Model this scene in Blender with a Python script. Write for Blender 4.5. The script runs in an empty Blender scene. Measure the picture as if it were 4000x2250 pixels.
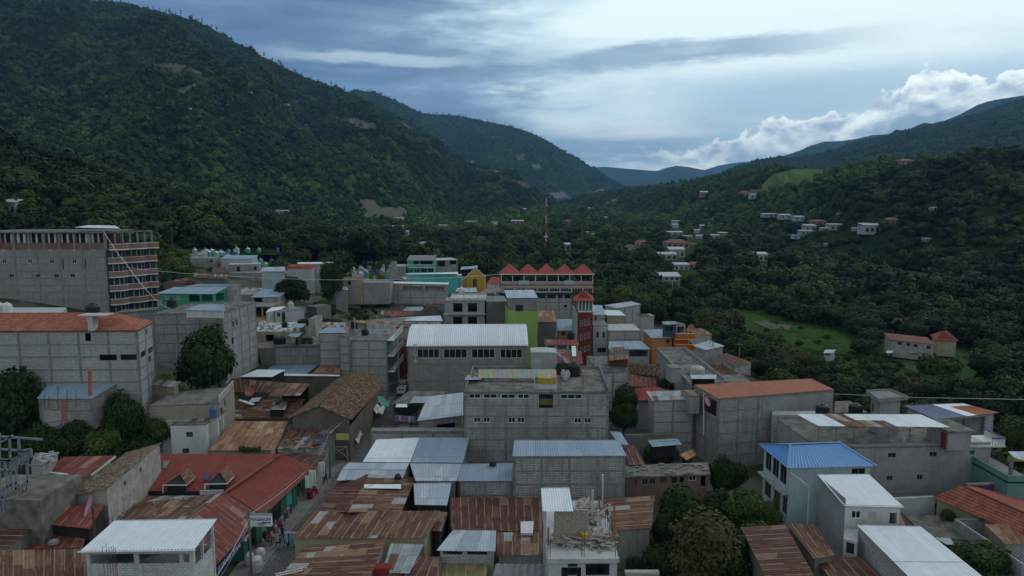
import bpy, math, random
import numpy as np
from mathutils import Vector, Matrix, noise as mn
random.seed(7); rng = np.random.default_rng(7)
R = math.radians
scn = bpy.context.scene
col = scn.collection
# camera
CAM_H = 36.0; PITCH = R(6.8); FPX = 2666.7
cam_data = bpy.data.cameras.new('camera'); cam_data.lens = 24; cam_data.sensor_width = 36
cam_data.clip_start = 0.5; cam_data.clip_end = 60000
cam = bpy.data.objects.new('camera', cam_data); col.objects.link(cam)
cam.location = (0, 0, CAM_H); cam.rotation_euler = (R(90) - PITCH, 0, 0)
scn.camera = cam
scn.render.engine = 'CYCLES'
scn.view_settings.view_transform = 'Standard'; scn.view_settings.look = 'None'
scn.view_settings.exposure = 0.0; scn.view_settings.gamma = 1
scn.cycles.volume_bounces = 0; scn.cycles.max_bounces = 5
scn.cycles.transparent_max_bounces = 8
scn.cycles.volume_step_rate = 4; scn.cycles.volume_max_steps = 64
# node helper
class NT:
    def __init__(s, tree):
        s.t = tree; s.n = tree.nodes; s.l = tree.links
    def new(s, typ, props=None, **inp):
        n = s.n.new(typ)
        for k, v in (props or {}).items(): setattr(n, k, v)
        for k, v in inp.items():
            key = k.replace('_', ' ')
            if k[0] == 'i' and k[1:].isdigit(): key = int(k[1:])
            s.set(n, key, v)
        return n
    def set(s, n, key, v):
        sk = n.inputs[key]
        if isinstance(v, bpy.types.NodeSocket): s.l.new(v, sk)
        elif isinstance(v, bpy.types.Node): s.l.new(v.outputs[0], sk)
        else:
            if hasattr(sk.default_value, '__len__') and len(sk.default_value) == 4 and len(v) == 3: v = (*v, 1)
            sk.default_value = v
    def math(s, op, a, b=0.0, c=0.0, clamp=False):
        return s.new('ShaderNodeMath', {'operation': op, 'use_clamp': clamp}, i0=a, i1=b, i2=c).outputs[0]
    def mix(s, f, a, b, mode='MIX'):
        n = s.n.new('ShaderNodeMix'); n.data_type = 'RGBA'; n.blend_type = mode
        s.set(n, 0, f)
        s.set(n, 6, a); s.set(n, 7, b)
        return n.outputs[2]
    def ramp(s, f, stops, interp='LINEAR'):
        n = s.n.new('ShaderNodeValToRGB'); n.color_ramp.interpolation = interp
        e = n.color_ramp.elements
        while len(e) < len(stops): e.new(0.5)
        for i, (p, c) in enumerate(stops):
            e[i].position = p
            e[i].color = (c, c, c, 1) if isinstance(c, (int, float)) else (*c, 1)
        s.set(n, 0, f); return n.outputs[0]
    def noise(s, vec, scale, detail=4, rough=0.55, out=0, dist=0.0):
        n = s.n.new('ShaderNodeTexNoise'); s.set(n, 'Vector', vec); n.inputs['Scale'].default_value = scale
        n.inputs['Detail'].default_value = detail; n.inputs['Roughness'].default_value = rough
        n.inputs['Distortion'].default_value = dist
        return n.outputs[out]
    def smooth(s, v, a, b):
        n = s.n.new('ShaderNodeMapRange'); n.interpolation_type = 'SMOOTHSTEP'
        s.set(n, 0, v); s.set(n, 1, a); s.set(n, 2, b); return n.outputs[0]
    def vec(s, x, y, z=0.0): return s.new('ShaderNodeCombineXYZ', i0=x, i1=y, i2=z).outputs[0]
    def xyz(s, v):
        n = s.new('ShaderNodeSeparateXYZ', i0=v); return n.outputs[0], n.outputs[1], n.outputs[2]
# world: blue hour-like overcast with cloud banks
SUN_EL, SUN_AZ = R(38), R(48)            # azimuth from +Y towards +X
world = bpy.data.worlds.new('World'); scn.world = world; world.use_nodes = True
w = NT(world.node_tree)
world.cycles.sampling_method = 'MANUAL'; world.cycles.sample_map_resolution = 128
for n in list(w.n): w.n.remove(n)
sky = w.new('ShaderNodeTexSky', {'sky_type': 'NISHITA', 'sun_disc': False, 'sun_elevation': SUN_EL, 'sun_rotation': SUN_AZ})
geo = w.new('ShaderNodeTexCoord').outputs['Generated']
dx, dy, dz = w.xyz(geo)
az = w.math('MULTIPLY', w.math('ARCTAN2', dx, dy), 57.2958)
el = w.math('MULTIPLY', w.math('ARCSINE', dz), 57.2958)
s_ = lambda v, k: w.math('MULTIPLY', v, k)
F3 = lambda ax_, ay_, off=0.0: w.vec(s_(az, ax_), s_(el, ay_), off)
n1 = w.noise(F3(0.045, 0.17), 1.2, 7, 0.58)
n2 = w.noise(F3(0.05, 0.30, 3.1), 1.1, 7, 0.6, dist=0.35)
n3 = w.noise(F3(0.12, 0.5, 9.0), 1.5, 5, 0.6)
c0 = lambda n: w.math('SUBTRACT', n, 0.5)
add = lambda a, b_: w.math('ADD', a, b_)
mul = lambda a, b_: w.math('MULTIPLY', a, b_)
inv = lambda a: w.math('SUBTRACT', 1.0, a)
def band(cy, half, soft, a0, a1, a2, a3):
    """soft band round height cy (socket), fading in over a0..a1 and out over a2..a3 degrees of azimuth"""
    d_ = w.math('ABSOLUTE', w.math('SUBTRACT', el, cy))
    return mul(inv(w.smooth(d_, half, half + soft)), mul(w.smooth(az, a0, a1), inv(w.smooth(az, a2, a3))))
base = add(mul(w.smooth(az, -22.0, 14.0), 0.74), mul(c0(n1), 1.15))
base = add(base, add(mul(c0(n2), 1.05), 0.13))
base = add(base, mul(w.smooth(az, 2.0, 16.0), mul(w.smooth(el, 8.0, 13.0), 0.22)))
base = w.math('SUBTRACT', base, mul(inv(w.smooth(el, 5.0, 9.5)), mul(inv(w.smooth(az, 1.0, 9.0)), 0.12)))
cl = w.ramp(base, [(0.0, (0.075, 0.135, 0.235)), (0.2, (0.115, 0.185, 0.30)), (0.4, (0.19, 0.275, 0.385)), (0.55, (0.34, 0.46, 0.57)), (0.72, (0.56, 0.68, 0.75)), (1.0, (0.76, 0.84, 0.87))])
blue = mul(w.smooth(az, 9.0, 18.0), mul(w.smooth(el, 3.0, 6.0), inv(w.smooth(el, 8.6, 11.2))))
cl = w.mix(mul(blue, 0.8), cl, (0.36, 0.52, 0.64))
slit = band(add(11.6, mul(c0(n3), 1.6)), 0.12, 0.5, -22.0, -13.0, -6.0, -1.5)
cl = w.mix(mul(slit, 0.75), cl, (0.46, 0.57, 0.65))
bank = mul(band(add(add(11.0, mul(w.smooth(az, 3.0, 12.0), 1.0)), mul(c0(n3), 2.2)), 0.35, 0.75, 3.0, 6.0, 16.0, 32.0), w.smooth(n1, 0.22, 0.5))
cl = w.mix(mul(bank, 0.85), cl, (0.22, 0.32, 0.44))
shelf = mul(band(add(9.3, mul(c0(n2), 3.0)), 0.5, 1.2, -20.0, -10.0, 0.0, 7.0), w.smooth(n3, 0.3, 0.55))
cl = w.mix(mul(shelf, 0.7), cl, (0.13, 0.22, 0.36))
lowdark = mul(band(4.6, 0.6, 2.2, -8.0, 1.0, 10.0, 22.0), w.smooth(n3, 0.32, 0.55))
cl = w.mix(mul(lowdark, 0.8), cl, (0.19, 0.31, 0.45))
strip = mul(band(add(6.3, mul(c0(n2), 2.4)), 0.25, 0.8, 0.0, 6.0, 20.0, 34.0), w.smooth(n1, 0.35, 0.6))
cl = w.mix(mul(strip, 0.8), cl, (0.78, 0.83, 0.84))
low = mul(inv(w.smooth(el, 1.2, 3.0)), mul(w.smooth(az, 0.0, 5.0), w.smooth(n2, 0.38, 0.55)))
cl = w.mix(mul(low, 0.85), cl, (0.70, 0.71, 0.68))
wob = w.noise(F3(1.0, 0.3), 0.17, 3, 0.5); fine = w.noise(F3(1.0, 1.2, 4.0), 0.75, 6, 0.62)
top = add(add(4.6, mul(w.smooth(az, 9.0, 38.0), 4.6)), add(mul(c0(wob), 8.0), mul(c0(fine), 3.0)))
dpt = w.math('SUBTRACT', top, el)
cum = mul(w.smooth(dpt, -0.1, 0.2), w.smooth(az, 9.0, 16.0))
lump = w.noise(F3(1.0, 1.7, 5.0), 0.26, 6, 0.55); lump2 = w.noise(w.vec(s_(az, 1.0), add(s_(el, 1.7), 1.1), 5.0), 0.26, 6, 0.55)
relief = add(mul(w.math('SUBTRACT', lump, lump2), 2.4), mul(c0(w.noise(F3(1.0, 1.6, 15.0), 0.16, 5, 0.6)), 0.9))          # lit from above
sh = add(add(0.62, relief), w.math('SUBTRACT', mul(inv(w.smooth(dpt, 0.0, 1.0)), 0.3), mul(w.smooth(dpt, 0.6, 4.0), 0.32)))
cl = w.mix(cum, cl, w.ramp(sh, [(0.15, (0.28, 0.38, 0.49)), (0.42, (0.45, 0.54, 0.62)), (0.66, (0.72, 0.78, 0.81)), (0.95, (1.0, 1.02, 1.0))]))
up = w.smooth(el, 17.0, 50.0)
behind = w.math('SUBTRACT', 1.0, w.smooth(dy, -0.3, 0.5))
cl = w.mix(w.math('MAXIMUM', up, behind), cl, (0.42, 0.46, 0.50))  # sky out of view, brightened apart from the visible clouds to light the town
cl = w.mix(w.smooth(el, -0.5, -4.0), cl, (0.05, 0.07, 0.06))
skymix = w.mix(0.96, sky.outputs[0], w.mix(1.0, cl, (14.0, 14.7, 14.3), 'MULTIPLY'))
bg = w.new('ShaderNodeBackground', Color=skymix, Strength=0.1)
out = w.new('ShaderNodeOutputWorld'); w.l.new(bg.outputs[0], out.inputs[0])
sun_d = bpy.data.lights.new('sun', 'SUN'); sun_d.energy = 0.55; sun_d.angle = R(14); sun_d.color = (1.0, 0.95, 0.88)
sun = bpy.data.objects.new('sun', sun_d); col.objects.link(sun)
sun.rotation_euler = Vector((math.sin(SUN_AZ) * math.cos(SUN_EL), math.cos(SUN_AZ) * math.cos(SUN_EL), math.sin(SUN_EL))).to_track_quat('Z', 'Y').to_euler()
# pixel helpers (photo is 4000 x 2250)
CP, SP = math.cos(PITCH), math.sin(PITCH)
def ray(px, py):
    a = (px - 2000) / FPX; b = (1125 - py) / FPX
    return Vector((a, CP + b * SP, -SP + b * CP))
O = Vector((0, 0, CAM_H))
def P(p, z):
    """point of pixel p=(x,y) on the horizontal plane at height z"""
    d = ray(*p); t = (z - CAM_H) / d.z
    return O + d * t
def PD(p, Y):
    """point of pixel p at forward distance Y"""
    d = ray(*p); return O + d * (Y / d.y)
def pix(v):
    """photo pixel of a world point"""
    x, y, z = v[0], v[1], v[2] - CAM_H
    f = y * CP - z * SP; u = y * SP + z * CP
    return 2000 + FPX * x / f, 1125 - FPX * u / f
def tile(ox, oy):
    k = 1070 / 2576; kv = 600 / 1444
    return lambda u, v: (ox + u * k, oy + v * kv)
A_, B_, C_, D_ = tile(0, 1650), tile(930, 1650), tile(1930, 1650), tile(2930, 1650)
E_, F_, G_, H_ = tile(0, 1100), tile(930, 1100), tile(1930, 1100), tile(2930, 1100)
I_, J_, K_, L_ = tile(0, 600), tile(930, 600), tile(1930, 600), tile(2930, 600)
# object helpers
def tag(o, label=None, cat=None, group=None, kind=None):
    if label: o['label'] = label
    if cat: o['category'] = cat
    if group: o['group'] = group
    if kind: o['kind'] = kind
    return o
def thing(name, label, cat, loc=(0, 0, 0), group=None):
    o = bpy.data.objects.new(name, None); o.empty_display_size = 0.3
    col.objects.link(o); o.location = loc
    return tag(o, label, cat, group)
class MB:
    """collects polygons (with optional uv) into one mesh"""
    def __init__(s): s.v = []; s.f = []; s.uv = []; s.mi = []
    def poly(s, pts, uv=None, mi=0):
        b = len(s.v); s.v += [tuple(p) for p in pts]; s.f.append(tuple(range(b, b + len(pts))))
        s.uv.append(uv if uv else [(0, 0)] * len(pts)); s.mi.append(mi)
    def box(s, lo, hi, mi=0):
        (x0, y0, z0), (x1, y1, z1) = lo, hi
        c = [(x0, y0, z0), (x1, y0, z0), (x1, y1, z0), (x0, y1, z0), (x0, y0, z1), (x1, y0, z1), (x1, y1, z1), (x0, y1, z1)]
        s.hexa(c, mi)
    def hexa(s, c, mi=0):
        """8 corners: bottom ring 0-3 (ccw from above), top ring 4-7"""
        c = [Vector(p) for p in c]
        for q in ((3, 2, 1, 0), (4, 5, 6, 7), (0, 1, 5, 4), (1, 2, 6, 5), (2, 3, 7, 6), (3, 0, 4, 7)):
            p = [c[i] for i in q]
            du = (p[1] - p[0]).length; dv = (p[3] - p[0]).length
            s.poly(p, [(0, 0), (du, 0), (du, dv), (0, dv)], mi)
    def obox(s, o, ax, ay, az, mi=0):
        """box from origin corner and three edge vectors"""
        o, ax, ay, az = Vector(o), Vector(ax), Vector(ay), Vector(az)
        s.hexa([o, o + ax, o + ax + ay, o + ay, o + az, o + ax + az, o + ax + ay + az, o + ay + az], mi)
    def beam(s, a, b, w, h=None, mi=0):
        a, b = Vector(a), Vector(b); h = h or w
        d = (b - a)
        if d.length < 1e-6: return
        dn = d.normalized(); up = Vector((0, 0, 1)) if abs(dn.z) < 0.95 else Vector((1, 0, 0))
        x = dn.cross(up).normalized(); y = x.cross(dn).normalized()
        s.obox(a - x * w / 2 - y * h / 2, x * w, y * h, d, mi) if False else s.hexa(
            [a - x*w/2 - y*h/2, a + x*w/2 - y*h/2, a + x*w/2 + y*h/2, a - x*w/2 + y*h/2,
             b - x*w/2 - y*h/2, b + x*w/2 - y*h/2, b + x*w/2 + y*h/2, b - x*w/2 + y*h/2], mi)
    def tube(s, a, b, r0, r1=None, n=8, caps=True, mi=0):
        a, b = Vector(a), Vector(b); r1 = r0 if r1 is None else r1
        dn = (b - a).normalized(); up = Vector((0, 0, 1)) if abs(dn.z) < 0.95 else Vector((1, 0, 0))
        x = dn.cross(up).normalized(); y = x.cross(dn)
        ra = [a + (x * math.cos(t) + y * math.sin(t)) * r0 for t in [2 * math.pi * i / n for i in range(n)]]
        rb = [b + (x * math.cos(t) + y * math.sin(t)) * r1 for t in [2 * math.pi * i / n for i in range(n)]]
        for i in range(n):
            j = (i + 1) % n; s.poly([ra[i], ra[j], rb[j], rb[i]], None, mi)
        if caps: s.poly(ra[::-1], None, mi); s.poly(rb, None, mi)
    def lathe(s, c, prof, n=14, mi=0):
        c = Vector(c); rings = []
        for r, z in prof:
            rings.append([c + Vector((math.cos(2*math.pi*i/n) * r, math.sin(2*math.pi*i/n) * r, z)) for i in range(n)])
        for a, b in zip(rings, rings[1:]):
            for i in range(n):
                j = (i + 1) % n; s.poly([a[i], a[j], b[j], b[i]], None, mi)
    def build(s, name, mats, parent=None, smooth=False):
        me = bpy.data.meshes.new(name); me.from_pydata(s.v, [], s.f)
        uvl = me.uv_layers.new(name='UVMap')
        flat_uv = [c for f in s.uv for q in f for c in q]
        uvl.data.foreach_set('uv', flat_uv)
        if not isinstance(mats, (list, tuple)): mats = [mats]
        for m in mats: me.materials.append(m)
        if len(mats) > 1: me.polygons.foreach_set('material_index', s.mi)
        if smooth: me.polygons.foreach_set('use_smooth', [True] * len(s.f))
        me.update()
        o = bpy.data.objects.new(name, me); col.objects.link(o)
        if parent is not None:
            o.parent = parent
            o.matrix_parent_inverse = Matrix.Translation(-Vector(parent.location))
        return o
def copy_thing(src, loc, label=None, rz=None, scale=None, group=None):
    c = src.copy(); col.objects.link(c); c.location = loc
    if rz is not None: c.rotation_euler = (0, 0, rz)
    if scale is not None: c.scale = (scale, scale, scale) if not hasattr(scale, '__len__') else scale
    if label: c['label'] = label
    if group: c['group'] = group
    for ch in list(src.children):
        d = ch.copy(); col.objects.link(d); d.parent = c; d.matrix_parent_inverse = ch.matrix_parent_inverse.copy()
        for g in list(ch.children):
            e = g.copy(); col.objects.link(e); e.parent = d; e.matrix_parent_inverse = g.matrix_parent_inverse.copy()
    return c
# materials
MATS = {}
def newmat(name, rough=0.85, spec=0.3):
    m = bpy.data.materials.new(name); m.use_nodes = True; t = NT(m.node_tree)
    b = t.n['Principled BSDF']; b.inputs['Roughness'].default_value = rough
    b.inputs['Specular IOR Level'].default_value = spec
    MATS[name] = m; return m, t, b
def pos(t): return t.new('ShaderNodeNewGeometry').outputs['Position']
def uvn(t): return t.new('ShaderNodeUVMap').outputs[0]
def plain(name, c, rough=0.8, var=0.25, scale=1.5, spec=0.3, metal=0.0):
    if name in MATS: return MATS[name]
    m, t, b = newmat(name, rough, spec)
    n = t.noise(pos(t), scale, 5, 0.65)
    f = t.ramp(n, [(0.25, 1 - var), (0.75, 1 + var * 0.4)])
    t.set(b, 'Base Color', t.mix(1.0, c, f, 'MULTIPLY'))
    b.inputs['Metallic'].default_value = metal
    return m
def block(name, c=(0.39, 0.39, 0.395), mort=(0.13, 0.13, 0.13), dirt=0.7, bw=0.4, bh=0.2, gap=0.032, tint=(0.2, 0.19, 0.16)):
    m, t, b = newmat(name, 0.93, 0.15)
    uv = uvn(t)
    br = t.new('ShaderNodeTexBrick', {'offset': 0.5}, Vector=uv)
    br.inputs['Scale'].default_value = 1.0; br.inputs['Brick Width'].default_value = bw; br.inputs['Row Height'].default_value = bh
    br.inputs['Mortar Size'].default_value = gap; br.inputs['Mortar Smooth'].default_value = 0.1
    t.set(br, 'Color1', tuple(x * 1.12 for x in c)); t.set(br, 'Color2', tuple(x * 0.86 for x in c)); t.set(br, 'Mortar', mort)
    n = t.noise(pos(t), 0.3, 6, 0.6)
    c1 = t.mix(t.math('MULTIPLY', t.ramp(n, [(0.42, 0.0), (0.62, 1.0)]), dirt), br.outputs[0], tint)
    u, v, _ = t.xyz(uv)
    st = t.noise(t.vec(t.math('MULTIPLY', u, 2.3), t.math('MULTIPLY', v, 0.22)), 1.0, 4, 0.7)
    c2 = t.mix(t.math('MULTIPLY', t.ramp(st, [(0.5, 0.0), (0.78, 1.0)]), dirt * 1.2), c1, (0.09, 0.088, 0.08))
    fine = t.noise(pos(t), 9.0, 3, 0.6)
    c3 = t.mix(0.35, c2, t.ramp(fine, [(0.3, 0.5), (0.7, 1.3)]), 'MULTIPLY')
    t.set(b, 'Base Color', c3)
    return m
def plaster(name, c, dirt=0.4, dcol=(0.1, 0.1, 0.09), rough=0.9, patch=0.0, pcol=(0.2, 0.2, 0.19)):
    m, t, b = newmat(name, rough, 0.2)
    p = pos(t); uv = uvn(t); u, v, _ = t.xyz(uv)
    n = t.noise(p, 0.5, 7, 0.65)
    c1 = t.mix(t.math('MULTIPLY', t.ramp(n, [(0.45, 0.0), (0.75, 1.0)]), dirt), c, dcol)
    st = t.noise(t.vec(t.math('MULTIPLY', u, 3.0), t.math('MULTIPLY', v, 0.3)), 1.0, 4, 0.7)
    c1 = t.mix(t.math('MULTIPLY', t.ramp(st, [(0.52, 0.0), (0.8, 1.0)]), dirt), c1, dcol)
    if patch: c1 = t.mix(t.math('MULTIPLY', t.ramp(t.noise(p, 1.1, 3, 0.5), [(0.5, 0.0), (0.56, 1.0)]), patch), c1, pcol)
    t.set(b, 'Base Color', t.mix(0.3, c1, t.ramp(t.noise(p, 6.0, 3, 0.6), [(0.3, 0.6), (0.7, 1.2)]), 'MULTIPLY'))
    return m
def sheetmetal(name, cols, probs, streak=0.5, sw=0.85, sl=2.4, seam=(0.3, 0.25, 0.2), rough=0.75, metal=0.0, lightst=(0.3, 0.2, 0.13), seamk=0.5, spec=0.3, big=0.3, bl=0.5):
    """corrugated sheet roofing: every sheet picks its own tone, streaks run down the slope. u across, v along the ribs (metres)"""
    m, t, b = newmat(name, rough, spec)
    uv = uvn(t); u, v, _ = t.xyz(uv)
    ui = t.math('FLOOR', t.math('DIVIDE', u, sw))
    off = t.new('ShaderNodeTexWhiteNoise', {'noise_dimensions': '1D'}, W=ui).outputs[0]
    ok_ = 0.35 if bl > .3 else 0.0; vi = t.math('FLOOR', t.math('ADD', t.math('DIVIDE', v, sl), t.math('MULTIPLY', off, ok_)))
    rnd = t.new('ShaderNodeTexWhiteNoise', {'noise_dimensions': '2D'}, Vector=t.vec(ui, vi)).outputs[0]
    p = pos(t)
    rn = t.math('ADD', rnd, t.math('MULTIPLY', t.math('SUBTRACT', t.noise(p, 0.25, 3, 0.5), 0.5), big), clamp=True)
    acc = 0; stops = []
    for c, q in zip(cols, probs): stops.append((min(acc, 1.0), c)); acc += q
    base = t.ramp(rn, stops, 'CONSTANT')
    s1 = t.noise(t.vec(t.math('MULTIPLY', u, 4.5), t.math('MULTIPLY', v, 0.45), t.math('MULTIPLY', rnd, 40)), 1.0, 5, 0.7)
    base = t.mix(t.math('MULTIPLY', t.ramp(s1, [(0.5, 0.0), (0.72, 1.0)]), streak), base, lightst)
    blot = t.noise(p, 1.4, 6, 0.7)
    base = t.mix(bl, base, t.ramp(blot, [(0.3, 0.55), (0.7, 1.35)]), 'MULTIPLY')
    fu = t.math('FRACT', t.math('DIVIDE', u, sw))
    sm = t.math('MULTIPLY', t.math('LESS_THAN', fu, 0.1), t.math('GREATER_THAN', t.noise(t.vec(ui, t.math('MULTIPLY', v, 0.5)), 1.0, 2, 0.5), 0.46))
    base = t.mix(t.math('MULTIPLY', sm, seamk), base, seam)
    fv = t.math('FRACT', t.math('ADD', t.math('DIVIDE', v, sl), t.math('MULTIPLY', off, ok_)))
    base = t.mix(t.math('MULTIPLY', t.math('LESS_THAN', fv, 0.03), 0.45), base, (0.03, 0.025, 0.02))
    t.set(b, 'Base Color', base); b.inputs['Metallic'].default_value = metal
    return m
def tiles(name, c1, c2, c3, tw=0.22, tl=0.35, rough=0.9):
    m, t, b = newmat(name, rough, 0.2)
    uv = uvn(t); u, v, _ = t.xyz(uv)
    ui = t.math('FLOOR', t.math('DIVIDE', u, tw)); vi = t.math('FLOOR', t.math('DIVIDE', v, tl))
    rnd = t.new('ShaderNodeTexWhiteNoise', {'noise_dimensions': '2D'}, Vector=t.vec(ui, vi)).outputs[0]
    c = t.ramp(rnd, [(0.0, c1), (0.45, c2), (1.0, c3)])
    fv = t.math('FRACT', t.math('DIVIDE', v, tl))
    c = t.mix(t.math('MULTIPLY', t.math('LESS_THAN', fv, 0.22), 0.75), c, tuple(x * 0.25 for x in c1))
    c = t.mix(0.5, c, t.ramp(t.noise(pos(t), 0.8, 5, 0.65), [(0.3, 0.5), (0.7, 1.2)]), 'MULTIPLY')
    t.set(b, 'Base Color', c); return m
# terrain
def sstep(a, b, x):
    t = np.clip((np.asarray(x, float) - a) / (b - a), 0, 1); return t * t * (3 - 2 * t)
def ground_z(X, Y):
    X = np.asarray(X, float); Y = np.asarray(Y, float)
    left = sstep(-30, -62, X) * sstep(90, 106, Y) * 10 + sstep(-60, -130, X) * sstep(80, 160, Y) * 8
    terr = sstep(18, -25, X) * sstep(140, 225, Y) * 9
    town = np.maximum(left, terr)
    river = -6.0 * sstep(44, 78, X) * (1 - sstep(300, 700, Y)) - 1.6 * sstep(92, 99, X) * (1 - sstep(150, 200, X)) * (1 - sstep(240, 300, Y))
    val = np.interp(Y, [0, 300, 420, 900, 2000, 4000, 9000, 30000], [0, 0, -3, 11, 34, 60, 110, 160])
    k = sstep(240, 420, Y)
    return (town + river) * (1 - k) + val * k
def grid_mesh(V, nx, ny):
    idx = np.arange(nx * ny).reshape(ny, nx)
    f = np.stack([idx[:-1, :-1], idx[:-1, 1:], idx[1:, 1:], idx[1:, :-1]], -1).reshape(-1, 4)
    return f
def np_mesh(name, V, F, mats, mi=None, smooth=True):
    me = bpy.data.meshes.new(name)
    me.vertices.add(len(V)); me.vertices.foreach_set('co', np.asarray(V, np.float32).ravel())
    F = np.asarray(F, np.int32); n, k = F.shape
    me.loops.add(n * k); me.loops.foreach_set('vertex_index', F.ravel())
    me.polygons.add(n); me.polygons.foreach_set('loop_start', np.arange(0, n * k, k, dtype=np.int32))
    if mi is not None: me.polygons.foreach_set('material_index', np.asarray(mi, np.int32))
    me.polygons.foreach_set('use_smooth', np.full(n, smooth))
    for m in (mats if isinstance(mats, (list, tuple)) else [mats]): me.materials.append(m)
    me.update(calc_edges=True); me.validate()
    o = bpy.data.objects.new(name, me); col.objects.link(o); return o
def land_mat(name, c1, c2, c3, soil, s1=0.012, s2=0.12, soilk=0.5, bump=1.0, bs=0.15):
    m, t, b = newmat(name, 1.0, 0.0)
    p = pos(t)
    a = t.noise(p, s1, 6, 0.6); bb = t.noise(p, s2, 6, 0.7)
    c = t.mix(t.ramp(a, [(0.35, 0.0), (0.65, 1.0)]), c1, c2)
    c = t.mix(t.ramp(bb, [(0.4, 0.0), (0.68, 1.0)]), c, c3)
    sn = t.noise(p, s1 * 1.7, 7, 0.66)
    c = t.mix(t.math('MULTIPLY', t.ramp(sn, [(0.62, 0.0), (0.7, 1.0)]), soilk), c, soil)
    t.set(b, 'Base Color', c)
    vo = t.new('ShaderNodeTexVoronoi', Vector=p); vo.inputs['Scale'].default_value = bs
    bp = t.new('ShaderNodeBump', {'invert': True}, Height=vo.outputs[0]); bp.inputs['Strength'].default_value = bump; bp.inputs['Distance'].default_value = 0.6 / bs
    t.l.new(bp.outputs[0], b.inputs['Normal'])
    return m
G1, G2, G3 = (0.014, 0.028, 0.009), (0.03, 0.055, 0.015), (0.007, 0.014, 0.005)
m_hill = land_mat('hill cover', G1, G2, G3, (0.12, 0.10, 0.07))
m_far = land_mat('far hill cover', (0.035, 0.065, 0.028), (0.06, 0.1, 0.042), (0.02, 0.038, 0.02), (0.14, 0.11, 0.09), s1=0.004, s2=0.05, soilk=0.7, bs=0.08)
m_grass = land_mat('pasture', (0.04, 0.078, 0.02), (0.058, 0.10, 0.028), (0.024, 0.05, 0.014), (0.08, 0.08, 0.035), s1=0.05, s2=0.5, soilk=0.35, bs=0.8, bump=0.5)
m_bare = land_mat('bare slope', (0.16, 0.145, 0.11), (0.11, 0.105, 0.08), (0.07, 0.08, 0.05), (0.2, 0.18, 0.14), s1=0.03, s2=0.3, soilk=0.3, bs=0.4, bump=0.5)
m_rock = land_mat('rock face', (0.24, 0.23, 0.21), (0.15, 0.145, 0.13), (0.08, 0.08, 0.07), (0.3, 0.28, 0.25), s1=0.03, s2=0.2, soilk=0.3, bs=0.1)
def in_poly(px, py, poly):
    px = np.asarray(px); py = np.asarray(py); c = np.zeros(px.shape, bool)
    n = len(poly); j = n - 1
    for i in range(n):
        xi, yi = poly[i]; xj, yj = poly[j]
        with np.errstate(divide='ignore', invalid='ignore'):
            c ^= ((yi > py) != (yj > py)) & (px < (xj - xi) * (py - yi) / (yj - yi + 1e-12) + xi)
        j = i
    return c
def np_pix(V):
    x, y, z = V[:, 0], V[:, 1], V[:, 2] - CAM_H
    f = y * CP - z * SP; u = y * SP + z * CP
    f = np.where(f < 1, 1, f)
    return 2000 + FPX * x / f, 1125 - FPX * u / f
def row3d(row, n):
    pts = [PD((a, b), d) for a, b, d in row]
    xs = np.array([(a) for a, b, d in row], float)
    s = np.linspace(xs[0], xs[-1], n)
    return np.stack([np.interp(s, xs, [p[k] for p in pts]) for k in range(3)], -1)
HILLS = {}
def hill(name, base, ridge, mat, n=260, m=90, amp=30, gul=220, seed=0, mid=None, pw=1.0, patches=(), back=True, fine=1.0):
    rows = [row3d(base, n)] + ([row3d(mid, n)] if mid else []) + [row3d(ridge, n)]
    ts = np.linspace(0, 1, len(rows)); V = []
    tt = list(np.linspace(0, 1, m))
    for t in tt:
        k = min(int(t * (len(rows) - 1)), len(rows) - 2); f = t * (len(rows) - 1) - k
        a, b = rows[k], rows[k + 1]; q = a * (1 - f) + b * f
        if pw != 1.0:
            zz = rows[0][:, 2] * (1 - t ** pw) + rows[-1][:, 2] * t ** pw if not mid else q[:, 2]
            q = q.copy(); q[:, 2] = zz
        V.append(q)
    V = np.array(V)
    L = np.concatenate([[0], np.cumsum(np.linalg.norm(np.diff(rows[-1], axis=0), axis=1))])
    for j, t in enumerate(tt):
        e = math.sin(math.pi * t) if 0 < t < 1 else 0
        for i in range(n):
            g = 1 - abs(mn.noise(Vector((L[i] / gul + t * 0.9, t * 1.3, seed)))) * 2
            g2 = mn.fractal(Vector((L[i] / gul * 2.7, t * 5, seed + 9)), 0.6, 2.1, 5)
            V[j, i, 2] += e * (amp * (g - 0.45) + amp * 0.35 * g2)
            if j == m - 1: V[j, i, 2] += amp * 0.05 * fine * mn.noise(Vector((L[i] / gul * 14, 3, seed)))
    if back:
        bk = rows[-1].copy(); bk[:, 1] *= 1.18; bk[:, 2] = bk[:, 2] * 0.75 - 10
        bk2 = bk.copy(); bk2[:, 1] *= 1.15; bk2[:, 2] = -20
        V = np.concatenate([V, bk[None], bk2[None]], 0)
    mm = V.shape[0]
    Vf = V.reshape(-1, 3); F = grid_mesh(Vf, n, mm)
    cen = Vf[F].mean(1); px, py = np_pix(cen)
    mi = np.zeros(len(F), int); mats = [mat]
    for poly, pm in patches:
        if pm not in mats: mats.append(pm)
        mi[in_poly(px, py, poly)] = mats.index(pm)
    o = np_mesh(name, Vf, F, mats, mi); o['kind'] = 'structure'; name = o.name
    HILLS[name] = (V[:m], [p for p, _ in patches])
    return o
def z3(L): return [(x * 0.6211, y * 0.6211) for x, y in L]
def z3b(L): return [(1300 + x * 0.6211, y * 0.6211) for x, y in L]
def z3c(L): return [(2600 + x * 0.6211, y * 0.6211) for x, y in L]
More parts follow.
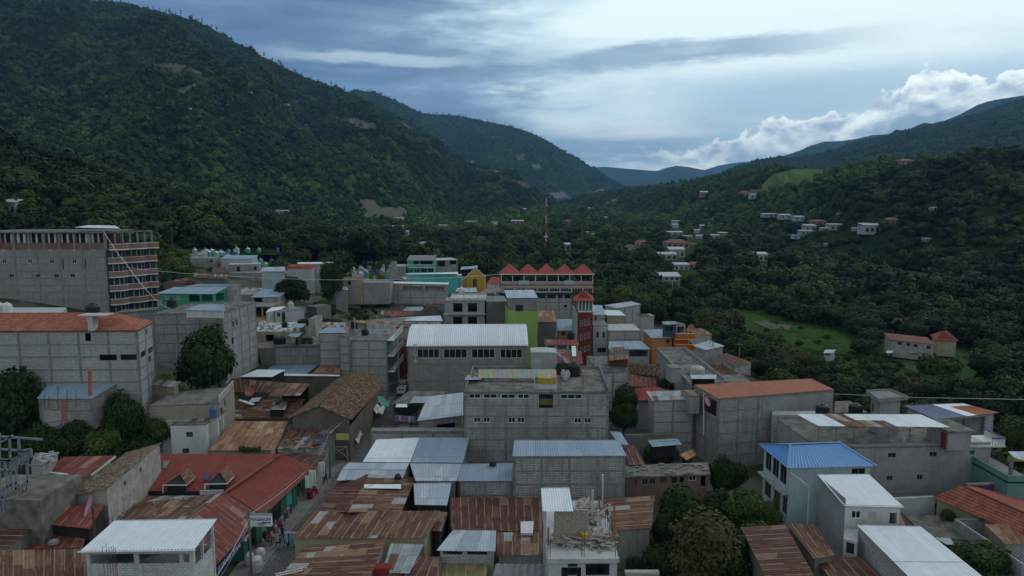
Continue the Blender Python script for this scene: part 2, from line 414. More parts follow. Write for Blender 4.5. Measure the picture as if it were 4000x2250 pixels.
def ell(cx, cy, a, b, rot=0, n=14, wob=0.25, seed=1):
    r = random.Random(seed); out = []
    for i in range(n):
        t = 2 * math.pi * i / n; k = 1 + r.uniform(-wob, wob); x, y = a * math.cos(t) * k, b * math.sin(t) * k
        out.append((cx + x * math.cos(rot) - y * math.sin(rot), cy + x * math.sin(rot) + y * math.cos(rot)))
    return out
left_p = [(z3([(770, 325), (860, 312), (960, 325), (940, 345), (800, 355)]), m_grass),
          (z3([(940, 400), (1100, 398), (1240, 440), (1270, 465), (1060, 455)]), m_bare),
          (z3([(1235, 480), (1330, 490), (1450, 555), (1470, 575), (1340, 530), (1250, 530)]), m_grass),
          (z3([(1040, 570), (1110, 560), (1240, 520), (1200, 590), (1060, 600)]), m_bare),
          (z3([(1080, 790), (1160, 785), (1200, 810), (1100, 815)]), m_grass),
          (z3([(960, 975), (1010, 920), (1080, 905), (1070, 950)]), m_grass),
          (z3([(1680, 565), (1760, 610), (1740, 612), (1670, 580)]), m_bare),
          (z3([(1880, 590), (1960, 600), (2010, 640), (1940, 625)]), m_grass),
          (z3([(1560, 515), (1640, 520), (1620, 550), (1560, 545)]), m_grass),
          (z3([(420, 660), (560, 640), (520, 690), (430, 700)]), m_grass),
          (z3b([(80, 740), (180, 755), (280, 790), (275, 825), (200, 815), (100, 770)]), m_bare),
          (z3b([(50, 905), (120, 900), (200, 920), (150, 945), (60, 935)]), m_grass),
          (z3b([(165, 1260), (250, 1250), (300, 1300), (450, 1305), (470, 1340), (440, 1370), (200, 1365)]), m_bare),
          (z3b([(390, 750), (420, 755), (520, 815), (480, 815)]), m_bare),
          (z3b([(70, 1140), (110, 1090), (150, 1110), (130, 1180), (150, 1230), (100, 1210)]), m_grass),
          (z3b([(1120, 1130), (1290, 1160), (1270, 1190), (1130, 1160)]), m_bare)]
hill('hill',
     [(-500, 1010, 480), (0, 970, 520), (500, 940, 560), (900, 930, 640), (1300, 910, 800), (1600, 890, 1000), (1900, 862, 1400), (2100, 825, 1800), (2175, 808, 1950)],
     [(-500, -300, 2000), (-100, -130, 2000), (100, -60, 2050), (300, -2, 2100), (372, 6, 2100), (497, 22, 2150), (602, 43, 2150), (690, 60, 2150), (776, 84, 2200), (832, 114, 2200), (870, 140, 2200), (931, 180, 2200), (1000, 212, 2200), (1080, 251, 2200), (1150, 288, 2200),
      (1220, 322, 2200), (1304, 338, 2250), (1381, 373, 2250), (1486, 416, 2250), (1561, 466, 2200), (1635, 506, 2200), (1700, 552, 2200), (1760, 596, 2150), (1828, 633, 2100), (1905, 658, 2100), (1983, 684, 2050), (2064, 724, 2000), (2120, 757, 2000), (2175, 800, 1980)],
     m_hill, n=420, m=170, amp=88, gul=330, seed=2, patches=left_p)
hill('hill', [(-400, 1080, 165), (0, 1060, 180), (400, 1040, 205), (650, 1010, 235), (900, 1000, 270), (1200, 990, 330), (1500, 985, 420)],
     [(-400, 540, 360), (0, 565, 370), (200, 640, 400), (450, 715, 450), (700, 775, 520), (1000, 845, 600), (1300, 900, 660), (1500, 945, 700)],
     m_hill, n=140, m=50, amp=9, gul=70, seed=5)
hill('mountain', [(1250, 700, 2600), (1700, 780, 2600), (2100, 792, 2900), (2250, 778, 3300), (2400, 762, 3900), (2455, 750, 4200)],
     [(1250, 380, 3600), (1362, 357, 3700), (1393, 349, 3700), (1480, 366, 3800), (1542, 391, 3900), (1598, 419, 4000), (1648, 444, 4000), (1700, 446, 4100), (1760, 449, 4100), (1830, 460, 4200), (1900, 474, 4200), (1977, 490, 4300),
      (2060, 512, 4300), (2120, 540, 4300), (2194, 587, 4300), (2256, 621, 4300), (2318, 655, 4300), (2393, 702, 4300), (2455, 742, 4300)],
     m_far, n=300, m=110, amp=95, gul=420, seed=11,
     patches=[(z3b([(1150, 980), (1210, 960), (1200, 1010), (1160, 1005)]), m_bare), (z3b([(1250, 1035), (1300, 1030), (1310, 1060), (1260, 1060)]), m_rock),
              (z3b([(1370, 1215), (1450, 1205), (1490, 1240), (1400, 1250)]), m_rock), (z3b([(1600, 1215), (1680, 1190), (1750, 1195), (1700, 1225)]), m_rock),
              (z3b([(960, 980), (1040, 985), (1080, 1000), (980, 1000)]), m_grass), (z3b([(1100, 1130), (1170, 1150), (1150, 1170)]), m_rock)])
hill('mountain', [(2150, 760, 7175), (2600, 765, 7175), (3000, 760, 7175)],
     [(2150, 648, 8832), (2250, 650, 8832), (2318, 655, 8832), (2360, 651, 8832), (2450, 659, 8832), (2567, 668, 8832), (2600, 656, 8832), (2642, 648, 8832), (2690, 652, 8832), (2749, 664, 8832), (2817, 683, 8832), (2950, 705, 8832), (3000, 720, 8832)],
     m_far, n=160, m=40, amp=60, gul=520, seed=21)
hill('mountain', [(2650, 720, 8832), (3200, 720, 8832)],
     [(2650, 675, 10488), (2760, 662, 10488), (2805, 647, 10488), (2860, 637, 10488), (2935, 630, 10488), (3050, 638, 10488), (3200, 660, 10488)], m_far, n=100, m=24, amp=50, gul=700, seed=24)
hill('mountain', [(2900, 700, 4700), (3200, 690, 4700), (3700, 660, 4700)],
     [(2900, 680, 6000), (2980, 650, 6000), (3035, 624, 6000), (3072, 605, 6000), (3128, 587, 6000), (3159, 571, 6000), (3221, 553, 6000), (3283, 551, 6000), (3345, 543, 6000), (3407, 528, 6000), (3470, 524, 6000), (3700, 520, 6000)],
     m_far, n=160, m=40, amp=70, gul=520, seed=31)
hill('mountain', [(3350, 640, 3700), (4400, 600, 3700)],
     [(3350, 560, 4900), (3470, 529, 4900), (3563, 506, 4900), (3581, 490, 4900), (3612, 479, 4900), (3643, 484, 4900), (3681, 475, 4900), (3749, 447, 4900), (3780, 435, 4900), (3817, 410, 4900), (3867, 394, 4900), (3917, 385, 4900), (3998, 373, 4900), (4400, 320, 4900)],
     m_far, n=160, m=50, amp=60, gul=450, seed=37)
hill('hill', [(2820, 715, 2300), (3100, 690, 2000), (3500, 690, 1600), (4000, 650, 1400), (4400, 640, 1300)],
     [(2820, 690, 3500), (2867, 671, 3500), (2948, 640, 3500), (2973, 630, 3500), (3035, 624, 3500), (3097, 620, 3500), (3221, 600, 3500), (3302, 571, 3500), (3376, 550, 3500), (3470, 530, 3500), (3494, 515, 3500), (3556, 508, 3500),
      (3656, 484, 3500), (3718, 471, 3400), (3811, 446, 3400), (3873, 428, 3300), (3935, 404, 3300), (4000, 385, 3200), (4400, 270, 3200)],
     m_far, n=260, m=110, amp=45, gul=380, seed=41)
field_p = [(2970, 730), (3020, 680), (3096, 660), (3254, 660), (3221, 683), (3160, 720), (3067, 739), (2990, 739)]
right_p = [(field_p, land_mat('upland pasture', (0.085, 0.14, 0.045), (0.11, 0.17, 0.055), (0.07, 0.11, 0.04), (0.12, 0.13, 0.06), s1=0.03, s2=0.3, soilk=.3, bs=.3, bump=.2)), ([(2690, 800), (2720, 780), (2760, 778), (2745, 795), (2700, 805)], m_grass),
           ([(2820, 800), (2850, 765), (2842, 782), (2835, 800)], m_bare), ([(2800, 745), (2850, 735), (2870, 700), (2910, 690), (2880, 740), (2830, 760)], m_hill),
           ([(2590, 727), (2640, 715), (2700, 708), (2700, 722), (2640, 738)], m_grass), ([(2355, 800), (2400, 775), (2440, 765), (2425, 780), (2380, 805)], m_rock),
           ([(2900, 745), (2990, 735), (3020, 750), (2960, 765)], m_bare)]
hill('hill', [(2240, 808, 1900), (2400, 832, 1500), (2600, 880, 1000), (2800, 925, 760), (3000, 960, 620), (3300, 1005, 480), (3600, 1055, 400), (4000, 1150, 300), (4500, 1260, 250)],
     [(2240, 772, 2450), (2291, 762, 2400), (2387, 747, 2300), (2445, 737, 2200), (2532, 731, 2000), (2657, 712, 1700), (2761, 696, 1500), (2886, 671, 1400), (2998, 645, 1300), (3096, 657, 1000), (3262, 664, 850),
      (3408, 645, 750), (3595, 622, 680), (3761, 612, 640), (4000, 582, 600), (4500, 510, 560)],
     m_hill, n=420, m=150, amp=16, gul=140, seed=52, patches=right_p)
# valley floor / town ground: one sheet to the horizon
ys = np.concatenate([np.arange(-60, 420, 6), 420 * np.exp(np.linspace(0, math.log(35), 90))[1:]])
xs = np.concatenate([-np.exp(np.linspace(math.log(8400), math.log(186), 40)), np.arange(-180, 186, 6), np.exp(np.linspace(math.log(192), math.log(8400), 40))])
Xg, Yg = np.meshgrid(xs, ys); Zg = ground_z(Xg, Yg) - 0.02
ns = np.array([mn.fractal(Vector((x * 0.01, y * 0.01, 1)), 0.7, 2.0, 4) for x, y in zip(Xg.ravel(), Yg.ravel())]).reshape(Xg.shape)
Zg = Zg + ns * 1.2 * sstep(260, 420, Yg)
m_ground, t, b = newmat('ground soil and weeds', 1.0, 0.0)
p = pos(t); nn = t.noise(p, 0.06, 6, 0.6); n2_ = t.noise(p, 0.5, 6, 0.7)
X_, Y_, Z_ = t.xyz(p)
c = t.mix(t.ramp(nn, [(0.4, 0.0), (0.6, 1.0)]), (0.09, 0.085, 0.07), (0.13, 0.125, 0.115))
green = t.mix(t.ramp(n2_, [(0.35, 0.0), (0.65, 1.0)]), (0.02, 0.035, 0.012), (0.045, 0.075, 0.02))
wild = t.math('MAXIMUM', t.smooth(X_, 45, 58), t.smooth(Y_, 200, 270))
c = t.mix(t.math('MAXIMUM', wild, t.ramp(nn, [(0.5, 0.0), (0.56, 0.9)])), c, green)
t.set(b, 'Base Color', c)
ground = np_mesh('ground', np.stack([Xg, Yg, Zg], -1).reshape(-1, 3), grid_mesh(None, len(xs), len(ys)), m_ground)
ground['kind'] = 'structure'
def drape(name, poly, mat, kind='structure', step=3.0, up=0.06, amp=0.0, z=None):
    """sheet following the ground, outline given as photo pixels"""
    wp = []
    for p in poly:
        q = P(p, -5.0 if z is None else z)
        for _ in range(6): q = P(p, float(ground_z(q.x, q.y)) if z is None else z)
        wp.append(q)
    x0, x1 = min(q.x for q in wp), max(q.x for q in wp); y0, y1 = min(q.y for q in wp), max(q.y for q in wp)
    nx = max(2, int((x1 - x0) / step) + 2); ny = max(2, int((y1 - y0) / step) + 2)
    gx, gy = np.meshgrid(np.linspace(x0, x1, nx), np.linspace(y0, y1, ny))
    F = grid_mesh(None, nx, ny); V = np.stack([gx, gy, ground_z(gx, gy) + up], -1).reshape(-1, 3)
    c = V[F].mean(1); keep = in_poly(c[:, 0], c[:, 1], [(q.x, q.y) for q in wp])
    if not keep.any(): return None
    o = np_mesh(name, V, F[keep], mat); o['kind'] = kind; return o
drape('field', [(2760, 1215), (2960, 1230), (3080, 1265), (3280, 1300), (3370, 1345), (3350, 1375), (3240, 1385), (3100, 1350), (2960, 1320), (2860, 1290)], m_grass, step=2.0, up=0.15)
drape('field', [(3470, 1395), (3620, 1370), (3780, 1380), (3840, 1430), (3800, 1510), (3650, 1500), (3550, 1450)], land_mat('maize', (0.05, 0.10, 0.04), (0.07, 0.12, 0.05), (0.02, 0.04, 0.015), (0.05, 0.08, 0.03), s1=0.2, s2=1.2, bs=2.5), step=2.0, up=0.15)
drape('field', [(3380, 1060), (3540, 1045), (3720, 1050), (3800, 1070), (3640, 1090), (3480, 1085)], m_grass, step=3.0, up=0.2)
drape('ploughed_field', [(2945, 1262), (3010, 1258), (3090, 1275), (3085, 1295), (3010, 1290)], m_bare, step=1.5, up=0.35)
drape('grass_slope', F_ and [F_(700, 230), F_(860, 150), F_(1150, 160), F_(1380, 230), F_(1380, 330), F_(1100, 370), F_(780, 350)], m_grass, step=2.0, up=0.1, z=None)
def ribbon(name, pts, wd, z, mat, kind='structure'):
    V = [];
    for i, (x, y) in enumerate(pts):
        a = Vector(pts[max(0, i - 1)]); c = Vector(pts[min(len(pts) - 1, i + 1)]); d = (c - a).normalized(); n = Vector((-d.y, d.x))
        w_ = wd if not hasattr(wd, '__len__') else wd[i]
        V += [(x + n.x * w_ / 2, y + n.y * w_ / 2, z), (x - n.x * w_ / 2, y - n.y * w_ / 2, z)]
    F = [(2 * i, 2 * i + 1, 2 * i + 3, 2 * i + 2) for i in range(len(pts) - 1)]
    o = np_mesh(name, V, F, mat, smooth=False); o['kind'] = kind; return o
m_grav = plain('river gravel', (0.22, 0.21, 0.19), 1.0, 0.5, 0.9)
m_water, t, b = newmat('river water', 0.15, 0.5); t.set(b, 'Base Color', (0.10, 0.095, 0.075))
nb = t.new('ShaderNodeBump', Height=t.noise(pos(t), 1.5, 4, 0.6)); nb.inputs['Strength'].default_value = 0.4; t.l.new(nb.outputs[0], b.inputs['Normal'])
rpts = [(112, 40), (110, 80), (108, 105), (111, 125), (122, 150), (150, 185), (195, 225)]
ribbon('river_bank', rpts, 17, -7.0, m_grav)
ribbon('river', [(x + 2, y) for x, y in rpts], 8, -6.9, m_water)
g = MB(); rr = random.Random(3)
for i in range(420):
    k = rr.uniform(0, len(rpts) - 1.01); a = Vector(rpts[int(k)]).lerp(Vector(rpts[int(k) + 1]), k % 1)
    off = rr.choice([rr.uniform(-8, -2.5), rr.uniform(6.2, 9)]); s = rr.uniform(0.2, 0.8)
    g.lathe((a.x + off, a.y, -7.05), [(0.02, -0.1), (s, 0.1), (s * 0.85, s * 0.5), (s * 0.3, s * 0.75), (0.01, s * 0.78)], 6)
st = g.build('boulders', plain('river boulder', (0.36, 0.35, 0.33), 0.95, 0.4, 0.7), smooth=True); st['kind'] = 'stuff'
# vegetation
def foliage(name, c1, c2, var=0.5):
    m, t, b = newmat(name, 0.75, 0.15)
    oi = t.new('ShaderNodeObjectInfo').outputs['Random']
    p = pos(t)
    n = t.noise(p, 0.5, 4, 0.65)
    f = t.math('ADD', t.math('MULTIPLY', oi, 0.55), t.math('MULTIPLY', t.ramp(n, [(0.3, 0.0), (0.7, 1.0)]), 0.45))
    c = t.mix(f, c1, c2)
    big = t.noise(p, 0.012, 3, 0.5)
    c = t.mix(t.math('MULTIPLY', t.ramp(big, [(0.45, 0.0), (0.62, 1.0)]), var), c, tuple(x * 1.7 for x in c2))
    t.set(b, 'Base Color', c)
    return m
m_leaf = foliage('leaves dark', (0.006, 0.015, 0.004), (0.019, 0.036, 0.009))
m_leaf2 = foliage('leaves mid', (0.014, 0.028, 0.006), (0.042, 0.068, 0.015))
m_leafo = foliage('leaves olive', (0.02, 0.023, 0.007), (0.05, 0.05, 0.016))
m_pine = foliage('pine needles', (0.012, 0.024, 0.012), (0.025, 0.045, 0.02), 0.2)
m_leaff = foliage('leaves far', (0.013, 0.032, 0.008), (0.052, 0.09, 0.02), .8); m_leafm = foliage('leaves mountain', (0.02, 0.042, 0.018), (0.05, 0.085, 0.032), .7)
m_bark = plain('bark', (0.10, 0.085, 0.065), 0.95, 0.4, 4)
def crown_mesh(name, r, h, nleaf, ls, mat, lobes=9, seed=0, flat=0.8, core=True, z0=0.0):
    """crown of separate leaf sprays on many lobes; bottom at z0"""
    q = random.Random(seed); L = []
    for i in range(lobes):
        a = q.uniform(0, 2 * math.pi); d = r * 0.62 * math.sqrt(q.random()); zz = z0 + h * q.uniform(0.25, 0.78)
        k = 1 - 0.55 * abs((zz - z0) / h - 0.45) * 2
        L.append((Vector((math.cos(a) * d * k, math.sin(a) * d * k, zz)), r * q.uniform(0.3, 0.52)))
    L.append((Vector((0, 0, z0 + h * 0.55)), r * 0.55))
    V = []; F = []
    wts = [l[1] ** 2 for l in L]
    for i in range(nleaf):
        c, lr = q.choices(L, wts)[0]
        zc = q.uniform(-0.75, 1); ph = q.uniform(0, 2 * math.pi); s = math.sqrt(1 - zc * zc)
        n = Vector((s * math.cos(ph), s * math.sin(ph), zc))
        p = c + Vector((n.x, n.y, n.z * flat)) * lr * q.uniform(0.8, 1.12)
        nn = (n + Vector((q.uniform(-.7, .7), q.uniform(-.7, .7), q.uniform(-.3, .9)))).normalized()
        x = nn.orthogonal().normalized(); y = nn.cross(x); th = q.uniform(0, 6.28)
        x, y = x * math.cos(th) + y * math.sin(th), y * math.cos(th) - x * math.sin(th)
        a = ls * q.uniform(0.55, 1.35); b_ = a * q.uniform(0.5, 0.9); k = len(V)
        V += [p - x * a, p + y * b_ - x * a * 0.1, p + x * a, p - y * b_ + x * a * 0.2]; F.append((k, k + 1, k + 2, k + 3))
    if core:
        for c, lr in L:
            k = len(V); rings = 4; seg = 6
            for j in range(rings + 1):
                t = math.pi * j / rings
                for i in range(seg):
                    ph = 2 * math.pi * i / seg + j
                    V.append(c + Vector((math.sin(t) * math.cos(ph), math.sin(t) * math.sin(ph), math.cos(t) * flat)) * lr * 0.8 * q.uniform(0.85, 1.05))
            for j in range(rings):
                for i in range(seg):
                    F.append((k + j * seg + i, k + (j + 1) * seg + i, k + (j + 1) * seg + (i + 1) % seg, k + j * seg + (i + 1) % seg))
    me = bpy.data.meshes.new(name); me.from_pydata([tuple(v) for v in V], [], F); me.materials.append(mat); me.update()
    return me
def trunk_mesh(name, h, r, crown_r, seed=0, limbs=5):
    q = random.Random(seed); g = MB()
    bend = Vector((q.uniform(-.3, .3), q.uniform(-.3, .3), 0)); mid = Vector((0, 0, h * 0.5)) + bend
    top = Vector((0, 0, h)) + bend * 0.5
    g.tube((0, 0, -0.6), mid, r, r * 0.75, 8); g.tube(mid, top, r * 0.75, r * 0.55, 8)
    for i in range(limbs):
        a = 2 * math.pi * i / limbs + q.uniform(-.4, .4); d = crown_r * q.uniform(0.35, 0.65)
        s = mid.lerp(top, q.uniform(0.3, 1)); e = s + Vector((math.cos(a) * d, math.sin(a) * d, h * q.uniform(0.25, 0.5)))
        g.tube(s, e, r * 0.42, r * 0.12, 6)
        e2 = s.lerp(e, 0.6) + Vector((q.uniform(-1, 1), q.uniform(-1, 1), 1)).normalized() * d * 0.5
        g.tube(s.lerp(e, 0.6), e2, r * 0.2, r * 0.06, 5)
    me = bpy.data.meshes.new(name); me.from_pydata(g.v, [], g.f); me.materials.append(m_bark); me.update(); return me
def tree_from(cm, tm, loc, s, rz, label, group=None, name='tree', cat='tree', sz=None):
    t = thing(name, label, cat, loc, group); t.rotation_euler = (0, 0, rz); t.scale = (s, s, sz or s)
    a = bpy.data.objects.new('crown', cm); col.objects.link(a); a.parent = t
    b = bpy.data.objects.new('trunk', tm); col.objects.link(b); b.parent = t
    return t
def proto_col(name, meshes):
    c = bpy.data.collections.new(name)
    for i, me in enumerate(meshes): c.objects.link(bpy.data.objects.new('%s crown %d' % (name, i), me))
    return c
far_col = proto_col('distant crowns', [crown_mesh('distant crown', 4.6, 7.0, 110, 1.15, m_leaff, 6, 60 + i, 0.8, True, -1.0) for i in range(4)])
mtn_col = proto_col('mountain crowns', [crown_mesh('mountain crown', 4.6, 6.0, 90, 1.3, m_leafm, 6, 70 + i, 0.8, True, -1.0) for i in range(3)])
mid_col = proto_col('valley crowns', [crown_mesh('valley crown', 4.8, 7.5, 520, 0.62, [m_leaf, m_leaf2, m_leaf, m_leaf2, m_leaf][i], 10, 80 + i, 0.75, True, -0.5) for i in range(5)])
pine_me = []
for i in range(2):
    g = MB(); q = random.Random(i)
    g.tube((0, 0, -1), (0, 0, 13), 0.35, 0.12, 5)
    for k in range(26):
        z = 6 + 9 * q.random(); a = q.uniform(0, 6.28); d = q.uniform(0.3, 3.2) * (1 - (z - 6) / 14); c = Vector((math.cos(a) * d, math.sin(a) * d, z))
        s = q.uniform(0.7, 1.3)
        for _ in range(4):
            n = Vector((q.uniform(-1, 1), q.uniform(-1, 1), q.uniform(-1, 1))).normalized(); x = n.orthogonal().normalized() * s; y = n.cross(x)
            g.poly([c - x, c + y * 0.7, c + x, c - y * 0.7])
    me = bpy.data.meshes.new('ridge pine'); me.from_pydata(g.v, [], g.f); me.materials.append(m_pine); pine_me.append(me)
pine_col = proto_col('ridge pines', pine_me)
def scatter(name, pts, scl, collection):
    pts = np.asarray(pts, np.float32); n = len(pts)
    me = bpy.data.meshes.new(name); me.vertices.add(n); me.vertices.foreach_set('co', pts.ravel())
    a = me.attributes.new('sc', 'FLOAT', 'POINT'); a.data.foreach_set('value', np.asarray(scl, np.float32))
    r = me.attributes.new('rot', 'FLOAT_VECTOR', 'POINT'); rv = np.zeros((n, 3), np.float32); rv[:, 2] = rng.uniform(0, 6.28, n); r.data.foreach_set('vector', rv.ravel())
    o = bpy.data.objects.new(name, me); col.objects.link(o); o['kind'] = 'stuff'
    ng = bpy.data.node_groups.new(name, 'GeometryNodeTree')
    ng.interface.new_socket('Geometry', in_out='INPUT', socket_type='NodeSocketGeometry')
    ng.interface.new_socket('Geometry', in_out='OUTPUT', socket_type='NodeSocketGeometry')
    N, Lk = ng.nodes, ng.links
    gi = N.new('NodeGroupInput'); go = N.new('NodeGroupOutput'); m2p = N.new('GeometryNodeMeshToPoints')
    ci = N.new('GeometryNodeCollectionInfo'); ci.inputs['Collection'].default_value = collection
    ci.inputs['Separate Children'].default_value = True; ci.inputs['Reset Children'].default_value = True
    iop = N.new('GeometryNodeInstanceOnPoints'); iop.inputs['Pick Instance'].default_value = True
    ri = N.new('FunctionNodeRandomValue'); ri.data_type = 'INT'; ri.inputs[4].default_value = 0; ri.inputs[5].default_value = 50
    asc = N.new('GeometryNodeInputNamedAttribute'); asc.data_type = 'FLOAT'; asc.inputs['Name'].default_value = 'sc'
    aro = N.new('GeometryNodeInputNamedAttribute'); aro.data_type = 'FLOAT_VECTOR'; aro.inputs['Name'].default_value = 'rot'
    Lk.new(gi.outputs[0], m2p.inputs[0]); Lk.new(m2p.outputs[0], iop.inputs['Points']); Lk.new(ci.outputs[0], iop.inputs['Instance'])
    Lk.new(ri.outputs[2], iop.inputs['Instance Index']); Lk.new(asc.outputs[0], iop.inputs['Scale']); Lk.new(aro.outputs[0], iop.inputs['Rotation'])
    Lk.new(iop.outputs[0], go.inputs[0])
    mod = o.modifiers.new('scatter', 'NODES'); mod.node_group = ng
    return o
def hill_points(key, spacing, margin=350, maxn=60000, skip=()):
    V, pats = HILLS[key]; m, n, _ = V.shape
    a = V[:-1, :-1]; b = V[:-1, 1:]; c = V[1:, :-1]
    area = np.linalg.norm(np.cross(b - a, c - a), axis=-1).ravel()
    cen = ((a + V[1:, 1:]) / 2).reshape(-1, 3); px, py = np_pix(cen)
    area *= (px > -margin) & (px < 4000 + margin) & (py > -margin - 200) & (py < 2400)
    N = int(min(area.sum() / spacing ** 2, maxn)); pr = area / area.sum()
    k = rng.choice(len(area), N, p=pr); j, i = k // (n - 1), k % (n - 1)
    u, v = rng.random(N)[:, None], rng.random(N)[:, None]
    Q = (V[j, i] * (1 - u) + V[j, i + 1] * u) * (1 - v) + (V[j + 1, i] * (1 - u) + V[j + 1, i + 1] * u) * v
    qx, qy = np_pix(Q); keep = np.ones(N, bool)
    for pl in list(pats) + list(skip): keep &= ~in_poly(qx, qy, pl)
    return Q[keep]
hk = list(HILLS)
# building kit
WHT = plain('white frame paint', (0.55, 0.56, 0.56), 0.6, 0.2)
GLS, t, b = newmat('window glass', 0.12, 0.5); t.set(b, 'Base Color', (0.012, 0.015, 0.018))
DARKM = plain('dark board and shade', (0.025, 0.024, 0.022), 0.9, 0.4)
CONC = plain('cast concrete', (0.21, 0.21, 0.205), 0.95, 0.5, 1.2, 0.2)
CONCL = plain('pale cement', (0.42, 0.43, 0.43), 0.95, 0.35, 1.0, 0.2)
CONCD = plain('mossy concrete slab', (0.18, 0.175, 0.155), 0.98, 0.75, 0.8, 0.1)
BLK = block('grey block')
BLKL = block('pale block', (0.43, 0.43, 0.425), (0.18, 0.18, 0.175), 0.35)
BLKW = block('light block wall', (0.5, 0.51, 0.52), (0.32, 0.32, 0.32), 0.25)
BLKD = block('dark block', (0.2, 0.19, 0.175), (0.12, 0.115, 0.11), 0.6)
BLKO = block('olive block', (0.33, 0.31, 0.24), (0.2, 0.19, 0.15), 0.45)
BRK = block('red brick', (0.19, 0.085, 0.06), (0.12, 0.08, 0.065), 0.45, 0.24, 0.09, 0.015)
BRKT = block('clay brick', (0.28, 0.145, 0.11), (0.2, 0.13, 0.11), 0.3, 0.24, 0.09, 0.012)
ADOBE = block('adobe', (0.12, 0.105, 0.09), (0.07, 0.062, 0.055), 0.4, 0.45, 0.18, 0.03)
PLW = plaster('white plaster', (0.52, 0.52, 0.51), 0.35)
PLG = plaster('grey plaster', (0.29, 0.29, 0.295), 0.6, (0.13, 0.13, 0.13), patch=0.4, pcol=(0.22, 0.22, 0.22))
PLGL = plaster('light grey plaster', (0.38, 0.39, 0.4), 0.35)
PLD = plaster('stained old plaster', (0.36, 0.35, 0.32), 0.7, (0.12, 0.11, 0.1), patch=0.6, pcol=(0.24, 0.23, 0.22))
PLC = plaster('cream plaster', (0.36, 0.33, 0.22), 0.5)
PLB = plaster('pale blue plaster', (0.36, 0.46, 0.47), 0.4, (0.12, 0.12, 0.11))
def paint(name, c, d=0.35): return MATS.get(name) or plaster(name, c, d, tuple(x * 0.35 for x in c))
ZINC = sheetmetal('zinc sheet', [(0.30, 0.345, 0.40), (0.36, 0.40, 0.45), (0.26, 0.30, 0.35)], [0.4, 0.35, 0.25], 0.25, 0.9, 3.6, (0.22, 0.24, 0.27), 0.5, 0.0, (0.22, 0.25, 0.29), 0.35, 0.4, bl=.3)
ZBLUE = sheetmetal('blue grey sheet', [(0.19, 0.26, 0.33), (0.215, 0.285, 0.355), (0.175, 0.24, 0.31)], [0.4, 0.4, 0.2], 0.15, 0.9, 6.0, (0.14, 0.18, 0.22), 0.5, 0.0, (0.25, 0.31, 0.37), 0.3, 0.4, bl=.25)
ZWHT = sheetmetal('new white sheet', [(0.54, 0.59, 0.63), (0.58, 0.63, 0.67)], [0.5, 0.5], 0.12, 0.9, 6.0, (0.42, 0.45, 0.48), 0.45, 0.0, (0.42, 0.45, 0.48), 0.4, 0.4, bl=.18)
RUST = sheetmetal('rusted sheet', [(0.08, 0.031, 0.019), (0.1, 0.042, 0.025), (0.13, 0.063, 0.036), (0.2, 0.12, 0.072), (0.26, 0.265, 0.27)], [0.36, 0.28, 0.18, 0.11, 0.07], 0.7, lightst=(0.29, 0.18, 0.12), seam=(.3, .22, .15), seamk=.7)
RUSTD = sheetmetal('dark rusted sheet', [(0.065, 0.024, 0.017), (0.085, 0.03, 0.02), (0.105, 0.042, 0.027), (0.16, 0.1, 0.07)], [0.42, 0.35, 0.17, 0.06], 0.5, lightst=(0.2, 0.11, 0.08), seam=(.3, .2, .16), seamk=.75)
RUSTO = sheetmetal('orange rusted sheet', [(0.19, 0.085, 0.042), (0.25, 0.13, 0.07), (0.15, 0.06, 0.032), (0.32, 0.22, 0.15)], [0.35, 0.3, 0.22, 0.13], 0.75, lightst=(0.36, 0.25, 0.17))
RUSTZ = sheetmetal('half rusted sheet', [(0.26, 0.30, 0.33), (0.21, 0.235, 0.25), (0.13, 0.055, 0.034), (0.24, 0.16, 0.11), (0.3, 0.34, 0.37)], [0.28, 0.2, 0.24, 0.14, 0.14], 0.5, lightst=(0.2, 0.12, 0.08))
REDP = sheetmetal('red painted sheet', [(0.185, 0.039, 0.027), (0.195, 0.043, 0.03), (0.17, 0.036, 0.026)], [0.4, 0.3, 0.3], 0.12, lightst=(0.16, 0.035, 0.025), seam=(0.15, 0.03, 0.02))
REDR = sheetmetal('worn red sheet', [(0.15, 0.035, 0.026), (0.175, 0.045, 0.032), (0.13, 0.036, 0.026), (0.25, 0.13, 0.1)], [0.4, 0.3, 0.22, 0.08], 0.5, lightst=(0.26, 0.12, 0.09))
BLUER = sheetmetal('blue painted sheet', [(0.055, 0.19, 0.42), (0.062, 0.205, 0.44)], [0.5, 0.5], 0.12, 0.9, 8, (0.04, 0.13, 0.3), lightst=(0.09, 0.24, 0.46), rough=0.45, bl=.2)
NAVYR = sheetmetal('dark blue sheet', [(0.03, 0.06, 0.15), (0.036, 0.07, 0.17)], [0.5, 0.5], 0.15, 0.9, 8, (0.06, 0.1, 0.2), lightst=(0.06, 0.1, 0.2), rough=0.5)
TERRA = sheetmetal('terracotta sheet', [(0.29, 0.095, 0.055), (0.31, 0.105, 0.06)], [0.5, 0.5], 0.2, 1.0, 20, (0.24, 0.08, 0.05), lightst=(0.25, 0.1, 0.07))
OLIVER = sheetmetal('lichened sheet', [(0.16, 0.13, 0.06), (0.22, 0.17, 0.07), (0.12, 0.1, 0.05)], [0.4, 0.3, 0.3], 0.6, lightst=(0.28, 0.2, 0.08))
FIBRE = sheetmetal('fibre cement sheet', [(0.16, 0.165, 0.17), (0.19, 0.19, 0.195)], [0.5, 0.5], 0.5, lightst=(0.08, 0.08, 0.08))
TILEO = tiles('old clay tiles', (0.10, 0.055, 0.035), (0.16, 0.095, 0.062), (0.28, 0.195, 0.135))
TILEG = tiles('lichened clay tiles', (0.12, 0.085, 0.06), (0.2, 0.15, 0.1), (0.34, 0.27, 0.2))
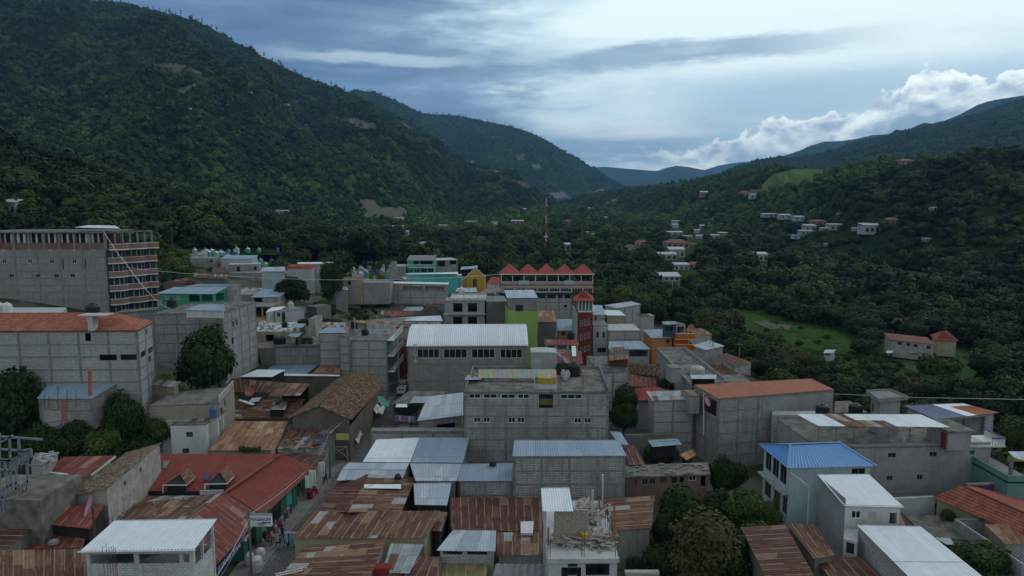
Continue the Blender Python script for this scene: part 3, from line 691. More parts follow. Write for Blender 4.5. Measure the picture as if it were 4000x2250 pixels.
TILER = tiles('new red tiles', (0.28, 0.085, 0.055), (0.33, 0.11, 0.07), (0.36, 0.14, 0.1), 0.3, 0.4)
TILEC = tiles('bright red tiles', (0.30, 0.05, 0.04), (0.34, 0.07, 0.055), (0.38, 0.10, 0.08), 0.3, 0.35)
WOOD = plain('raw wood', (0.28, 0.21, 0.15), 0.9, 0.4, 3)
BROWN = plain('brown wood', (0.11, 0.055, 0.035), 0.8, 0.3, 3)
BLACK = plain('black plastic', (0.015, 0.015, 0.016), 0.5, 0.2)
STEEL = plain('grey steel', (0.16, 0.19, 0.22), 0.6, 0.3, 2, 0.4)
RBAR = plain('rusty rebar', (0.10, 0.05, 0.035), 0.8, 0.3, 2)
PRIMER = plain('red primer steel', (0.33, 0.11, 0.07), 0.7, 0.3, 2)
WCAB = plain('white cable', (0.5, 0.5, 0.5), 0.6, 0.1)
PINKD = plain('pink dish', (0.45, 0.2, 0.27), 0.6, 0.15)
TEAL = paint('teal paint', (0.08, 0.32, 0.27))
V3 = Vector
def wpts(pts, z):
    z = list(z) if hasattr(z, '__len__') else [z] * len(pts)
    W = [P(p, zz) for p, zz in zip(pts, z)]
    if len(W) == 3: W.append(W[0] + W[2] - W[1])
    return W
def back(p0, p1, z, depth, z2=None):
    """front edge in pixels at height z -> four world corners, depth metres away from the viewer at right angles"""
    a, c = P(p0, z), P(p1, z); d = (c - a); n = V3((-d.y, d.x, 0)).normalized()
    if n.y < 0: n = -n
    e = V3((0, 0, (z if z2 is None else z2) - z))
    return [a, c, c + n * depth + e, a + n * depth + e]
def quv(q, s, t): return (q[0] * (1 - s) + q[1] * s) * (1 - t) + (q[3] * (1 - s) + q[2] * s) * t
def inset_quad(q, d, z=0.0):
    """shrink a quad by d metres on every side, drop by z"""
    ds = d / max((q[1] - q[0]).length, 0.1); dt = d / max((q[3] - q[0]).length, 0.1)
    r = [quv(q, ds, dt), quv(q, 1 - ds, dt), quv(q, 1 - ds, 1 - dt), quv(q, ds, 1 - dt)]
    return [p - V3((0, 0, z)) for p in r]
def rib_mesh(g, q, pitch=0.32, amp=0.035, ribs='t', mi=0, uvo=0.0, rows=1, sag=0.0):
    """real corrugations on a four-cornered panel; ribs='t' run front to back, 's' run sideways"""
    if ribs == 's': q = [q[1], q[2], q[3], q[0]]
    W = ((q[1] - q[0]).length + (q[2] - q[3]).length) / 2; Ln = ((q[3] - q[0]).length + (q[2] - q[1]).length) / 2
    n = max(2, min(int(W / pitch), 140)); nr = (q[1] - q[0]).cross(q[3] - q[0]).normalized()
    if nr.z < 0: nr = -nr
    prof = [(0.0, 0), (0.3, 1), (0.5, 1), (0.8, 0)]
    ss = [((i + f) / n, hgt) for i in range(n) for f, hgt in prof] + [(1.0, 0)]
    b0 = len(g.v)
    ts = [j / rows for j in range(rows + 1)]
    for tt in ts:
        for s, hh in ss:
            g.v.append(tuple(quv(q, s, tt) + nr * amp * hh - V3((0, 0, sag * math.sin(math.pi * tt)))))
    m = len(ss)
    for j in range(rows):
        for i in range(m - 1):
            a = b0 + j * m + i
            g.f.append((a, a + 1, a + 1 + m, a + m))
            g.uv.append([(ss[i][0] * W + uvo, (1 - ts[j]) * Ln), (ss[i + 1][0] * W + uvo, (1 - ts[j]) * Ln), (ss[i + 1][0] * W + uvo, (1 - ts[j + 1]) * Ln), (ss[i][0] * W + uvo, (1 - ts[j + 1]) * Ln)])
            g.mi.append(mi)
    return g
def flat_panel(g, pts, thick=0.06, mi=0, uvrot=False):
    """polygon panel with thickness; u horizontal, v up the slope"""
    n = (pts[1] - pts[0]).cross(pts[2] - pts[0]).normalized()
    if n.z < 0: n = -n; pts = pts[::-1]
    u = V3((0, 0, 1)).cross(n); u = u.normalized() if u.length > 1e-4 else V3((1, 0, 0)); v = n.cross(u)
    if uvrot: u, v = v, u
    g.poly(pts, [((p - pts[0]).dot(u), -(p - pts[0]).dot(v)) for p in pts], mi)
    lo = [p - V3((0, 0, thick)) for p in pts]
    g.poly(lo[::-1], None, mi)
    for i in range(len(pts)):
        j = (i + 1) % len(pts); g.poly([pts[i], lo[i], lo[j], pts[j]], None, mi)
rs = random.Random(11)
FOOT = []
class Bld:
    def __init__(s, name, label, q, zb=0.0, wall=None, cat='house', group=None, thick=0.18, walls=(0, 1, 2, 3)):
        s.q = [V3(p) for p in q]; s.zb = zb; s.wall = wall or BLK; s.h = {0: [], 1: [], 2: [], 3: []}; s.th = thick; s.ws = walls
        c = sum(s.q, V3()) / 4; FOOT.append([min(p.x for p in s.q), max(p.x for p in s.q), min(p.y for p in s.q), max(p.y for p in s.q)]); s.e = thing(name, label, cat, (c.x, c.y, zb), group); s.fr = None
    def ax(s, k):
        a, c = s.q[k], s.q[(k + 1) % 4]; d = V3((c.x - a.x, c.y - a.y, 0)); L = d.length; d = d / L
        n = V3((d.y, -d.x, 0)); cen = sum(s.q, V3()) / 4
        if (V3((a.x, a.y, 0)) - V3((cen.x, cen.y, 0))).dot(n) < 0: n = -n
        return a, c, d, n, L
    def uz(s, k, p):
        a, c, d, n, L = s.ax(k); r = ray(*p); t = (a - O).dot(n) / r.dot(n); w_ = O + r * t
        return (w_ - a).dot(d), w_.z
    def hole(s, k, u0, u1, z0, z1):
        a, c, d, n, L = s.ax(k); zt = min(a.z, c.z) - 0.06
        u0, u1 = sorted((u0, u1)); z0, z1 = sorted((z0, z1))
        u0 = max(u0, 0.25); u1 = min(u1, L - 0.25); z1 = min(z1, zt); z0 = max(z0, s.zb + 0.02)
        if u1 - u0 < 0.15 or z1 - z0 < 0.15: return None
        s.h[k].append((u0, u1, z0, z1)); return (u0, u1, z0, z1)
    def win(s, k, p0, p1, style='glass', n=2, mat=None):
        (u0, z0), (u1, z1) = s.uz(k, p0), s.uz(k, p1); s.winm(k, u0, u1, z0, z1, style, n, mat)
    def winm(s, k, u0, u1, z0, z1, style='glass', n=2, mat=None):
        r = s.hole(k, u0, u1, z0, z1)
        if not r or style == 'open': return
        u0, u1, z0, z1 = r; a, c, d, nn, L = s.ax(k); A = V3((a.x, a.y, 0)); Z = V3((0, 0, 1))
        def bx(g, ua, ub, za, zb_, ins, th): g.obox(A + d * ua - nn * ins + Z * za, d * (ub - ua), -nn * th, Z * (zb_ - za))
        g = MB()
        if style in ('glass', 'dark', 'grille'):
            f = 0.07 if style == 'glass' else 0.05
            bx(g, u0, u1, z0, z0 + f, 0.03, 0.08); bx(g, u0, u1, z1 - f, z1, 0.03, 0.08)
            bx(g, u0, u0 + f, z0 + f, z1 - f, 0.03, 0.08); bx(g, u1 - f, u1, z0 + f, z1 - f, 0.03, 0.08)
            for i in range(1, n): um = u0 + (u1 - u0) * i / n; bx(g, um - 0.03, um + 0.03, z0 + f, z1 - f, 0.035, 0.07)
            if style == 'grille':
                k2 = max(2, int((u1 - u0) / 0.22))
                for i in range(1, k2): um = u0 + (u1 - u0) * i / k2; bx(g, um - 0.012, um + 0.012, z0 + f, z1 - f, 0.02, 0.02)
            fm = mat or (WHT if style == 'glass' else STEEL)
            fo = g.build('window', fm, s.e)
            if style != 'grille':
                h2 = MB(); bx(h2, u0 + f, u1 - f, z0 + f, z1 - f, 0.08, 0.012)
                po = h2.build('pane', GLS, fo); po.matrix_parent_inverse = Matrix(); po.matrix_parent_inverse = fo.matrix_parent_inverse @ Matrix()
                po.matrix_parent_inverse = Matrix()
        elif style == 'door':
            bx(g, u0, u1, z0, z1, 0.08, 0.05); g.build('door', mat or BROWN, s.e)
        elif style == 'shutter':
            bx(g, u0, u1, z0, z1, 0.07, 0.04)
            for i in range(int((z1 - z0) / 0.25)): bx(g, u0, u1, z0 + i * 0.25, z0 + i * 0.25 + 0.05, 0.055, 0.03)
            g.build('shutter', mat or STEEL, s.e)
    def grid(s, k, zf, pw, ph, nx, zs, style='glass', n=2, u0=0.8, mat=None):
        a, c, d, nn, L = s.ax(k); st = (L - 2 * u0) / nx
        for z in zs:
            for i in range(nx): um = u0 + st * (i + 0.5); s.winm(k, um - pw / 2, um + pw / 2, z, z + ph, style, n, mat)
    def frame(s, ks=(0, 1, 3), sp=3.2, dz=1.5, mat=None, top=True, w=0.26): s.fr = (ks, sp, dz, mat or CONC, top, w)
    def done(s):
        g = MB()
        for k in s.ws:
            a, c, d, nn, L = s.ax(k); A = V3((a.x, a.y, 0)); Z = V3((0, 0, 1)); zt = min(a.z, c.z); H = s.h[k]
            us = sorted({0, L} | {x for h in H for x in h[:2]}); zs = sorted({s.zb, zt} | {x for h in H for x in h[2:]})
            T = s.th; cu = lambda u: min(max(u, T), L - T)
            for i in range(len(us) - 1):
                for j in range(len(zs) - 1):
                    um, zm = (us[i] + us[i + 1]) / 2, (zs[j] + zs[j + 1]) / 2
                    if any(h[0] < um < h[1] and h[2] < zm < h[3] for h in H): continue
                    if zs[j + 1] - zs[j] < 1e-4 or us[i + 1] - us[i] < 1e-4: continue
                    q = [(us[i], zs[j]), (us[i + 1], zs[j]), (us[i + 1], zs[j + 1]), (us[i], zs[j + 1])]
                    g.poly([A + d * u + Z * z for u, z in q], q)
                    g.poly([A + d * cu(u) - nn * T + Z * z for u, z in q][::-1], q[::-1])
            if abs(a.z - c.z) > 0.02:
                q = [(0, zt), (L, zt), (L if c.z > a.z else 0, max(a.z, c.z))]
                g.poly([A + d * u + Z * z for u, z in q], q); g.poly([A + d * cu(u) - nn * T + Z * z for u, z in q][::-1], q[::-1])
            g.poly([A + Z * a.z, A + d * L + Z * c.z, A + d * (L - T) - nn * T + Z * c.z, A + d * T - nn * T + Z * a.z], [(0, 0), (L, 0), (L, T), (0, T)])
            for h in H:
                P4 = [(h[0], h[2]), (h[1], h[2]), (h[1], h[3]), (h[0], h[3])]
                for i in range(4):
                    u, z = P4[i]; u2, z2 = P4[(i + 1) % 4]
                    g.poly([A + d * u + Z * z, A + d * u - nn * T + Z * z, A + d * u2 - nn * T + Z * z2, A + d * u2 + Z * z2], [(0, 0), (T, 0), (T, 1), (0, 1)])
        g.build('wall', s.wall, s.e)
        if s.fr:
            ks, sp, dz, fm, top, w = s.fr; g = MB()
            for k in ks:
                if k not in s.ws: continue
                a, c, d, nn, L = s.ax(k); A = V3((a.x, a.y, 0)); Z = V3((0, 0, 1)); H = s.h[k]
                n = max(1, round(L / sp)); zt = min(a.z, c.z)
                def seg(lo, hi, cuts):
                    out = [(lo, hi)]
                    for c0, c1 in cuts:
                        nx_ = []
                        for x0, x1 in out:
                            if c1 <= x0 or c0 >= x1: nx_.append((x0, x1)); continue
                            if c0 > x0: nx_.append((x0, c0))
                            if c1 < x1: nx_.append((c1, x1))
                        out = nx_
                    return [x for x in out if x[1] - x[0] > 0.1]
                for i in range(n + 1):
                    u = min(max(L * i / n, w / 2 - 0.03), L - w / 2 + 0.03)
                    for z0, z1 in seg(s.zb, a.z + (c.z - a.z) * u / L - 0.01, [(h[2] - 0.05, h[3] + 0.05) for h in H if h[0] < u + w / 2 and h[1] > u - w / 2]):
                        g.obox(A + d * (u - w / 2) + Z * z0, d * w, nn * 0.05, Z * (z1 - z0))
                zz = zt - 0.2; lv = 0
                while zz > s.zb + 0.2:
                    hh = 0.2 if lv % 2 == 0 else 0.14
                    for u0, u1 in seg(0.02, L - 0.02, [(h[0], h[1]) for h in H if h[2] < zz + hh and h[3] > zz]):
                        g.obox(A + d * u0 + Z * zz, d * (u1 - u0), nn * 0.036, Z * hh)
                    zz -= dz; lv += 1
            g.build('concrete_frame', fm, s.e)
        return s
    def sheet(s, q, mat, pitch=0.32, ribs='t', amp=0.035, name='roof', sag=0.0):
        return rib_mesh(MB(), q, pitch, amp, ribs, uvo=rs.uniform(0, 50), rows=3 if sag else 1, sag=sag).build(name, mat, s.e)
    def slab(s, q, th=0.2, mat=None, name='roof_slab', oh=0.0):
        q = inset_quad(q, -oh) if oh else q; g = MB()
        g.hexa([p - V3((0, 0, th)) for p in q] + list(q)); return g.build(name, mat or CONCD, s.e)
    def parapet(s, q, h=0.8, mat=None, t_=0.15, ks=(0, 1, 2, 3)):
        g = MB()
        for k in ks:
            a, c = q[k], q[(k + 1) % 4]; d = (c - a); d.z = 0; L = d.length; d.normalize(); n = V3((-d.y, d.x, 0)); cen = sum(q, V3()) / 4
            if (cen - a).dot(n) < 0: n = -n
            t1 = t_ if True else 0
            g.hexa([a + d * 0 + n * .0, c, c + n * t1 - d * t1, a + n * t1 + d * t1] + [p + V3((0, 0, h)) for p in (a, c, c + n * t1 - d * t1, a + n * t1 + d * t1)])
            b0 = len(g.uv) - 6
            for i in range(6):
                f = g.f[b0 + i]; g.uv[b0 + i] = [((V3(g.v[x]) - a).dot(d), g.v[x][2]) for x in f]
        return g.build('parapet', mat or s.wall, s.e)
def shed(label, pts, z, wall=None, roof=None, zb=0.0, ribs='t', ins=0.25, pitch=0.32, name='house', cat='house', wins=(), fr=None, group=None, amp=0.035, ks=(0, 1, 2, 3), sag=0.0):
    q = pts if hasattr(pts[0], 'x') else wpts(pts, z)
    B = Bld(name, label, inset_quad(q, ins, 0.06), zb, wall, cat, group, walls=ks)
    for w_ in wins: B.win(*w_)
    if fr: B.frame(**fr) if isinstance(fr, dict) else B.frame()
    B.done(); B.sheet(q, roof or ZINC, pitch, ribs, amp, sag=sag); return B
def flat(label, pts, z, wall=None, roof=None, zb=0.0, name='house', cat='house', wins=(), fr=None, par=0.0, group=None, oh=0.0, th=0.18, pk=(0, 1, 2, 3)):
    q = pts if hasattr(pts[0], 'x') else wpts(pts, z)
    B = Bld(name, label, [p - V3((0, 0, th)) for p in q], zb, wall, cat, group)
    for w_ in wins: B.win(*w_)
    if fr: B.frame(**fr) if isinstance(fr, dict) else B.frame()
    B.done(); B.slab(q, th - 0.004, roof, oh=oh)
    if par: B.parapet(inset_quad(q, 0.01, 0), par, ks=pk)
    return B
def hip(B, q, r0, r1, mat, name='roof', th=0.08):
    """eave quad (FL FR BR BL) + ridge left/right points"""
    g = MB()
    flat_panel(g, [q[0], q[1], r1, r0], th); flat_panel(g, [q[2], q[3], r0, r1], th)
    flat_panel(g, [q[1], q[2], r1], th); flat_panel(g, [q[3], q[0], r0], th)
    return g.build(name, mat, B.e)
def things_mesh(name, label, cat, g, mat, group=None, parts=()):
    """single-mesh thing"""
    o = g.build(name, mat); tag(o, label, cat, group); return o
# small equipment
def tank(p, z, label, r=0.55, h=1.1, mat=None, group=None, Y=None):
    c = P(p, z) if Y is None else PD(p, Y); t_ = thing('water_tank', label, 'water tank', c, group)
    g = MB(); pr = [(0.01, 0), (r, 0.0)]
    for i in range(5): zz = h * i / 5; pr += [(r, zz + 0.02), (r, zz + h / 5 - 0.05), (r * 0.965, zz + h / 5 - 0.02)]
    pr += [(r, h), (r * 0.75, h * 1.2), (r * 0.3, h * 1.3)]
    g.lathe(c, pr, 16); g.build('tank_body', mat or BLACK, t_)
    g = MB(); g.lathe(c, [(r * 0.34, h * 1.28), (r * 0.34, h * 1.38), (0.01, h * 1.4)], 12); g.build('lid', mat or BLACK, t_); return t_
def dish(p, z, label, r=0.45, mat=None, az=0.6, Y=None, pole=0.8, el=0.5, group=None):
    c = P(p, z) if Y is None else PD(p, Y); t_ = thing('satellite_dish', label, 'satellite dish', c, group)
    n = V3((math.sin(az) * math.cos(el), -math.cos(az) * math.cos(el), math.sin(el))); x = n.orthogonal().normalized(); y = n.cross(x); top = c + V3((0, 0, pole))
    g = MB(); rings = []
    for k in range(5):
        rr_ = r * k / 4; dep = 0.22 * r * (k / 4) ** 2
        rings.append([top + x * math.cos(a) * rr_ + y * math.sin(a) * rr_ * 0.92 + n * dep for a in [2 * math.pi * i / 16 for i in range(16)]])
    for a, c2 in zip(rings, rings[1:]):
        for i in range(16): j = (i + 1) % 16; g.poly([a[i], a[j], c2[j], c2[i]]); g.poly([q_ - n * 0.02 for q_ in (c2[i], c2[j], a[j], a[i])])
    g.build('reflector', mat or PINKD, t_, True)
    g = MB(); g.tube(c - V3((0, 0, 0.2)), top, 0.03, n=6); g.build('mast', STEEL, t_)
    g = MB(); g.beam(top - y * r * 0.85, top + n * r * 0.95, 0.025); g.tube(top + n * r * 0.9, top + n * r * 1.08, 0.05, n=8); g.build('feed_arm', STEEL, t_); return t_
def wire(name, label, pts, r=0.02, mat=None, sag=0.0, n=12, cat='cable', group=None):
    g = MB(); L = []
    for a, c in zip(pts, pts[1:]):
        for i in range(n): t_ = i / n; L.append(V3(a).lerp(V3(c), t_) - V3((0, 0, sag * 4 * t_ * (1 - t_))))
    L.append(V3(pts[-1]))
    for a, c in zip(L, L[1:]): g.tube(a, c, r, n=5, caps=False)
    return things_mesh(name, label, cat, g, mat or WCAB, group)
def rebar_set(B, spots, h=1.6, n=4, mat=None):
    g = MB()
    for c in spots:
        for i in range(n):
            o_ = V3((0.1 * (1 if i & 1 else -1), 0.1 * (1 if i & 2 else -1), 0)); g.tube(c + o_, c + o_ + V3((rs.uniform(-.04, .04), rs.uniform(-.04, .04), h * rs.uniform(0.75, 1.1))), 0.014, n=4, caps=False)
    g.build('rebar', mat or RBAR, B.e)
# the town, front left
# white corrugated gallery house (front)
q = wpts([A_(750, 1210), A_(1830, 1195), A_(2045, 905), A_(1080, 920)], [8.5, 8.5, 8.9, 8.9])
B = Bld('house', 'grey block house with open top gallery under a new white corrugated roof, lower left', inset_quad(q, 0.3, 0.1), 0, BLKW)
for a, c in (((845, 1240), (1262, 1328)), ((1300, 1238), (1688, 1328)), ((1716, 1238), (1783, 1325))): B.win(0, A_(*a), A_(*c), 'open')
L1 = B.ax(1)[4]; B.winm(1, 0.4, L1 * 0.45, 6.6, 8.3, 'open'); B.winm(1, L1 * 0.5, L1 - 0.4, 6.6, 8.4, 'open'); B.winm(2, 0.5, 4, 6.7, 8.4, 'open')
B.frame((0, 1), 4.6, 2.6, CONCL, w=0.3); B.done(); B.sheet(q, ZWHT, 0.27, amp=0.045)
g = MB(); g.tube(q[0] - V3((0.1, 0.12, 0.02)), q[1] + V3((0.1, -0.12, -0.02)), 0.07, n=8); g.build('gutter', WHT, B.e)
g = MB(); g.hexa([p - V3((0, 0, 2.75)) for p in inset_quad(q, 0.5)] + [p - V3((0, 0, 2.6)) for p in inset_quad(q, 0.5)]); g.build('floor', CONC, B.e)
g = MB()
for u in (975, 1010, 1035, 1060, 1080, 1095): c = PD(A_(u, 1330), 50.6); g.tube(c - V3((0, 0, 3.2)), c + V3((0, 0, rs.uniform(1.2, 1.7))), 0.02, n=5)
things_mesh('rebar_cluster', 'rusty rebar rods standing up in front of the grey gallery house', 'rebar', g, RBAR)
# rusty roofs far left
shed('rusty low roof with bare pale patches, running off the bottom left corner', [A_(-60, 1500), A_(822, 1500), A_(826, 1188), A_(-60, 1205)], [5.4, 5.4, 6.6, 6.6], BLK, RUST, 0)
shed('long rusty roof beside the steel frame with a narrow pale sheet near its top', [A_(-350, 1160), A_(100, 1160), A_(655, 722), A_(265, 685)], [6.2, 6.2, 6.8, 6.8], BLKD, RUSTD, 0, ribs='s')
shed('small red roof with a deep shaded eave below the tiled long house', [A_(435, 962), A_(842, 1000), A_(985, 780), A_(640, 785)], [6.2, 6.2, 6.9, 6.9], DARKM, REDR, 0)  # near-black wall colour stands in for the shadow below the eave
shed('low red roof with grey sheet and a white box on it, behind the gallery house', [A_(200, 1195), A_(770, 1180), A_(835, 1010), A_(440, 1012)], [4.8, 4.8, 5.2, 5.2], BLKD, REDR, 0)
g = MB(); c = P(A_(640, 1040), 5.15); g.box((c.x - .35, c.y - .3, c.z), (c.x + .35, c.y + .3, c.z + .35)); things_mesh('box', 'white box lying on the low red roof, nearer the dish pole', 'box', g, WHT)
g = MB(); c = P(A_(735, 1045), 5.1); g.obox(c, (0.9, .1, 0), (-.1, .7, 0), (0, 0, .3)); things_mesh('box', 'white slanted box lying on the low red roof beside the gallery house', 'box', g, WHT)
g = MB(); c = P(A_(505, 1140), 5.0); g.lathe(c, [(0.02, 0), (.5, 0.02), (.4, .3), (.15, .42), (.01, .43)], 9); things_mesh('bundle', 'grey bundle lying on the low red roof', 'bundle', g, plain('grey cloth', (.2, .2, .21)))
# old market block with red roofs along the street
mk = thing('market_building', 'long market building with bright red and rusty roof slopes and green street front', 'building', (-33, 73, 0))
class _P: pass
MK = _P(); MK.e = mk
def rq(pts, z, mat, ribs='t', pitch=0.3): return rib_mesh(MB(), wpts(pts, z), pitch, 0.03, ribs, uvo=rs.uniform(0, 60)).build('roof', mat, mk)
rq([A_(1305, 645), A_(2110, 645), B_(400, 300), A_(1530, 295)], [4.4, 4.4, 6.0, 6.0], REDP)
rq([A_(2112, 650), B_(225, 875), B_(730, 430), B_(402, 300)], [4.6, 3.4, 3.4, 6.05], REDR if False else REDP, 's')
rq([A_(1660, 1010), A_(1990, 1392), B_(220, 880), A_(2120, 662)], [5.4, 3.4, 3.4, 4.7], REDR, 's')
rq([A_(830, 1000), A_(1700, 985), A_(2120, 665), A_(1000, 790)], [4.3, 5.3, 4.75, 4.4], RUST)
rq([A_(1180, 772), A_(1780, 768), A_(2080, 688), A_(1370, 690)], [4.05, 4.15, 4.2, 4.0], RUSTZ)
g = MB(); a = P(A_(1305, 655), 4.3); c = P(A_(2110, 655), 4.3); g.hexa([a - V3((0, 0, 1)), c - V3((0, 0, 1)), c + V3((0, .2, -1)), a + V3((0, .2, -1)), a, c, c + V3((0, .2, 0)), a + V3((0, .2, 0))]); g.build('fascia', DARKM, mk)
g = MB(); g.beam(P(A_(1880, 660), 4.5), P(A_(2100, 655), 4.5), 0.15, 0.5); g.build('flashing', CONCL, mk)
g = MB(); a, c = P(B_(400, 300), 6.12), P(A_(2116, 655), 4.75); g.beam(a, c, .35, .06); g.beam(c, P(A_(1665, 1005), 5.4), .3, .06); g.build('ridge_cap', REDR, mk)
X0, X1 = P(B_(60, 1300), 0.15), P(B_(725, 588), 0.15)
B = Bld('market_front', '', [V3((X1.x, X1.y, 3.55)), V3((X1.x - 5, X1.y, 3.55)), V3((X0.x - 5, X0.y, 3.55)), V3((X0.x, X0.y, 3.55))], 0.1, paint('green shopfront paint', (0.035, 0.13, 0.085)))
bpy.data.objects.remove(B.e); B.e = mk; L = B.ax(3)[4]; u = 0.8; i = 0
while u < L - 2:
    wdt = [2.0, 1.5, 2.6, 1.7][i % 4]; B.winm(3, u, u + wdt, 0.15, 2.7, ['open', 'shutter', 'open', 'door'][i % 4], mat=[None, STEEL, None, TEAL][i % 4]); u += wdt + [1.2, 0.8, 1.6][i % 3]; i += 1
B.done()
g = MB(); a, c, d, n, L = B.ax(3); AA = V3((a.x, a.y, 0))
for k in range(int(L / 3)): g = MB(); g.obox(AA + d * (k * 3 + 0.2) + n * 0.004 + V3((0, 0, 2.8)), d * 2.2, n * 0.05, V3((0, 0, .65))); g.build('sign_panel', PLC, mk)
for k, (ap, l, r, dl, dr) in enumerate((((1690, 482), (1530, 590), (1757, 590), (1580, 642), (1742, 640)), ((2065, 465), (1925, 582), (2140, 577), (1960, 640), (2110, 635)))):
    za = 5.9; pa = P(A_(*ap), za); pl, pr = P(A_(*l), 5.3), P(A_(*r), 5.3); pb = pa + V3((0, 2.2, -0.15)); g = MB()
    flat_panel(g, [pl, pa, pb, pl + V3((0, 2.2, 0))], .03, uvrot=True); flat_panel(g, [pa, pr, pr + V3((0, 2.2, 0)), pb], .03, uvrot=True)
    do = g.build('dormer', RUST, mk)
    g = MB(); g.poly([pl + V3((.15, .3, 0)), pr + V3((-.15, .3, 0)), pa + V3((0, .3, -.1))]);
    g.obox(pl + V3((.3, .35, -1.0)), V3((pr.x - pl.x - .6, 0, 0)), V3((0, .1, 0)), V3((0, 0, 1)))
    gb = g.build('gable_board', RUSTZ if False else DARKM, do); gb.matrix_parent_inverse = Matrix()
    g = MB(); g.beam(pl, pr, .09); g.beam(pl, pl - V3((0, 0, .9)), .1);
    gt = g.build('gutter', WHT, do); gt.matrix_parent_inverse = Matrix()
q = [P(A_(*p), z) for p, z in (((1908, 552), 4.95), ((1956, 552), 4.95), ((1980, 490), 5.2), ((1936, 490), 5.2))]; g = MB(); flat_panel(g, [p + V3((0, 0, .15)) for p in q], .05); things_mesh('solar_panel', 'small dark blue solar panel between the two dormers of the red roof', 'solar panel', g, plain('solar cells', (0.02, 0.04, 0.12), 0.25, 0.2, 8))
q = [P(A_(*p), z) for p, z in (((1520, 430), 5.3), ((1560, 445), 5.3), ((1600, 368), 5.7), ((1545, 366), 5.7))]; g = MB(); flat_panel(g, [p + V3((0, 0, .12)) for p in q], .03); things_mesh('metal_sheet', 'loose grey sheet lying near the left end of the bright red roof', 'metal sheet', g, FIBRE)
# long house with lichened tiles
q = wpts([A_(615, 697), A_(1010, 625), A_(1525, 190), A_(1190, 285)], [7.2, 8.6, 8.6, 7.2])
B = Bld('house', 'long narrow house with a mottled clay tile roof and a stained pale side wall', inset_quad(q, 0.25, 0.1), 0, PLD)
for u in (3.5, 7.2): B.winm(1, u, u + .5, 7.2, 7.7, 'open')
B.done(); B.sheet(q, TILEG, 0.26, 's', 0.06)
a, c, d, n, L = B.ax(1); AA = V3((a.x, a.y, 0))
for k in range(5): g = MB(); g.obox(AA + d * (0.6 + k * L / 5.2) + V3((0, 0, 4.8)), d * (L / 5.2 - .9), n * .04, V3((0, 0, 1.5))); g.build('wall_panel', PLD, B.e)
# red roof, small red roof and shed at the far left
shed('dull red sheet roof over an olive wall, left of the tiled long house', [A_(398, 460), A_(800, 517), A_(1085, 312), A_(600, 325)], [6, 6, 7, 7], PLC, REDR, 3)
for k in (0, 1): g = MB(); g.beam(*((P(A_(388, 463), 6.1), P(A_(635, 490), 6.1), .25, .12), (P(A_(860, 500), 6.2), P(A_(1088, 322), 7.1), .12, .2))[k]); things_mesh('gutter', ['pale gutter along the lower edge of the dull red roof', 'pale edge board between the dull red roof and long tiled roof'][k], 'gutter', g, WHT)
shed('small low red roof on a stained plank wall, left end of the tiled house', [A_(270, 625), A_(600, 606), A_(722, 556), A_(320, 566)], [5.5, 5.5, 5.8, 5.8], PLD, REDR, 2)
flat('small dark concrete hut with rubble on its flat roof by the steel frame', [A_(290, 385), A_(400, 402), A_(540, 300), A_(330, 285)], 7.5, PLG, CONCD, 2)
g = MB()
for i in range(26): c = P(A_(rs.uniform(330, 480), rs.uniform(300, 375)), 7.5); g.obox(c, (rs.uniform(.2, .9), rs.uniform(-.3, .3), 0), (rs.uniform(-.2, .2), .2, 0), (0, 0, rs.uniform(.05, .3)))
o = things_mesh('rubble', 'pale rubble and scrap heaped on the dark concrete hut', 'rubble', g, PLGL)
# steel frame under construction
sf = thing('steel_frame', 'grey welded steel frame with a stair, unfinished, at the left edge', 'steel frame', PD(A_(60, 700), 60))
Ys = 60; S = lambda u, v, y=0: PD(A_(u, v), Ys + y)
for nm, segs in (('column', [(-5, 100, -5, 600), (90, 140, 105, 620), (175, 150, 190, 420), (45, 370, 75, 650), (150, 440, 155, 640), (250, 270, 262, 560), (290, 250, 300, 330), (20, 640, 45, 850), (-30, 600, -30, 900)]), ('beam', [(-60, 128, 395, 160), (-60, 245, 210, 268), (180, 268, 285, 250), (-60, 360, 110, 352), (-60, 440, 120, 452), (270, 405, 390, 400), (0, 190, 120, 122), (-20, 640, 170, 560), (0, 720, 270, 545)]), ('stair_rail', [(105, 355, 285, 252), (120, 450, 265, 360), (0, 350, 105, 355)])):
    for s_g in segs:
        g = MB(); g.beam(S(*s_g[:2]), S(*s_g[2:]), 0.16); g.build(nm, STEEL, sf)
g = MB()
for k in range(9): t_ = k / 8; g.beam(S(105 + 180 * t_, 355 - 103 * t_), S(120 + 145 * t_, 450 - 90 * t_), .1)
g.build('baluster_row', STEEL, sf)
g = MB()
for k in range(9): g.beam(S(-40 + 36 * k, 600 - k * 4, 1), S(-40 + 36 * k + rs.uniform(-20, 20), 690, 3), .08)
for k in range(60): c = S(rs.uniform(-40, 260), rs.uniform(560, 680), rs.uniform(0, 5)); g.beam(c, c + V3((rs.uniform(-1, 1), rs.uniform(-.6, .6), rs.uniform(-.3, .4))), .06)
tag(g.build('platform_boards', WOOD, sf), kind='stuff')  # platform of the steel frame: beams and strewn sticks in one mesh
g = MB(); c = S(-60, 690, 0); g.obox(c - V3((3, 0, 6)), (7.2, 0, 0), (0, 6, 0), (0, 0, 5.6)); g.build('deck', CONCD, sf)
dp = thing('satellite_dish', 'pink satellite dish on a tall brown pole behind the white gallery roof', 'satellite dish', PD(A_(890, 1020), 59))
c = PD(A_(890, 1040), 59); top = PD(A_(872, 800), 59); g = MB(); g.tube(c - V3((0, 0, 1.5)), top, .1, n=8); g.build('mast', BROWN, dp)
g = MB(); n = V3((-0.75, -0.5, .35)).normalized(); x = n.orthogonal().normalized(); y = n.cross(x); cc_ = PD(A_(852, 785), 59)
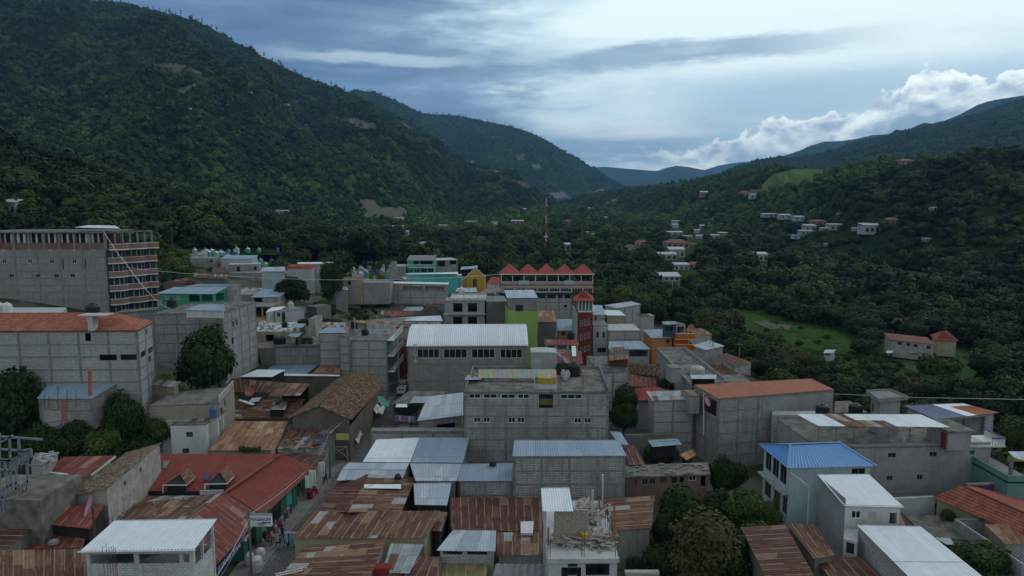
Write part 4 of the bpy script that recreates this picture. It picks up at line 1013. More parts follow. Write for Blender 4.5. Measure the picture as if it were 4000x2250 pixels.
for k in range(4):
    for i in range(16):
        a0, a1 = 2 * math.pi * i / 16, 2 * math.pi * (i + 1) / 16; r0, r1 = .95 * k / 4, .95 * (k + 1) / 4
        g.poly([cc_ + (x * math.cos(a0) + y * math.sin(a0)) * r0 + n * r0 * r0 * .25, cc_ + (x * math.cos(a1) + y * math.sin(a1)) * r0 + n * r0 * r0 * .25, cc_ + (x * math.cos(a1) + y * math.sin(a1)) * r1 + n * r1 * r1 * .25, cc_ + (x * math.cos(a0) + y * math.sin(a0)) * r1 + n * r1 * r1 * .25])
g.build('reflector', PINKD, dp, True)
# white house and rusted roofs behind the market
shed('small white two-storey house with a patched zinc roof and one square window', [E_(1300, 1322), E_(2060, 1306), E_(2120, 1208), E_(1400, 1215)], [7.0, 7.0, 7.6, 7.6], PLW, RUSTZ, 0)
q = wpts([A_(1600, 32), A_(1938, 30)], 6.6)
B = Bld('house', 'white plastered room with a square barred window projecting below the patched zinc roof', back(A_(1602, 32), A_(1936, 28), 6.75, 3.2), 0, PLW)
B.win(0, A_(1748, 90), A_(1815, 138), 'grille', 2); B.win(0, A_(1715, 245), A_(1782, 292), 'grille', 2); B.done(); B.slab([p + V3((0, 0, .1)) for p in B.q], .1, CONCD)
shed('streaked orange-rusted sheet roof between the white house and the street', [A_(1960, 266), B_(325, 262), F_(470, 1316), E_(2195, 1312)], [4.5, 4.5, 5.7, 5.7], PLD, RUSTO, 0)
shed('rusty roof with torn dark tarp, beside the power pole on the street', [B_(345, 252), B_(740, 240), B_(1000, 8), B_(478, 22)], [3.9, 3.9, 4.9, 4.9], PLD, RUST, 0)
q = [P(B_(*p), z + .2) for p, z in (((690, 210), 4.0), ((845, 200), 4.0), ((850, 110), 4.4), ((735, 108), 4.4))]; g = MB(); flat_panel(g, q, .02); things_mesh('tarp', 'dark grey tarp weighted on the rusty roof near the power pole', 'tarp', g, plain('grey tarp', (0.05, 0.055, 0.065), .6, .5))
shed('narrow dark rusty roof behind the tip of the bright red roof', [B_(410, 305), B_(722, 428), B_(832, 312), B_(520, 288)], [3.5, 3.5, 3.8, 3.8], PLD, RUSTD, 0)
g = MB()
for i in range(60): c = P(A_(rs.uniform(2250, 2440), rs.uniform(255, 285)), 4.6); r_ = rs.uniform(.1, .25); g.poly([c + V3((rs.uniform(-r_, r_), rs.uniform(-r_, r_), rs.uniform(0, .5))) for _ in range(3)])
for i in range(500): c = P(A_(rs.uniform(2250, 2450), rs.uniform(250, 288)), 4.65); g.poly([c + V3((rs.uniform(-.15, .15), rs.uniform(-.15, .15), rs.uniform(0, .45))) for _ in range(3)])
tag(g.build('weeds', MATS['leaves mid']), kind='stuff')
# street
m_cob, t, b = newmat('cobbles', 0.9, 0.2)
vo = t.new('ShaderNodeTexVoronoi', Vector=pos(t)); vo.inputs['Scale'].default_value = 5.0
c = t.mix(t.ramp(vo.outputs['Distance'], [(0.1, 0.0), (0.5, 1.0)]), (0.21, 0.205, 0.195), (0.09, 0.09, 0.085))
t.set(b, 'Base Color', t.mix(0.6, c, t.ramp(t.noise(pos(t), 0.5, 5, 0.6), [(0.3, 0.6), (0.7, 1.2)]), 'MULTIPLY'))
m_pav = plain('cement pavement', (0.21, 0.205, 0.195), 0.95, 0.5, 0.8)
lk = [B_(60, 1600), B_(215, 1380), B_(385, 1150), B_(560, 950), B_(750, 710), B_(870, 545), B_(1000, 370), B_(1150, 180), B_(1270, 0), F_(1350, 1215), F_(1450, 1110), F_(1560, 975), F_(1585, 930)]
LK = [P(p, 0) for p in lk]
LK[-1] = LK[-2] + (LK[-2] - LK[-6]).normalized() * 25
def strip(name, dl, dr, z0, z1, mat):
    V = []; n = len(LK)
    for i, p in enumerate(LK):
        V += [(p.x + dl, p.y, z1), (p.x + dr, p.y, z1)]
    F = [(2 * i, 2 * i + 1, 2 * i + 3, 2 * i + 2) for i in range(n - 1)]
    if z0 < z1:
        k = len(V); V += [(x, y, z0) for x, y, z in V]
        F += [(2 * i + 1, k + 2 * i + 1, k + 2 * i + 3, 2 * i + 3) for i in range(n - 1)] + [(2 * i, 2 * i + 2, k + 2 * i + 2, k + 2 * i) for i in range(n - 1)]
    o = np_mesh(name, V, F, mat, smooth=False); o['kind'] = 'structure'; return o
strip('road', 0, 5.2, 0.02, 0.02, m_cob)
strip('pavement', -2.6, 0, 0, 0.17, m_pav); strip('kerb', 0.002, 0.18, 0, 0.175, CONC)
strip('pavement', 4.6, 6.4, 0, 0.15, m_pav)
strip('gutter', 0.19, 0.5, 0.01, 0.026, CONCD)
# big left block house with new tile roof
zt = 19.4
q = [P(E_(-420, 464), zt), P(E_(1300, 456), zt), P(E_(1446, 372), zt)]; q.append(q[0] + q[2] - q[1])
B = Bld('apartment_building', 'long unfinished block building with a salmon tile roof and two dark openings', [p - V3((0, 0, .12)) for p in inset_quad(q, .2)], 5, block('grey left block', (0.36, 0.365, 0.37), (0.22, 0.22, 0.22), 0.3, gap=.025), 'building')
B.win(0, E_(796, 485), E_(858, 560), 'open'); B.win(0, E_(932, 686), E_(1100, 742), 'open'); B.win(0, E_(1128, 684), E_(1288, 738), 'open'); B.win(0, E_(900, 668), E_(908, 740), 'open')
B.win(1, E_(1372, 445), E_(1392, 500), 'glass', 1); B.win(1, E_(1322, 668), E_(1378, 690), 'open'); B.win(1, E_(1392, 632), E_(1450, 650), 'open'); B.win(1, E_(1395, 705), E_(1422, 745), 'dark', 1); B.win(1, E_(1425, 840), E_(1440, 900), 'glass', 1)
B.frame((0, 1), 4.2, 1.75, CONC, w=.3); B.done()
r0, r1 = q[0] + (q[3] - q[0]) * .5 + V3((0, 0, 1.9)), q[1] + (q[2] - q[1]) * .5 + V3((0, 0, 1.9)) - (q[1] - q[0]).normalized() * 4.5
hip(B, q, r0, r1, TILER, th=.12)
g = MB(); c = PD(E_(865, 460), P(E_(865, 458), zt).y - .1); g.box((c.x - .35, c.y - .3, c.z), (c.x + .35, c.y + .9, c.z + 2.0)); g.box((c.x - 1.6, c.y - .5, c.z + 2.02), (c.x + 2.2, c.y + 1.6, c.z + 2.15)); g.build('roof_vent', CONCL, B.e)
tank(E_(875, 338), 20.5, 'big black water tank standing behind the ridge of the salmon tile roof', .95, 1.5)
# curved brick balcony tower
Yt = 148.0
w0 = P(I_(-500, 735), 30.2);
tl, tr = PD(I_(-300, 850), Yt), PD(I_(985, 850), Yt)
zt = 31.0; base = 4.0
A0 = V3((tl.x, Yt, 26.8)); A1 = V3((tr.x, Yt, 26.8))
B = Bld('apartment_building', 'tall unfinished tower with curved brick balconies, leftmost and highest building', [A0, A1, A1 + V3((-4, 17, 0)), A0 + V3((-4, 17, 0))], base, block('weathered tower block', (0.27, 0.275, 0.27), (0.19, 0.19, 0.185), 0.6, gap=.025), 'building')
for u in (30, 272, 474, 690, 876): B.win(0, I_(u - 22, 868), I_(u + 24, 912), 'glass', 2)
for u in (38, 281, 486, 697): B.win(0, I_(u - 22, 990), I_(u + 24, 1035), 'glass', 2)
for u in (110, 360, 533, 685): B.win(0, I_(u - 22, 1134), I_(u + 22, 1162), 'dark', 2)
B.win(0, I_(583, 990), I_(603, 1090), 'open'); B.win(0, I_(793, 988), I_(812, 1085), 'open')
B.frame((0, 1), 5.0, 1.55, CONC, w=.35); B.done()
g = MB(); g.obox(A0 + V3((0, .05, .05)), V3(((A1 - A0).x, 0, 0)), (0, .15, 0), (0, 0, 1.35)); g.build('brick_dado', BRK, B.e)
nC = 9
for i in range(nC + 1): g = MB(); x = A1.x - (A1.x - A0.x) * i / nC; g.box((x - .25, Yt - .06, 26.8), (x + .25, Yt + .4, 30.3)); g.build('column', CONC, B.e)
for i in range(22): x = A1.x - 1.5 - i * 1.35; g = MB(); g.box((x - .12, Yt + .3, 28.2), (x + rs.uniform(.1, .5), Yt + .45, 30.3)); g.build('stub_post', CONCL, B.e)
g = MB(); g.box((A0.x, Yt + 6, 26.9), (A1.x, Yt + 6.2, 30.2)); g.build('rear_brick_wall', BRK, B.e)
B.slab([V3((A0.x - .3, Yt - .3, 30.6)), V3((A1.x + .3, Yt - .3, 30.6)), V3((A1.x - 3, Yt + 17, 30.6)), V3((A0.x, Yt + 17, 30.6))], .3, CONCD)
T0 = V3((A1.x + .1, Yt + .3, 0)); TE = PD(I_(1440, 900), Yt + 9.5); TE.z = 0
dv = (TE - T0); Lb = dv.length; dn = dv.normalized(); nn_ = V3((dn.y, -dn.x, 0))
def bal_curve(off, n=30):
    out = []
    for i in range(n + 1):
        s_ = i / n; k = s_ * 2.45 % 1.0; bul = 1.3 * math.sin(math.pi * min(1, k * 0.95 + .02)) ** .7
        out.append(T0 + dn * (Lb * s_) + nn_ * (0.15 + bul + off))
    return out
fl = [I_(985, h_)[1] for h_ in (925, 1043, 1165, 1292)]
zf = [26.6 - 3.02 * i for i in range(7)]
for i, z in enumerate(zf):
    cv = bal_curve(0.9 if i == 0 else 0); ci = bal_curve((0.9 if i == 0 else 0) - .18)
    def wallstrip(z0, z1, o=0):
        g = MB()
        for k in range(len(cv) - 1):
            a, c, e, f = cv[k] + nn_ * o, cv[k + 1] + nn_ * o, ci[k + 1] - nn_ * o, ci[k] - nn_ * o
            L_ = k * .4
            g.poly([V3((a.x, a.y, z0)), V3((c.x, c.y, z0)), V3((c.x, c.y, z1)), V3((a.x, a.y, z1))], [(L_, z0), (L_ + .4, z0), (L_ + .4, z1), (L_, z1)])
            g.poly([V3((e.x, e.y, z0)), V3((f.x, f.y, z0)), V3((f.x, f.y, z1)), V3((e.x, e.y, z1))], [(L_, z0), (L_ + .4, z0), (L_ + .4, z1), (L_, z1)])
            g.poly([V3((a.x, a.y, z1)), V3((c.x, c.y, z1)), V3((e.x, e.y, z1)), V3((f.x, f.y, z1))])
            g.poly([V3((f.x, f.y, z0)), V3((e.x, e.y, z0)), V3((c.x, c.y, z0)), V3((a.x, a.y, z0))])
        return g
    bp = wallstrip(z + .2, z + 1.25).build('balcony', BRKT, B.e)
    for z0, z1 in ((z - .05, z + .2), (z + 1.25, z + 1.36)): wallstrip(z0, z1, .05).build('white_rim', WHT, bp)
    g = MB(); pts = [V3((p.x, p.y, z)) for p in ci] + [T0 + dn * Lb + V3((-6, 5, z)), T0 + V3((-4, 5, z))]; g.poly(pts); g.poly([p - V3((0, 0, .15)) for p in pts][::-1]); g.build('floor_slab', CONC, B.e)
    if i:
        bw = bal_curve(-1.0); g = MB()
        for k in range(len(bw) - 1): a, c = bw[k], bw[k + 1]; g.poly([V3((a.x, a.y, z + .0)), V3((c.x, c.y, z)), V3((c.x, c.y, z + 2.85)), V3((a.x, a.y, z + 2.85))])
        g.build('pane', plain('tinted glass', (0.035, 0.05, 0.065), .15, .3, 1), B.e)
        g = MB()
        for k in range(0, len(bw), 3): a = bw[k] + nn_ * .08; g.box((a.x - .06, a.y - .06, z), (a.x + .06, a.y + .06, z + 2.85))
        g.build('mullion', CONCL, B.e)
g = MB(); pe = bal_curve(0)[-1]; g.hexa([T0 + V3((-4, 14, base)), T0 + V3((-3.9, 14, base)), pe + V3((-.3, .3, base)), pe + V3((-.6, .3, base)), T0 + V3((-4, 14, 26.6)), T0 + V3((-3.9, 14, 26.6)), pe + V3((-.3, .3, 26.6)), pe + V3((-.6, .3, 26.6))]); g.build('end_wall', CONC, B.e)
for k in range(1, 7): c = T0 + dn * Lb * k / 6.3 + nn_ * .5; g = MB(); g.box((c.x - .15, c.y - .15, 26.6), (c.x + .15, c.y + .15, 30.2)); g.build('column', CONC, B.e)
g = MB(); g.beam(T0 + V3((0, 0, 30.3)), T0 + dn * Lb + V3((0, 0, 30.5)), .5, .3); g.build('top_beam', CONCD, B.e)
q = [PD(I_(*p), y) for p, y in (((700, 693), 148), ((1130, 703), 148), ((1080, 676), 153), ((830, 672), 153))]; g = MB(); flat_panel(g, q, .08); things_mesh('metal_sheet', 'pale metal sheet lying on the roof slab of the balcony tower', 'metal sheet', g, ZWHT)
wire('cable', 'white cable drooping down across the tower balconies', [PD(I_(975, 730), 146), PD(I_(1190, 1040), 138), PD(I_(1460, 1370), 126), PD(I_(1640, 1465), 118)], .05, sag=.4)
wire('cable', 'long white cable running from the tower over the middle of the town', [PD(I_(1190, 1065), 140), PD(I_(1500, 1105), 138), PD(I_(2140, 1150), 135), PD(J_(0, 1155), 134), PD(J_(800, 1185), 132), PD(J_(1600, 1180), 131), PD(J_(2460, 1135), 135)], .04, sag=.1)
# between: terrace with white tanks, block house with pierced panel
flat('white roof terrace at the left edge below the tower', [E_(-300, 328), E_(560, 328), E_(625, 243), E_(-60, 243)], 16.6, PLGL, PLGL, 4)
tank(E_(72, 300), 16.6, 'white ribbed water tank, right one of two on the white terrace', .8, 1.5, WHT); tank(E_(2, 300), 16.6, 'white ribbed water tank, left one of two, cut by the photo edge', .8, 1.5, WHT)
B = flat('block house with a row of pierced ornamental openings under its slab, below the tower', [E_(1108, 288), E_(1450, 262), E_(1500, 244), E_(1180, 262)], 16.8, BLK, CONCD, 4, oh=.3)
for i in range(9): c = PD(E_(1170 + i * 26, 306), P(E_(1170, 288), 16.6).y - 1.5)
flat('low block wall house beside the pierced openings, left of the green house', [E_(1450, 290), E_(1640, 268), E_(1640, 250), E_(1455, 262)], 16.2, BLK, CONCD, 4)
# tall rough block building behind the tree, green house on top
z19 = 18.4
B = flat('tall rough block building on the slope behind the big round tree', (lambda a, c: [a, c, c + V3((0.3, 14, 0)), a + V3((0.3, 14, 0))])(P(E_(1440, 300), z19), P(E_(2090, 292), z19)), z19, BLK, CONCD, 4, fr=dict(ks=(0, 1), sp=3.2, dz=1.6), wins=[(1, E_(2185, 372), E_(2205, 428), 'dark', 1), (1, E_(2220, 360), E_(2237, 410), 'dark', 1), (1, E_(2178, 530), E_(2200, 585), 'dark', 1)])
shed('green-painted house with a grey sheet roof and a long open porch', [E_(1464, 112), E_(2015, 118), E_(2140, 48), E_(1640, 50)], [20.0, 20.0, 20.9, 20.9], paint('green wall paint', (0.05, 0.24, 0.15)), ZBLUE, 14, wins=[(0, E_(1552, 136), E_(1586, 166), 'glass', 2), (0, E_(1660, 136), E_(1694, 166), 'glass', 2), (0, E_(1775, 125), E_(1880, 186), 'open'), (0, E_(1895, 125), E_(2000, 186), 'open'), (1, E_(2030, 118), E_(2110, 170), 'open')])
shed('grey sheet roof on thin posts, behind and right of the green house', [E_(1725, 48), E_(2195, 46), E_(2282, 24), E_(1860, 22)], [20.9, 20.9, 21.3, 21.3], BLKL, ZBLUE, 10, wins=[(1, E_(2150, 80), E_(2225, 125), 'open')])
shed('small grey sheet roof on the tall rough block building', [E_(1725, 268), E_(2115, 276), E_(2110, 214), E_(1875, 212)], [19.6, 19.6, 20.2, 20.2], PLW, ZBLUE, z19)
tank(E_(1617, 240), 18.6, 'black water tank in front of the green house wall', .75, 1.2)
dish(E_(1510, 245), 18.6, 'grey satellite dish standing below the green house', .6, STEEL, -.5)
shed('rust-striped sheet roof on the slope just right of the balcony tower', [I_(1530, 1215), I_(1900, 1245), I_(1935, 1215), I_(1760, 1160)], [18.6, 18.6, 20, 20], BRK, RUST, 8, 's')
# grey roof with raised block terrace
q = wpts([E_(345, 1102), E_(862, 1102), E_(1155, 926), E_(480, 926)], [11, 11, 12.2, 12.2])
B = Bld('house', 'block house with a wide grey sheet roof below the long unfinished building', inset_quad(q, .2, .08), 2, BLK)
B.win(1, E_(945, 1050), E_(970, 1096), 'glass', 1); B.win(1, E_(1055, 992), E_(1077, 1042), 'glass', 1); B.frame((0, 1)); B.done(); B.sheet(q, ZBLUE)
q = back(E_(390, 1205), E_(640, 1192), 9.6, 2.6); B = Bld('house', 'roofless block terrace with bare rebar and orange posts beneath the grey sheet roof', [q[0], q[1], P(E_(865, 1075), 10.2), q[3]], 2, BLKL)
B.win(1, E_(678, 1165), E_(712, 1250), 'glass', 1); B.frame((0, 1), 2.2); B.done()
for i, (u, v0, v1) in enumerate(((420, 1195, 1060), (460, 1195, 1075), (545, 1195, 985), (630, 1195, 1010), (715, 1180, 1020))):
    g = MB(); c0, c1 = PD(E_(u, v0), 86), PD(E_(u, v1), 86); g.tube(c0, c1, .04, n=5); things_mesh('rebar', 'thin rebar rising from the roofless block terrace', 'rebar', g, RBAR, 'rebar on the roofless terrace')
for (u, v0, v1, w_), lb in (((600, 1320, 1100, .35), 'short orange primed post against the roofless block terrace'), ((848, 1070, 835, .32), 'tall orange primed post standing up through the grey sheet roof')):
    g = MB(); g.beam(PD(E_(u, v0), 84.5), PD(E_(u - 4, v1), 84.5), w_); things_mesh('post', lb, 'post', g, PRIMER)
# houses right of it
shed('olive block house with a rusty patched lean-to roof', [E_(1335, 962), E_(1640, 994), E_(1700, 940), E_(1400, 918)], [10.4, 10.4, 11, 11], BLKO, RUSTZ, 1, wins=[(1, E_(1578, 1010), E_(1596, 1080), 'dark', 1)])
B = flat('block house with a dark stained flat roof and pink side with balcony', [E_(1400, 1165), E_(2062, 1142), E_(2200, 985), E_(1650, 1035)], 9.2, BLKO, CONCD, 1, wins=[(1, E_(2072, 1195), E_(2095, 1240), 'dark', 1), (1, E_(2105, 1115), E_(2125, 1165), 'dark', 1)])
B.parapet(B.q, 1.1, BLKL, ks=(1,))
tank(E_(2005, 1280), 7.6, 'blue plastic barrel on the patched zinc roof', .45, 1.2, plain('blue plastic', (0.03, 0.12, 0.3), .5))
# rusty courtyard roofs left of the gable house
shed('dark rusty roof with an orange dish, left of the gable house', [E_(2195, 1040), F_(300, 1045), F_(425, 948), E_(2130, 903)], [5.4, 5.4, 6.6, 6.6], ADOBE, RUSTD, 0)
shed('long rusty roof behind the streaked orange roof', [E_(2160, 1290), F_(482, 1286), F_(640, 1095), E_(2205, 1120)], [4.3, 4.3, 5.4, 5.4], ADOBE, RUST, 0, ribs='s')
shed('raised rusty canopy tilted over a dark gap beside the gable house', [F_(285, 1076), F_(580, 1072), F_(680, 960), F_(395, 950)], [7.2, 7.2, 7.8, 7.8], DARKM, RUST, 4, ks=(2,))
q = [P(F_(*p), 5.6) for p in ((280, 1205), (440, 1205), (470, 1130), (330, 1130))]; B = shed('small rusty dormer box sticking out of the long rusty roof', q, 0, DARKM, RUSTZ, 4.2, ks=(0, 1, 3));
for k, p in enumerate((((0, 1115), (130, 1160), (160, 1150), (20, 1105)), ((95, 1140), (190, 1125), (220, 1088), (130, 1095)))):
    g = MB(); flat_panel(g, [P(F_(*x), 5.8) for x in p], .04); things_mesh('metal_sheet', ['bright white sheet lying on the rusty courtyard roofs', 'light blue sheet lying next to the white one on the courtyard roofs'][k], 'metal sheet', g, [ZWHT, ZINC][k])
dish(F_(108, 1065), 6.1, 'orange-brown satellite dish lying on the dark rusty roof', .75, PRIMER, .5, pole=.5)
# gable house with old clay tiles
z = 8.2
rf, rb = P(F_(760, 1170), z), P(F_(1110, 832), z)
le, re = PD(F_(468, 1286), rf.y), PD(F_(1068, 1300), rf.y); le2, re2 = PD(F_(948, 905), rb.y), PD(F_(1388, 948), rb.y)
B = Bld('house', 'old adobe gable house with a large brown clay tile roof on the street', [V3((le.x + .5, rf.y + .4, 4.9)), V3((re.x - .4, rf.y + .4, 4.9)), V3((re.x - .4, rb.y - .4, 4.9)), V3((le.x + .5, rb.y - .4, 4.9))], 0, ADOBE)
B.win(0, F_(740, 1196), F_(757, 1210), 'dark', 1); B.done()
y = rf.y + .42
for yy in (y, rb.y - .5): g = MB(); g.poly([V3((le.x + .5, yy, 4.9)), V3((re.x - .4, yy, 4.9)), V3((re.x - .4, yy, re.z)), V3((rf.x, yy, z - .12)), V3((le.x + .5, yy, le.z))], [(0, 4.9), (9, 4.9), (9, 5), (4.5, 8), (0, 5)]); g.build('gable', ADOBE, B.e)
rib_mesh(g := MB(), [le, rf, rb, le2], .24, .07, 's'); g.build('roof', TILEO, B.e); rib_mesh(g := MB(), [rf, re, re2, rb], .24, .07, 's'); g.build('roof', TILEO, B.e)
g = MB(); g.tube(rf, rb, .16, n=6); g.build('ridge_cap', TILEO, B.e)
p0, p1 = P(F_(1060, 1440), .15), P(F_(1400, 958), .15)
B = Bld('house', 'green shopfront strip with hung goods under the old clay tile eave', [V3((p1.x, p1.y - 1, 3.6)), V3((p1.x - 3, p1.y - 1, 3.6)), V3((p0.x - 3, p0.y, 3.6)), V3((p0.x, p0.y, 3.6))], .1, MATS['green shopfront paint'])
L = B.ax(3)[4]
for i in range(8): B.winm(3, 1 + i * (L - 2) / 8, 1 + (i + .62) * (L - 2) / 8, .15, 2.7, ['shutter', 'open', 'open', 'door'][i % 4], mat=[STEEL, None, None, TEAL][i % 4])
B.done(); a, c, d, n, L = B.ax(3); AA = V3((a.x, a.y, 0))
for i, m_ in enumerate((WHT, paint('mint board', (.25, .45, .36)), WHT, plain('grey board', (.3, .32, .33)), paint('mint board', (.3, .4, .35)), WHT)): g = MB(); o_ = AA + d * (3 + i * L / 7) + n * .02 + V3((0, 0, 2.85)); g.obox(o_, d * 2.6, n * .05, V3((0, 0, 1.1))); g.build('sign_panel', m_, B.e)
for k, (u, v, m_, lb) in enumerate(((1320, 1070, paint('green net', (.12, .32, .22)), 'green shade net hung over the pavement by the far shopfronts'), (1265, 1130, WHT, 'pale awning sheet tilted over the pavement by the green net'), (1035, 1370, plain('torn white plastic', (.42, .44, .46)), 'crumpled white plastic awning on the roof edge by the street'))):
    c = P(F_(u, v), 3.6); g = MB()
    for i in range(7):
        for j in range(4):
            f = lambda a, b_: c + V3((-1.2 + a * .42, -1.6 + b_ * .9, -.25 * a + .3 * math.sin(a * 2 + b_ * 1.7 + k)))
            g.poly([f(i, j), f(i + 1, j), f(i + 1, j + 1), f(i, j + 1)])
    things_mesh('awning', lb, 'awning', g, m_)
# middle left
z = 9.3
B = flat('low walled block terrace with green plants on top, left of the street', back(F_(340, 608), F_(950, 603), z, 11), 0, BLK, CONCD, 0, fr=dict(ks=(0, 3), sp=3.2, dz=1.6)); B.parapet(B.q, .5, ks=(0,))
B = shed('square block room with a blue-grey lean-to roof on the walled terrace', [F_(742, 486), F_(1003, 482), F_(1050, 430), F_(830, 430)], [12.2, 12.2, 12.8, 12.8], BLKL, ZBLUE, 0, fr=dict(ks=(0,), sp=3.5, dz=1.6))
flat('narrow block stair tower between the lean-to room and the balcony house', [F_(950, 508), F_(1045, 516), F_(1080, 490), F_(985, 484)], 12.0, BLKL, CONCD, 0, fr=dict(ks=(0, 1), sp=3, dz=1.6))
x0 = P(F_(1055, 545), 11.2); x1 = P(F_(1398, 548), 11.2)
B = flat('block house with green and brown balconied street side and a cluttered roof terrace', [x0, x1, x1 + V3((.4, 11, 0)), x0 + V3((.4, 11, 0))], 0, BLKL, CONC, 0, fr=dict(ks=(0,), sp=3.2, dz=1.6))
c = x1
for i, zz in enumerate((11.2, 8.2, 5.2)):
    g = MB(); g.box((c.x + .004, c.y + .1, zz - 3.0), (c.x + .08, c.y + 4.4, zz - .25)); g.build('painted_wall', MATS['green wall paint'], B.e)
    g = MB(); g.box((c.x + .004, c.y + 4.5, zz - 3.0), (c.x + .1, c.y + 10.8, zz - .25)); g.build('painted_wall', paint('maroon wall', (.12, .04, .03)), B.e)
    g = MB(); g.box((c.x + .1, c.y + .2, zz - .25), (c.x + 1.3, c.y + 11, zz - .08)); bo = g.build('balcony', WHT, B.e)
    g = MB(); g.box((c.x + 1.22, c.y + .2, zz + .8), (c.x + 1.3, c.y + 11, zz + .9))
    for j in range(28): g.box((c.x + 1.23, c.y + .3 + j * .39, zz - .08), (c.x + 1.28, c.y + .36 + j * .39, zz + .8))
    g.build('railing', WHT, bo)
B.sheet(wpts([F_(1085, 382), F_(1478, 412), F_(1480, 378), F_(1062, 362)], [14.2, 13.9, 14.3, 14.4]), RUSTO, name='canopy')
g = MB()
for u, v in ((1100, 470), (1250, 480), (1380, 480), (1470, 480), (1310, 450)): p_ = P(F_(u, v), 11.2); g.tube(p_, p_ + V3((0, 0, 2.9)), .05, n=5)
g.build('post', WHT, B.e)
g = MB(); a, c = P(F_(1270, 500), 11.2), P(F_(1395, 505), 11.2)
for i in range(16): p_ = a.lerp(c, i / 15); g.box((p_.x - .03, p_.y, p_.z), (p_.x + .03, p_.y + .05, p_.z + 1.0))
g.beam(a + V3((0, 0, 1)), c + V3((0, 0, 1)), .06); g.build('railing', WHT, B.e)
tank(F_(1095, 440), 11.6, 'black water tank under the left end of the rusty roof-terrace canopy', .7, 1.3); tank(F_(1195, 500), 11.3, 'black tank covered with tarp on the cluttered roof terrace', .7, .9)
dish(F_(1022, 480), 12.4, 'pale pink satellite dish on the stair tower', .55, az=-.2); dish(F_(1382, 515), 11.3, 'bright pink satellite dish by the white roof-terrace railing', .5, az=.6)
q = back(F_(1275, 895), F_(1377, 890), 2.6, .15); hh = V3((0, 0, 5.3)); bb = thing('billboard', 'tall light blue billboard with a van on it, on the balconied house', 'billboard', q[0])
g = MB(); q = [p + V3((0, -.6, 0)) for p in q]; g.hexa(q + [p + hh for p in q]); g.build('panel', plain('billboard blue', (.24, .38, .43), .6, .15), bb)
W_b = (q[1] - q[0]).length; X_ = V3((1, 0, 0)); f0 = q[0] + V3((0, -.02, 0))
def bp(u0, u1, z0, z1, m_, nm, dy=0.0): g = MB(); g.obox(f0 + X_ * u0 * W_b + V3((0, -dy, z0)), X_ * (u1 - u0) * W_b, (0, .01, 0), (0, 0, z1 - z0)); g.build(nm, m_, bb)
bp(.05, .95, .3, 2.2, plain('water colour', (.3, .5, .56), .6), 'lower_picture'); bp(.15, .85, .9, 1.0, DARKM, 'stripe', .01)
g = MB(); pr_ = [(.1, 2.6), (.9, 2.6), (.95, 3.4), (.8, 4.3), (.2, 4.3), (.05, 3.4)]; g.poly([f0 + X_ * u * W_b + V3((0, -.012, z_)) for u, z_ in pr_]); g.build('van_picture', WHT, bb)
g = MB(); pr_ = [(.18, 3.4), (.82, 3.4), (.74, 4.1), (.26, 4.1)]; g.poly([f0 + X_ * u * W_b + V3((0, -.02, z_)) for u, z_ in pr_]); g.build('van_windscreen', DARKM, bb)
shed('small grey lean-to canopy on the wall left of the billboard', [F_(1048, 716), F_(1275, 718), F_(1275, 690), F_(1075, 688)], [7.2, 7.2, 7.6, 7.6], DARKM, ZBLUE, 7.0, ks=())
shed('wide grey sheet roof in the yard below the walled terrace', [F_(230, 866), F_(650, 866), F_(785, 762), F_(350, 755)], [5.0, 5.0, 5.8, 5.8], ADOBE, ZBLUE, 0)
shed('deeply rusted brown roof in the yard below the stair tower', [F_(690, 868), F_(958, 868), F_(958, 772), F_(790, 768)], [5.3, 5.3, 6.1, 6.1], ADOBE, RUSTO, 0)
shed('white sheet roof tilted at the foot of the yard, nearest the big tree', [F_(5, 897), F_(318, 897), F_(452, 828), F_(180, 826)], [6.3, 6.3, 6.9, 6.9], DARKM, ZWHT, 2)
shed('long thin white sheet strip roof above the gable house ridge', [F_(370, 886), F_(958, 890), F_(958, 876), F_(420, 862)], [5.5, 5.5, 5.6, 5.6], ADOBE, ZWHT, 0)
shed('house with a blue-grey roof and open dark porch above the yellow balcony', [F_(112, 148), F_(385, 146), F_(485, 78), F_(240, 68)], [14.4, 14.4, 15.2, 15.2], BLK, ZBLUE, 6, wins=[(0, F_(150, 155), F_(230, 215), 'open')])
shed('low rusty and blue roofs behind the house with open dark porch', [F_(-20, 130), F_(140, 128), F_(240, 60), F_(40, 56)], [14.2, 14.2, 14.8, 14.8], BLK, RUSTZ, 6)
B = flat('yellow house with a framed balcony, below the dark porch', back(F_(8, 232), F_(312, 232), 13.2, 7), 0, paint('yellow wall', (.36, .28, .1)), CONC, 6, oh=.3, wins=[(0, F_(135, 245), F_(222, 330), 'open'), (0, F_(235, 245), F_(285, 325), 'open'), (0, F_(30, 262), F_(72, 300), 'glass', 2)]); B.parapet(back(F_(130, 330), F_(225, 330), 10.2, .8), .8, PLC, ks=(0,))
shed('rust-brown roof below the yellow balcony', [F_(70, 430), F_(150, 430), F_(240, 345), F_(60, 345)], [10.2, 10.2, 11.2, 11.2], BLK, RUSTO, 4)
B = shed('pale unfinished house with black window and door on the rooftop terrace', [F_(255, 292), F_(400, 262), F_(455, 232), F_(312, 243)], [13.2, 13.2, 13.5, 13.5], PLGL, ZWHT, 8)
B = flat('grey plastered room with a dark doorway next to a concrete stair', back(F_(350, 285), F_(620, 258), 13.0, 5), 0, PLGL, CONC, 8, wins=[(0, F_(365, 285), F_(398, 330), 'dark', 2), (0, F_(410, 285), F_(445, 375), 'door', 1, DARKM)]); tank(F_(497, 255), 13.0, 'cream water tank on the grey plastered room', .7, 1.2, CONCL)
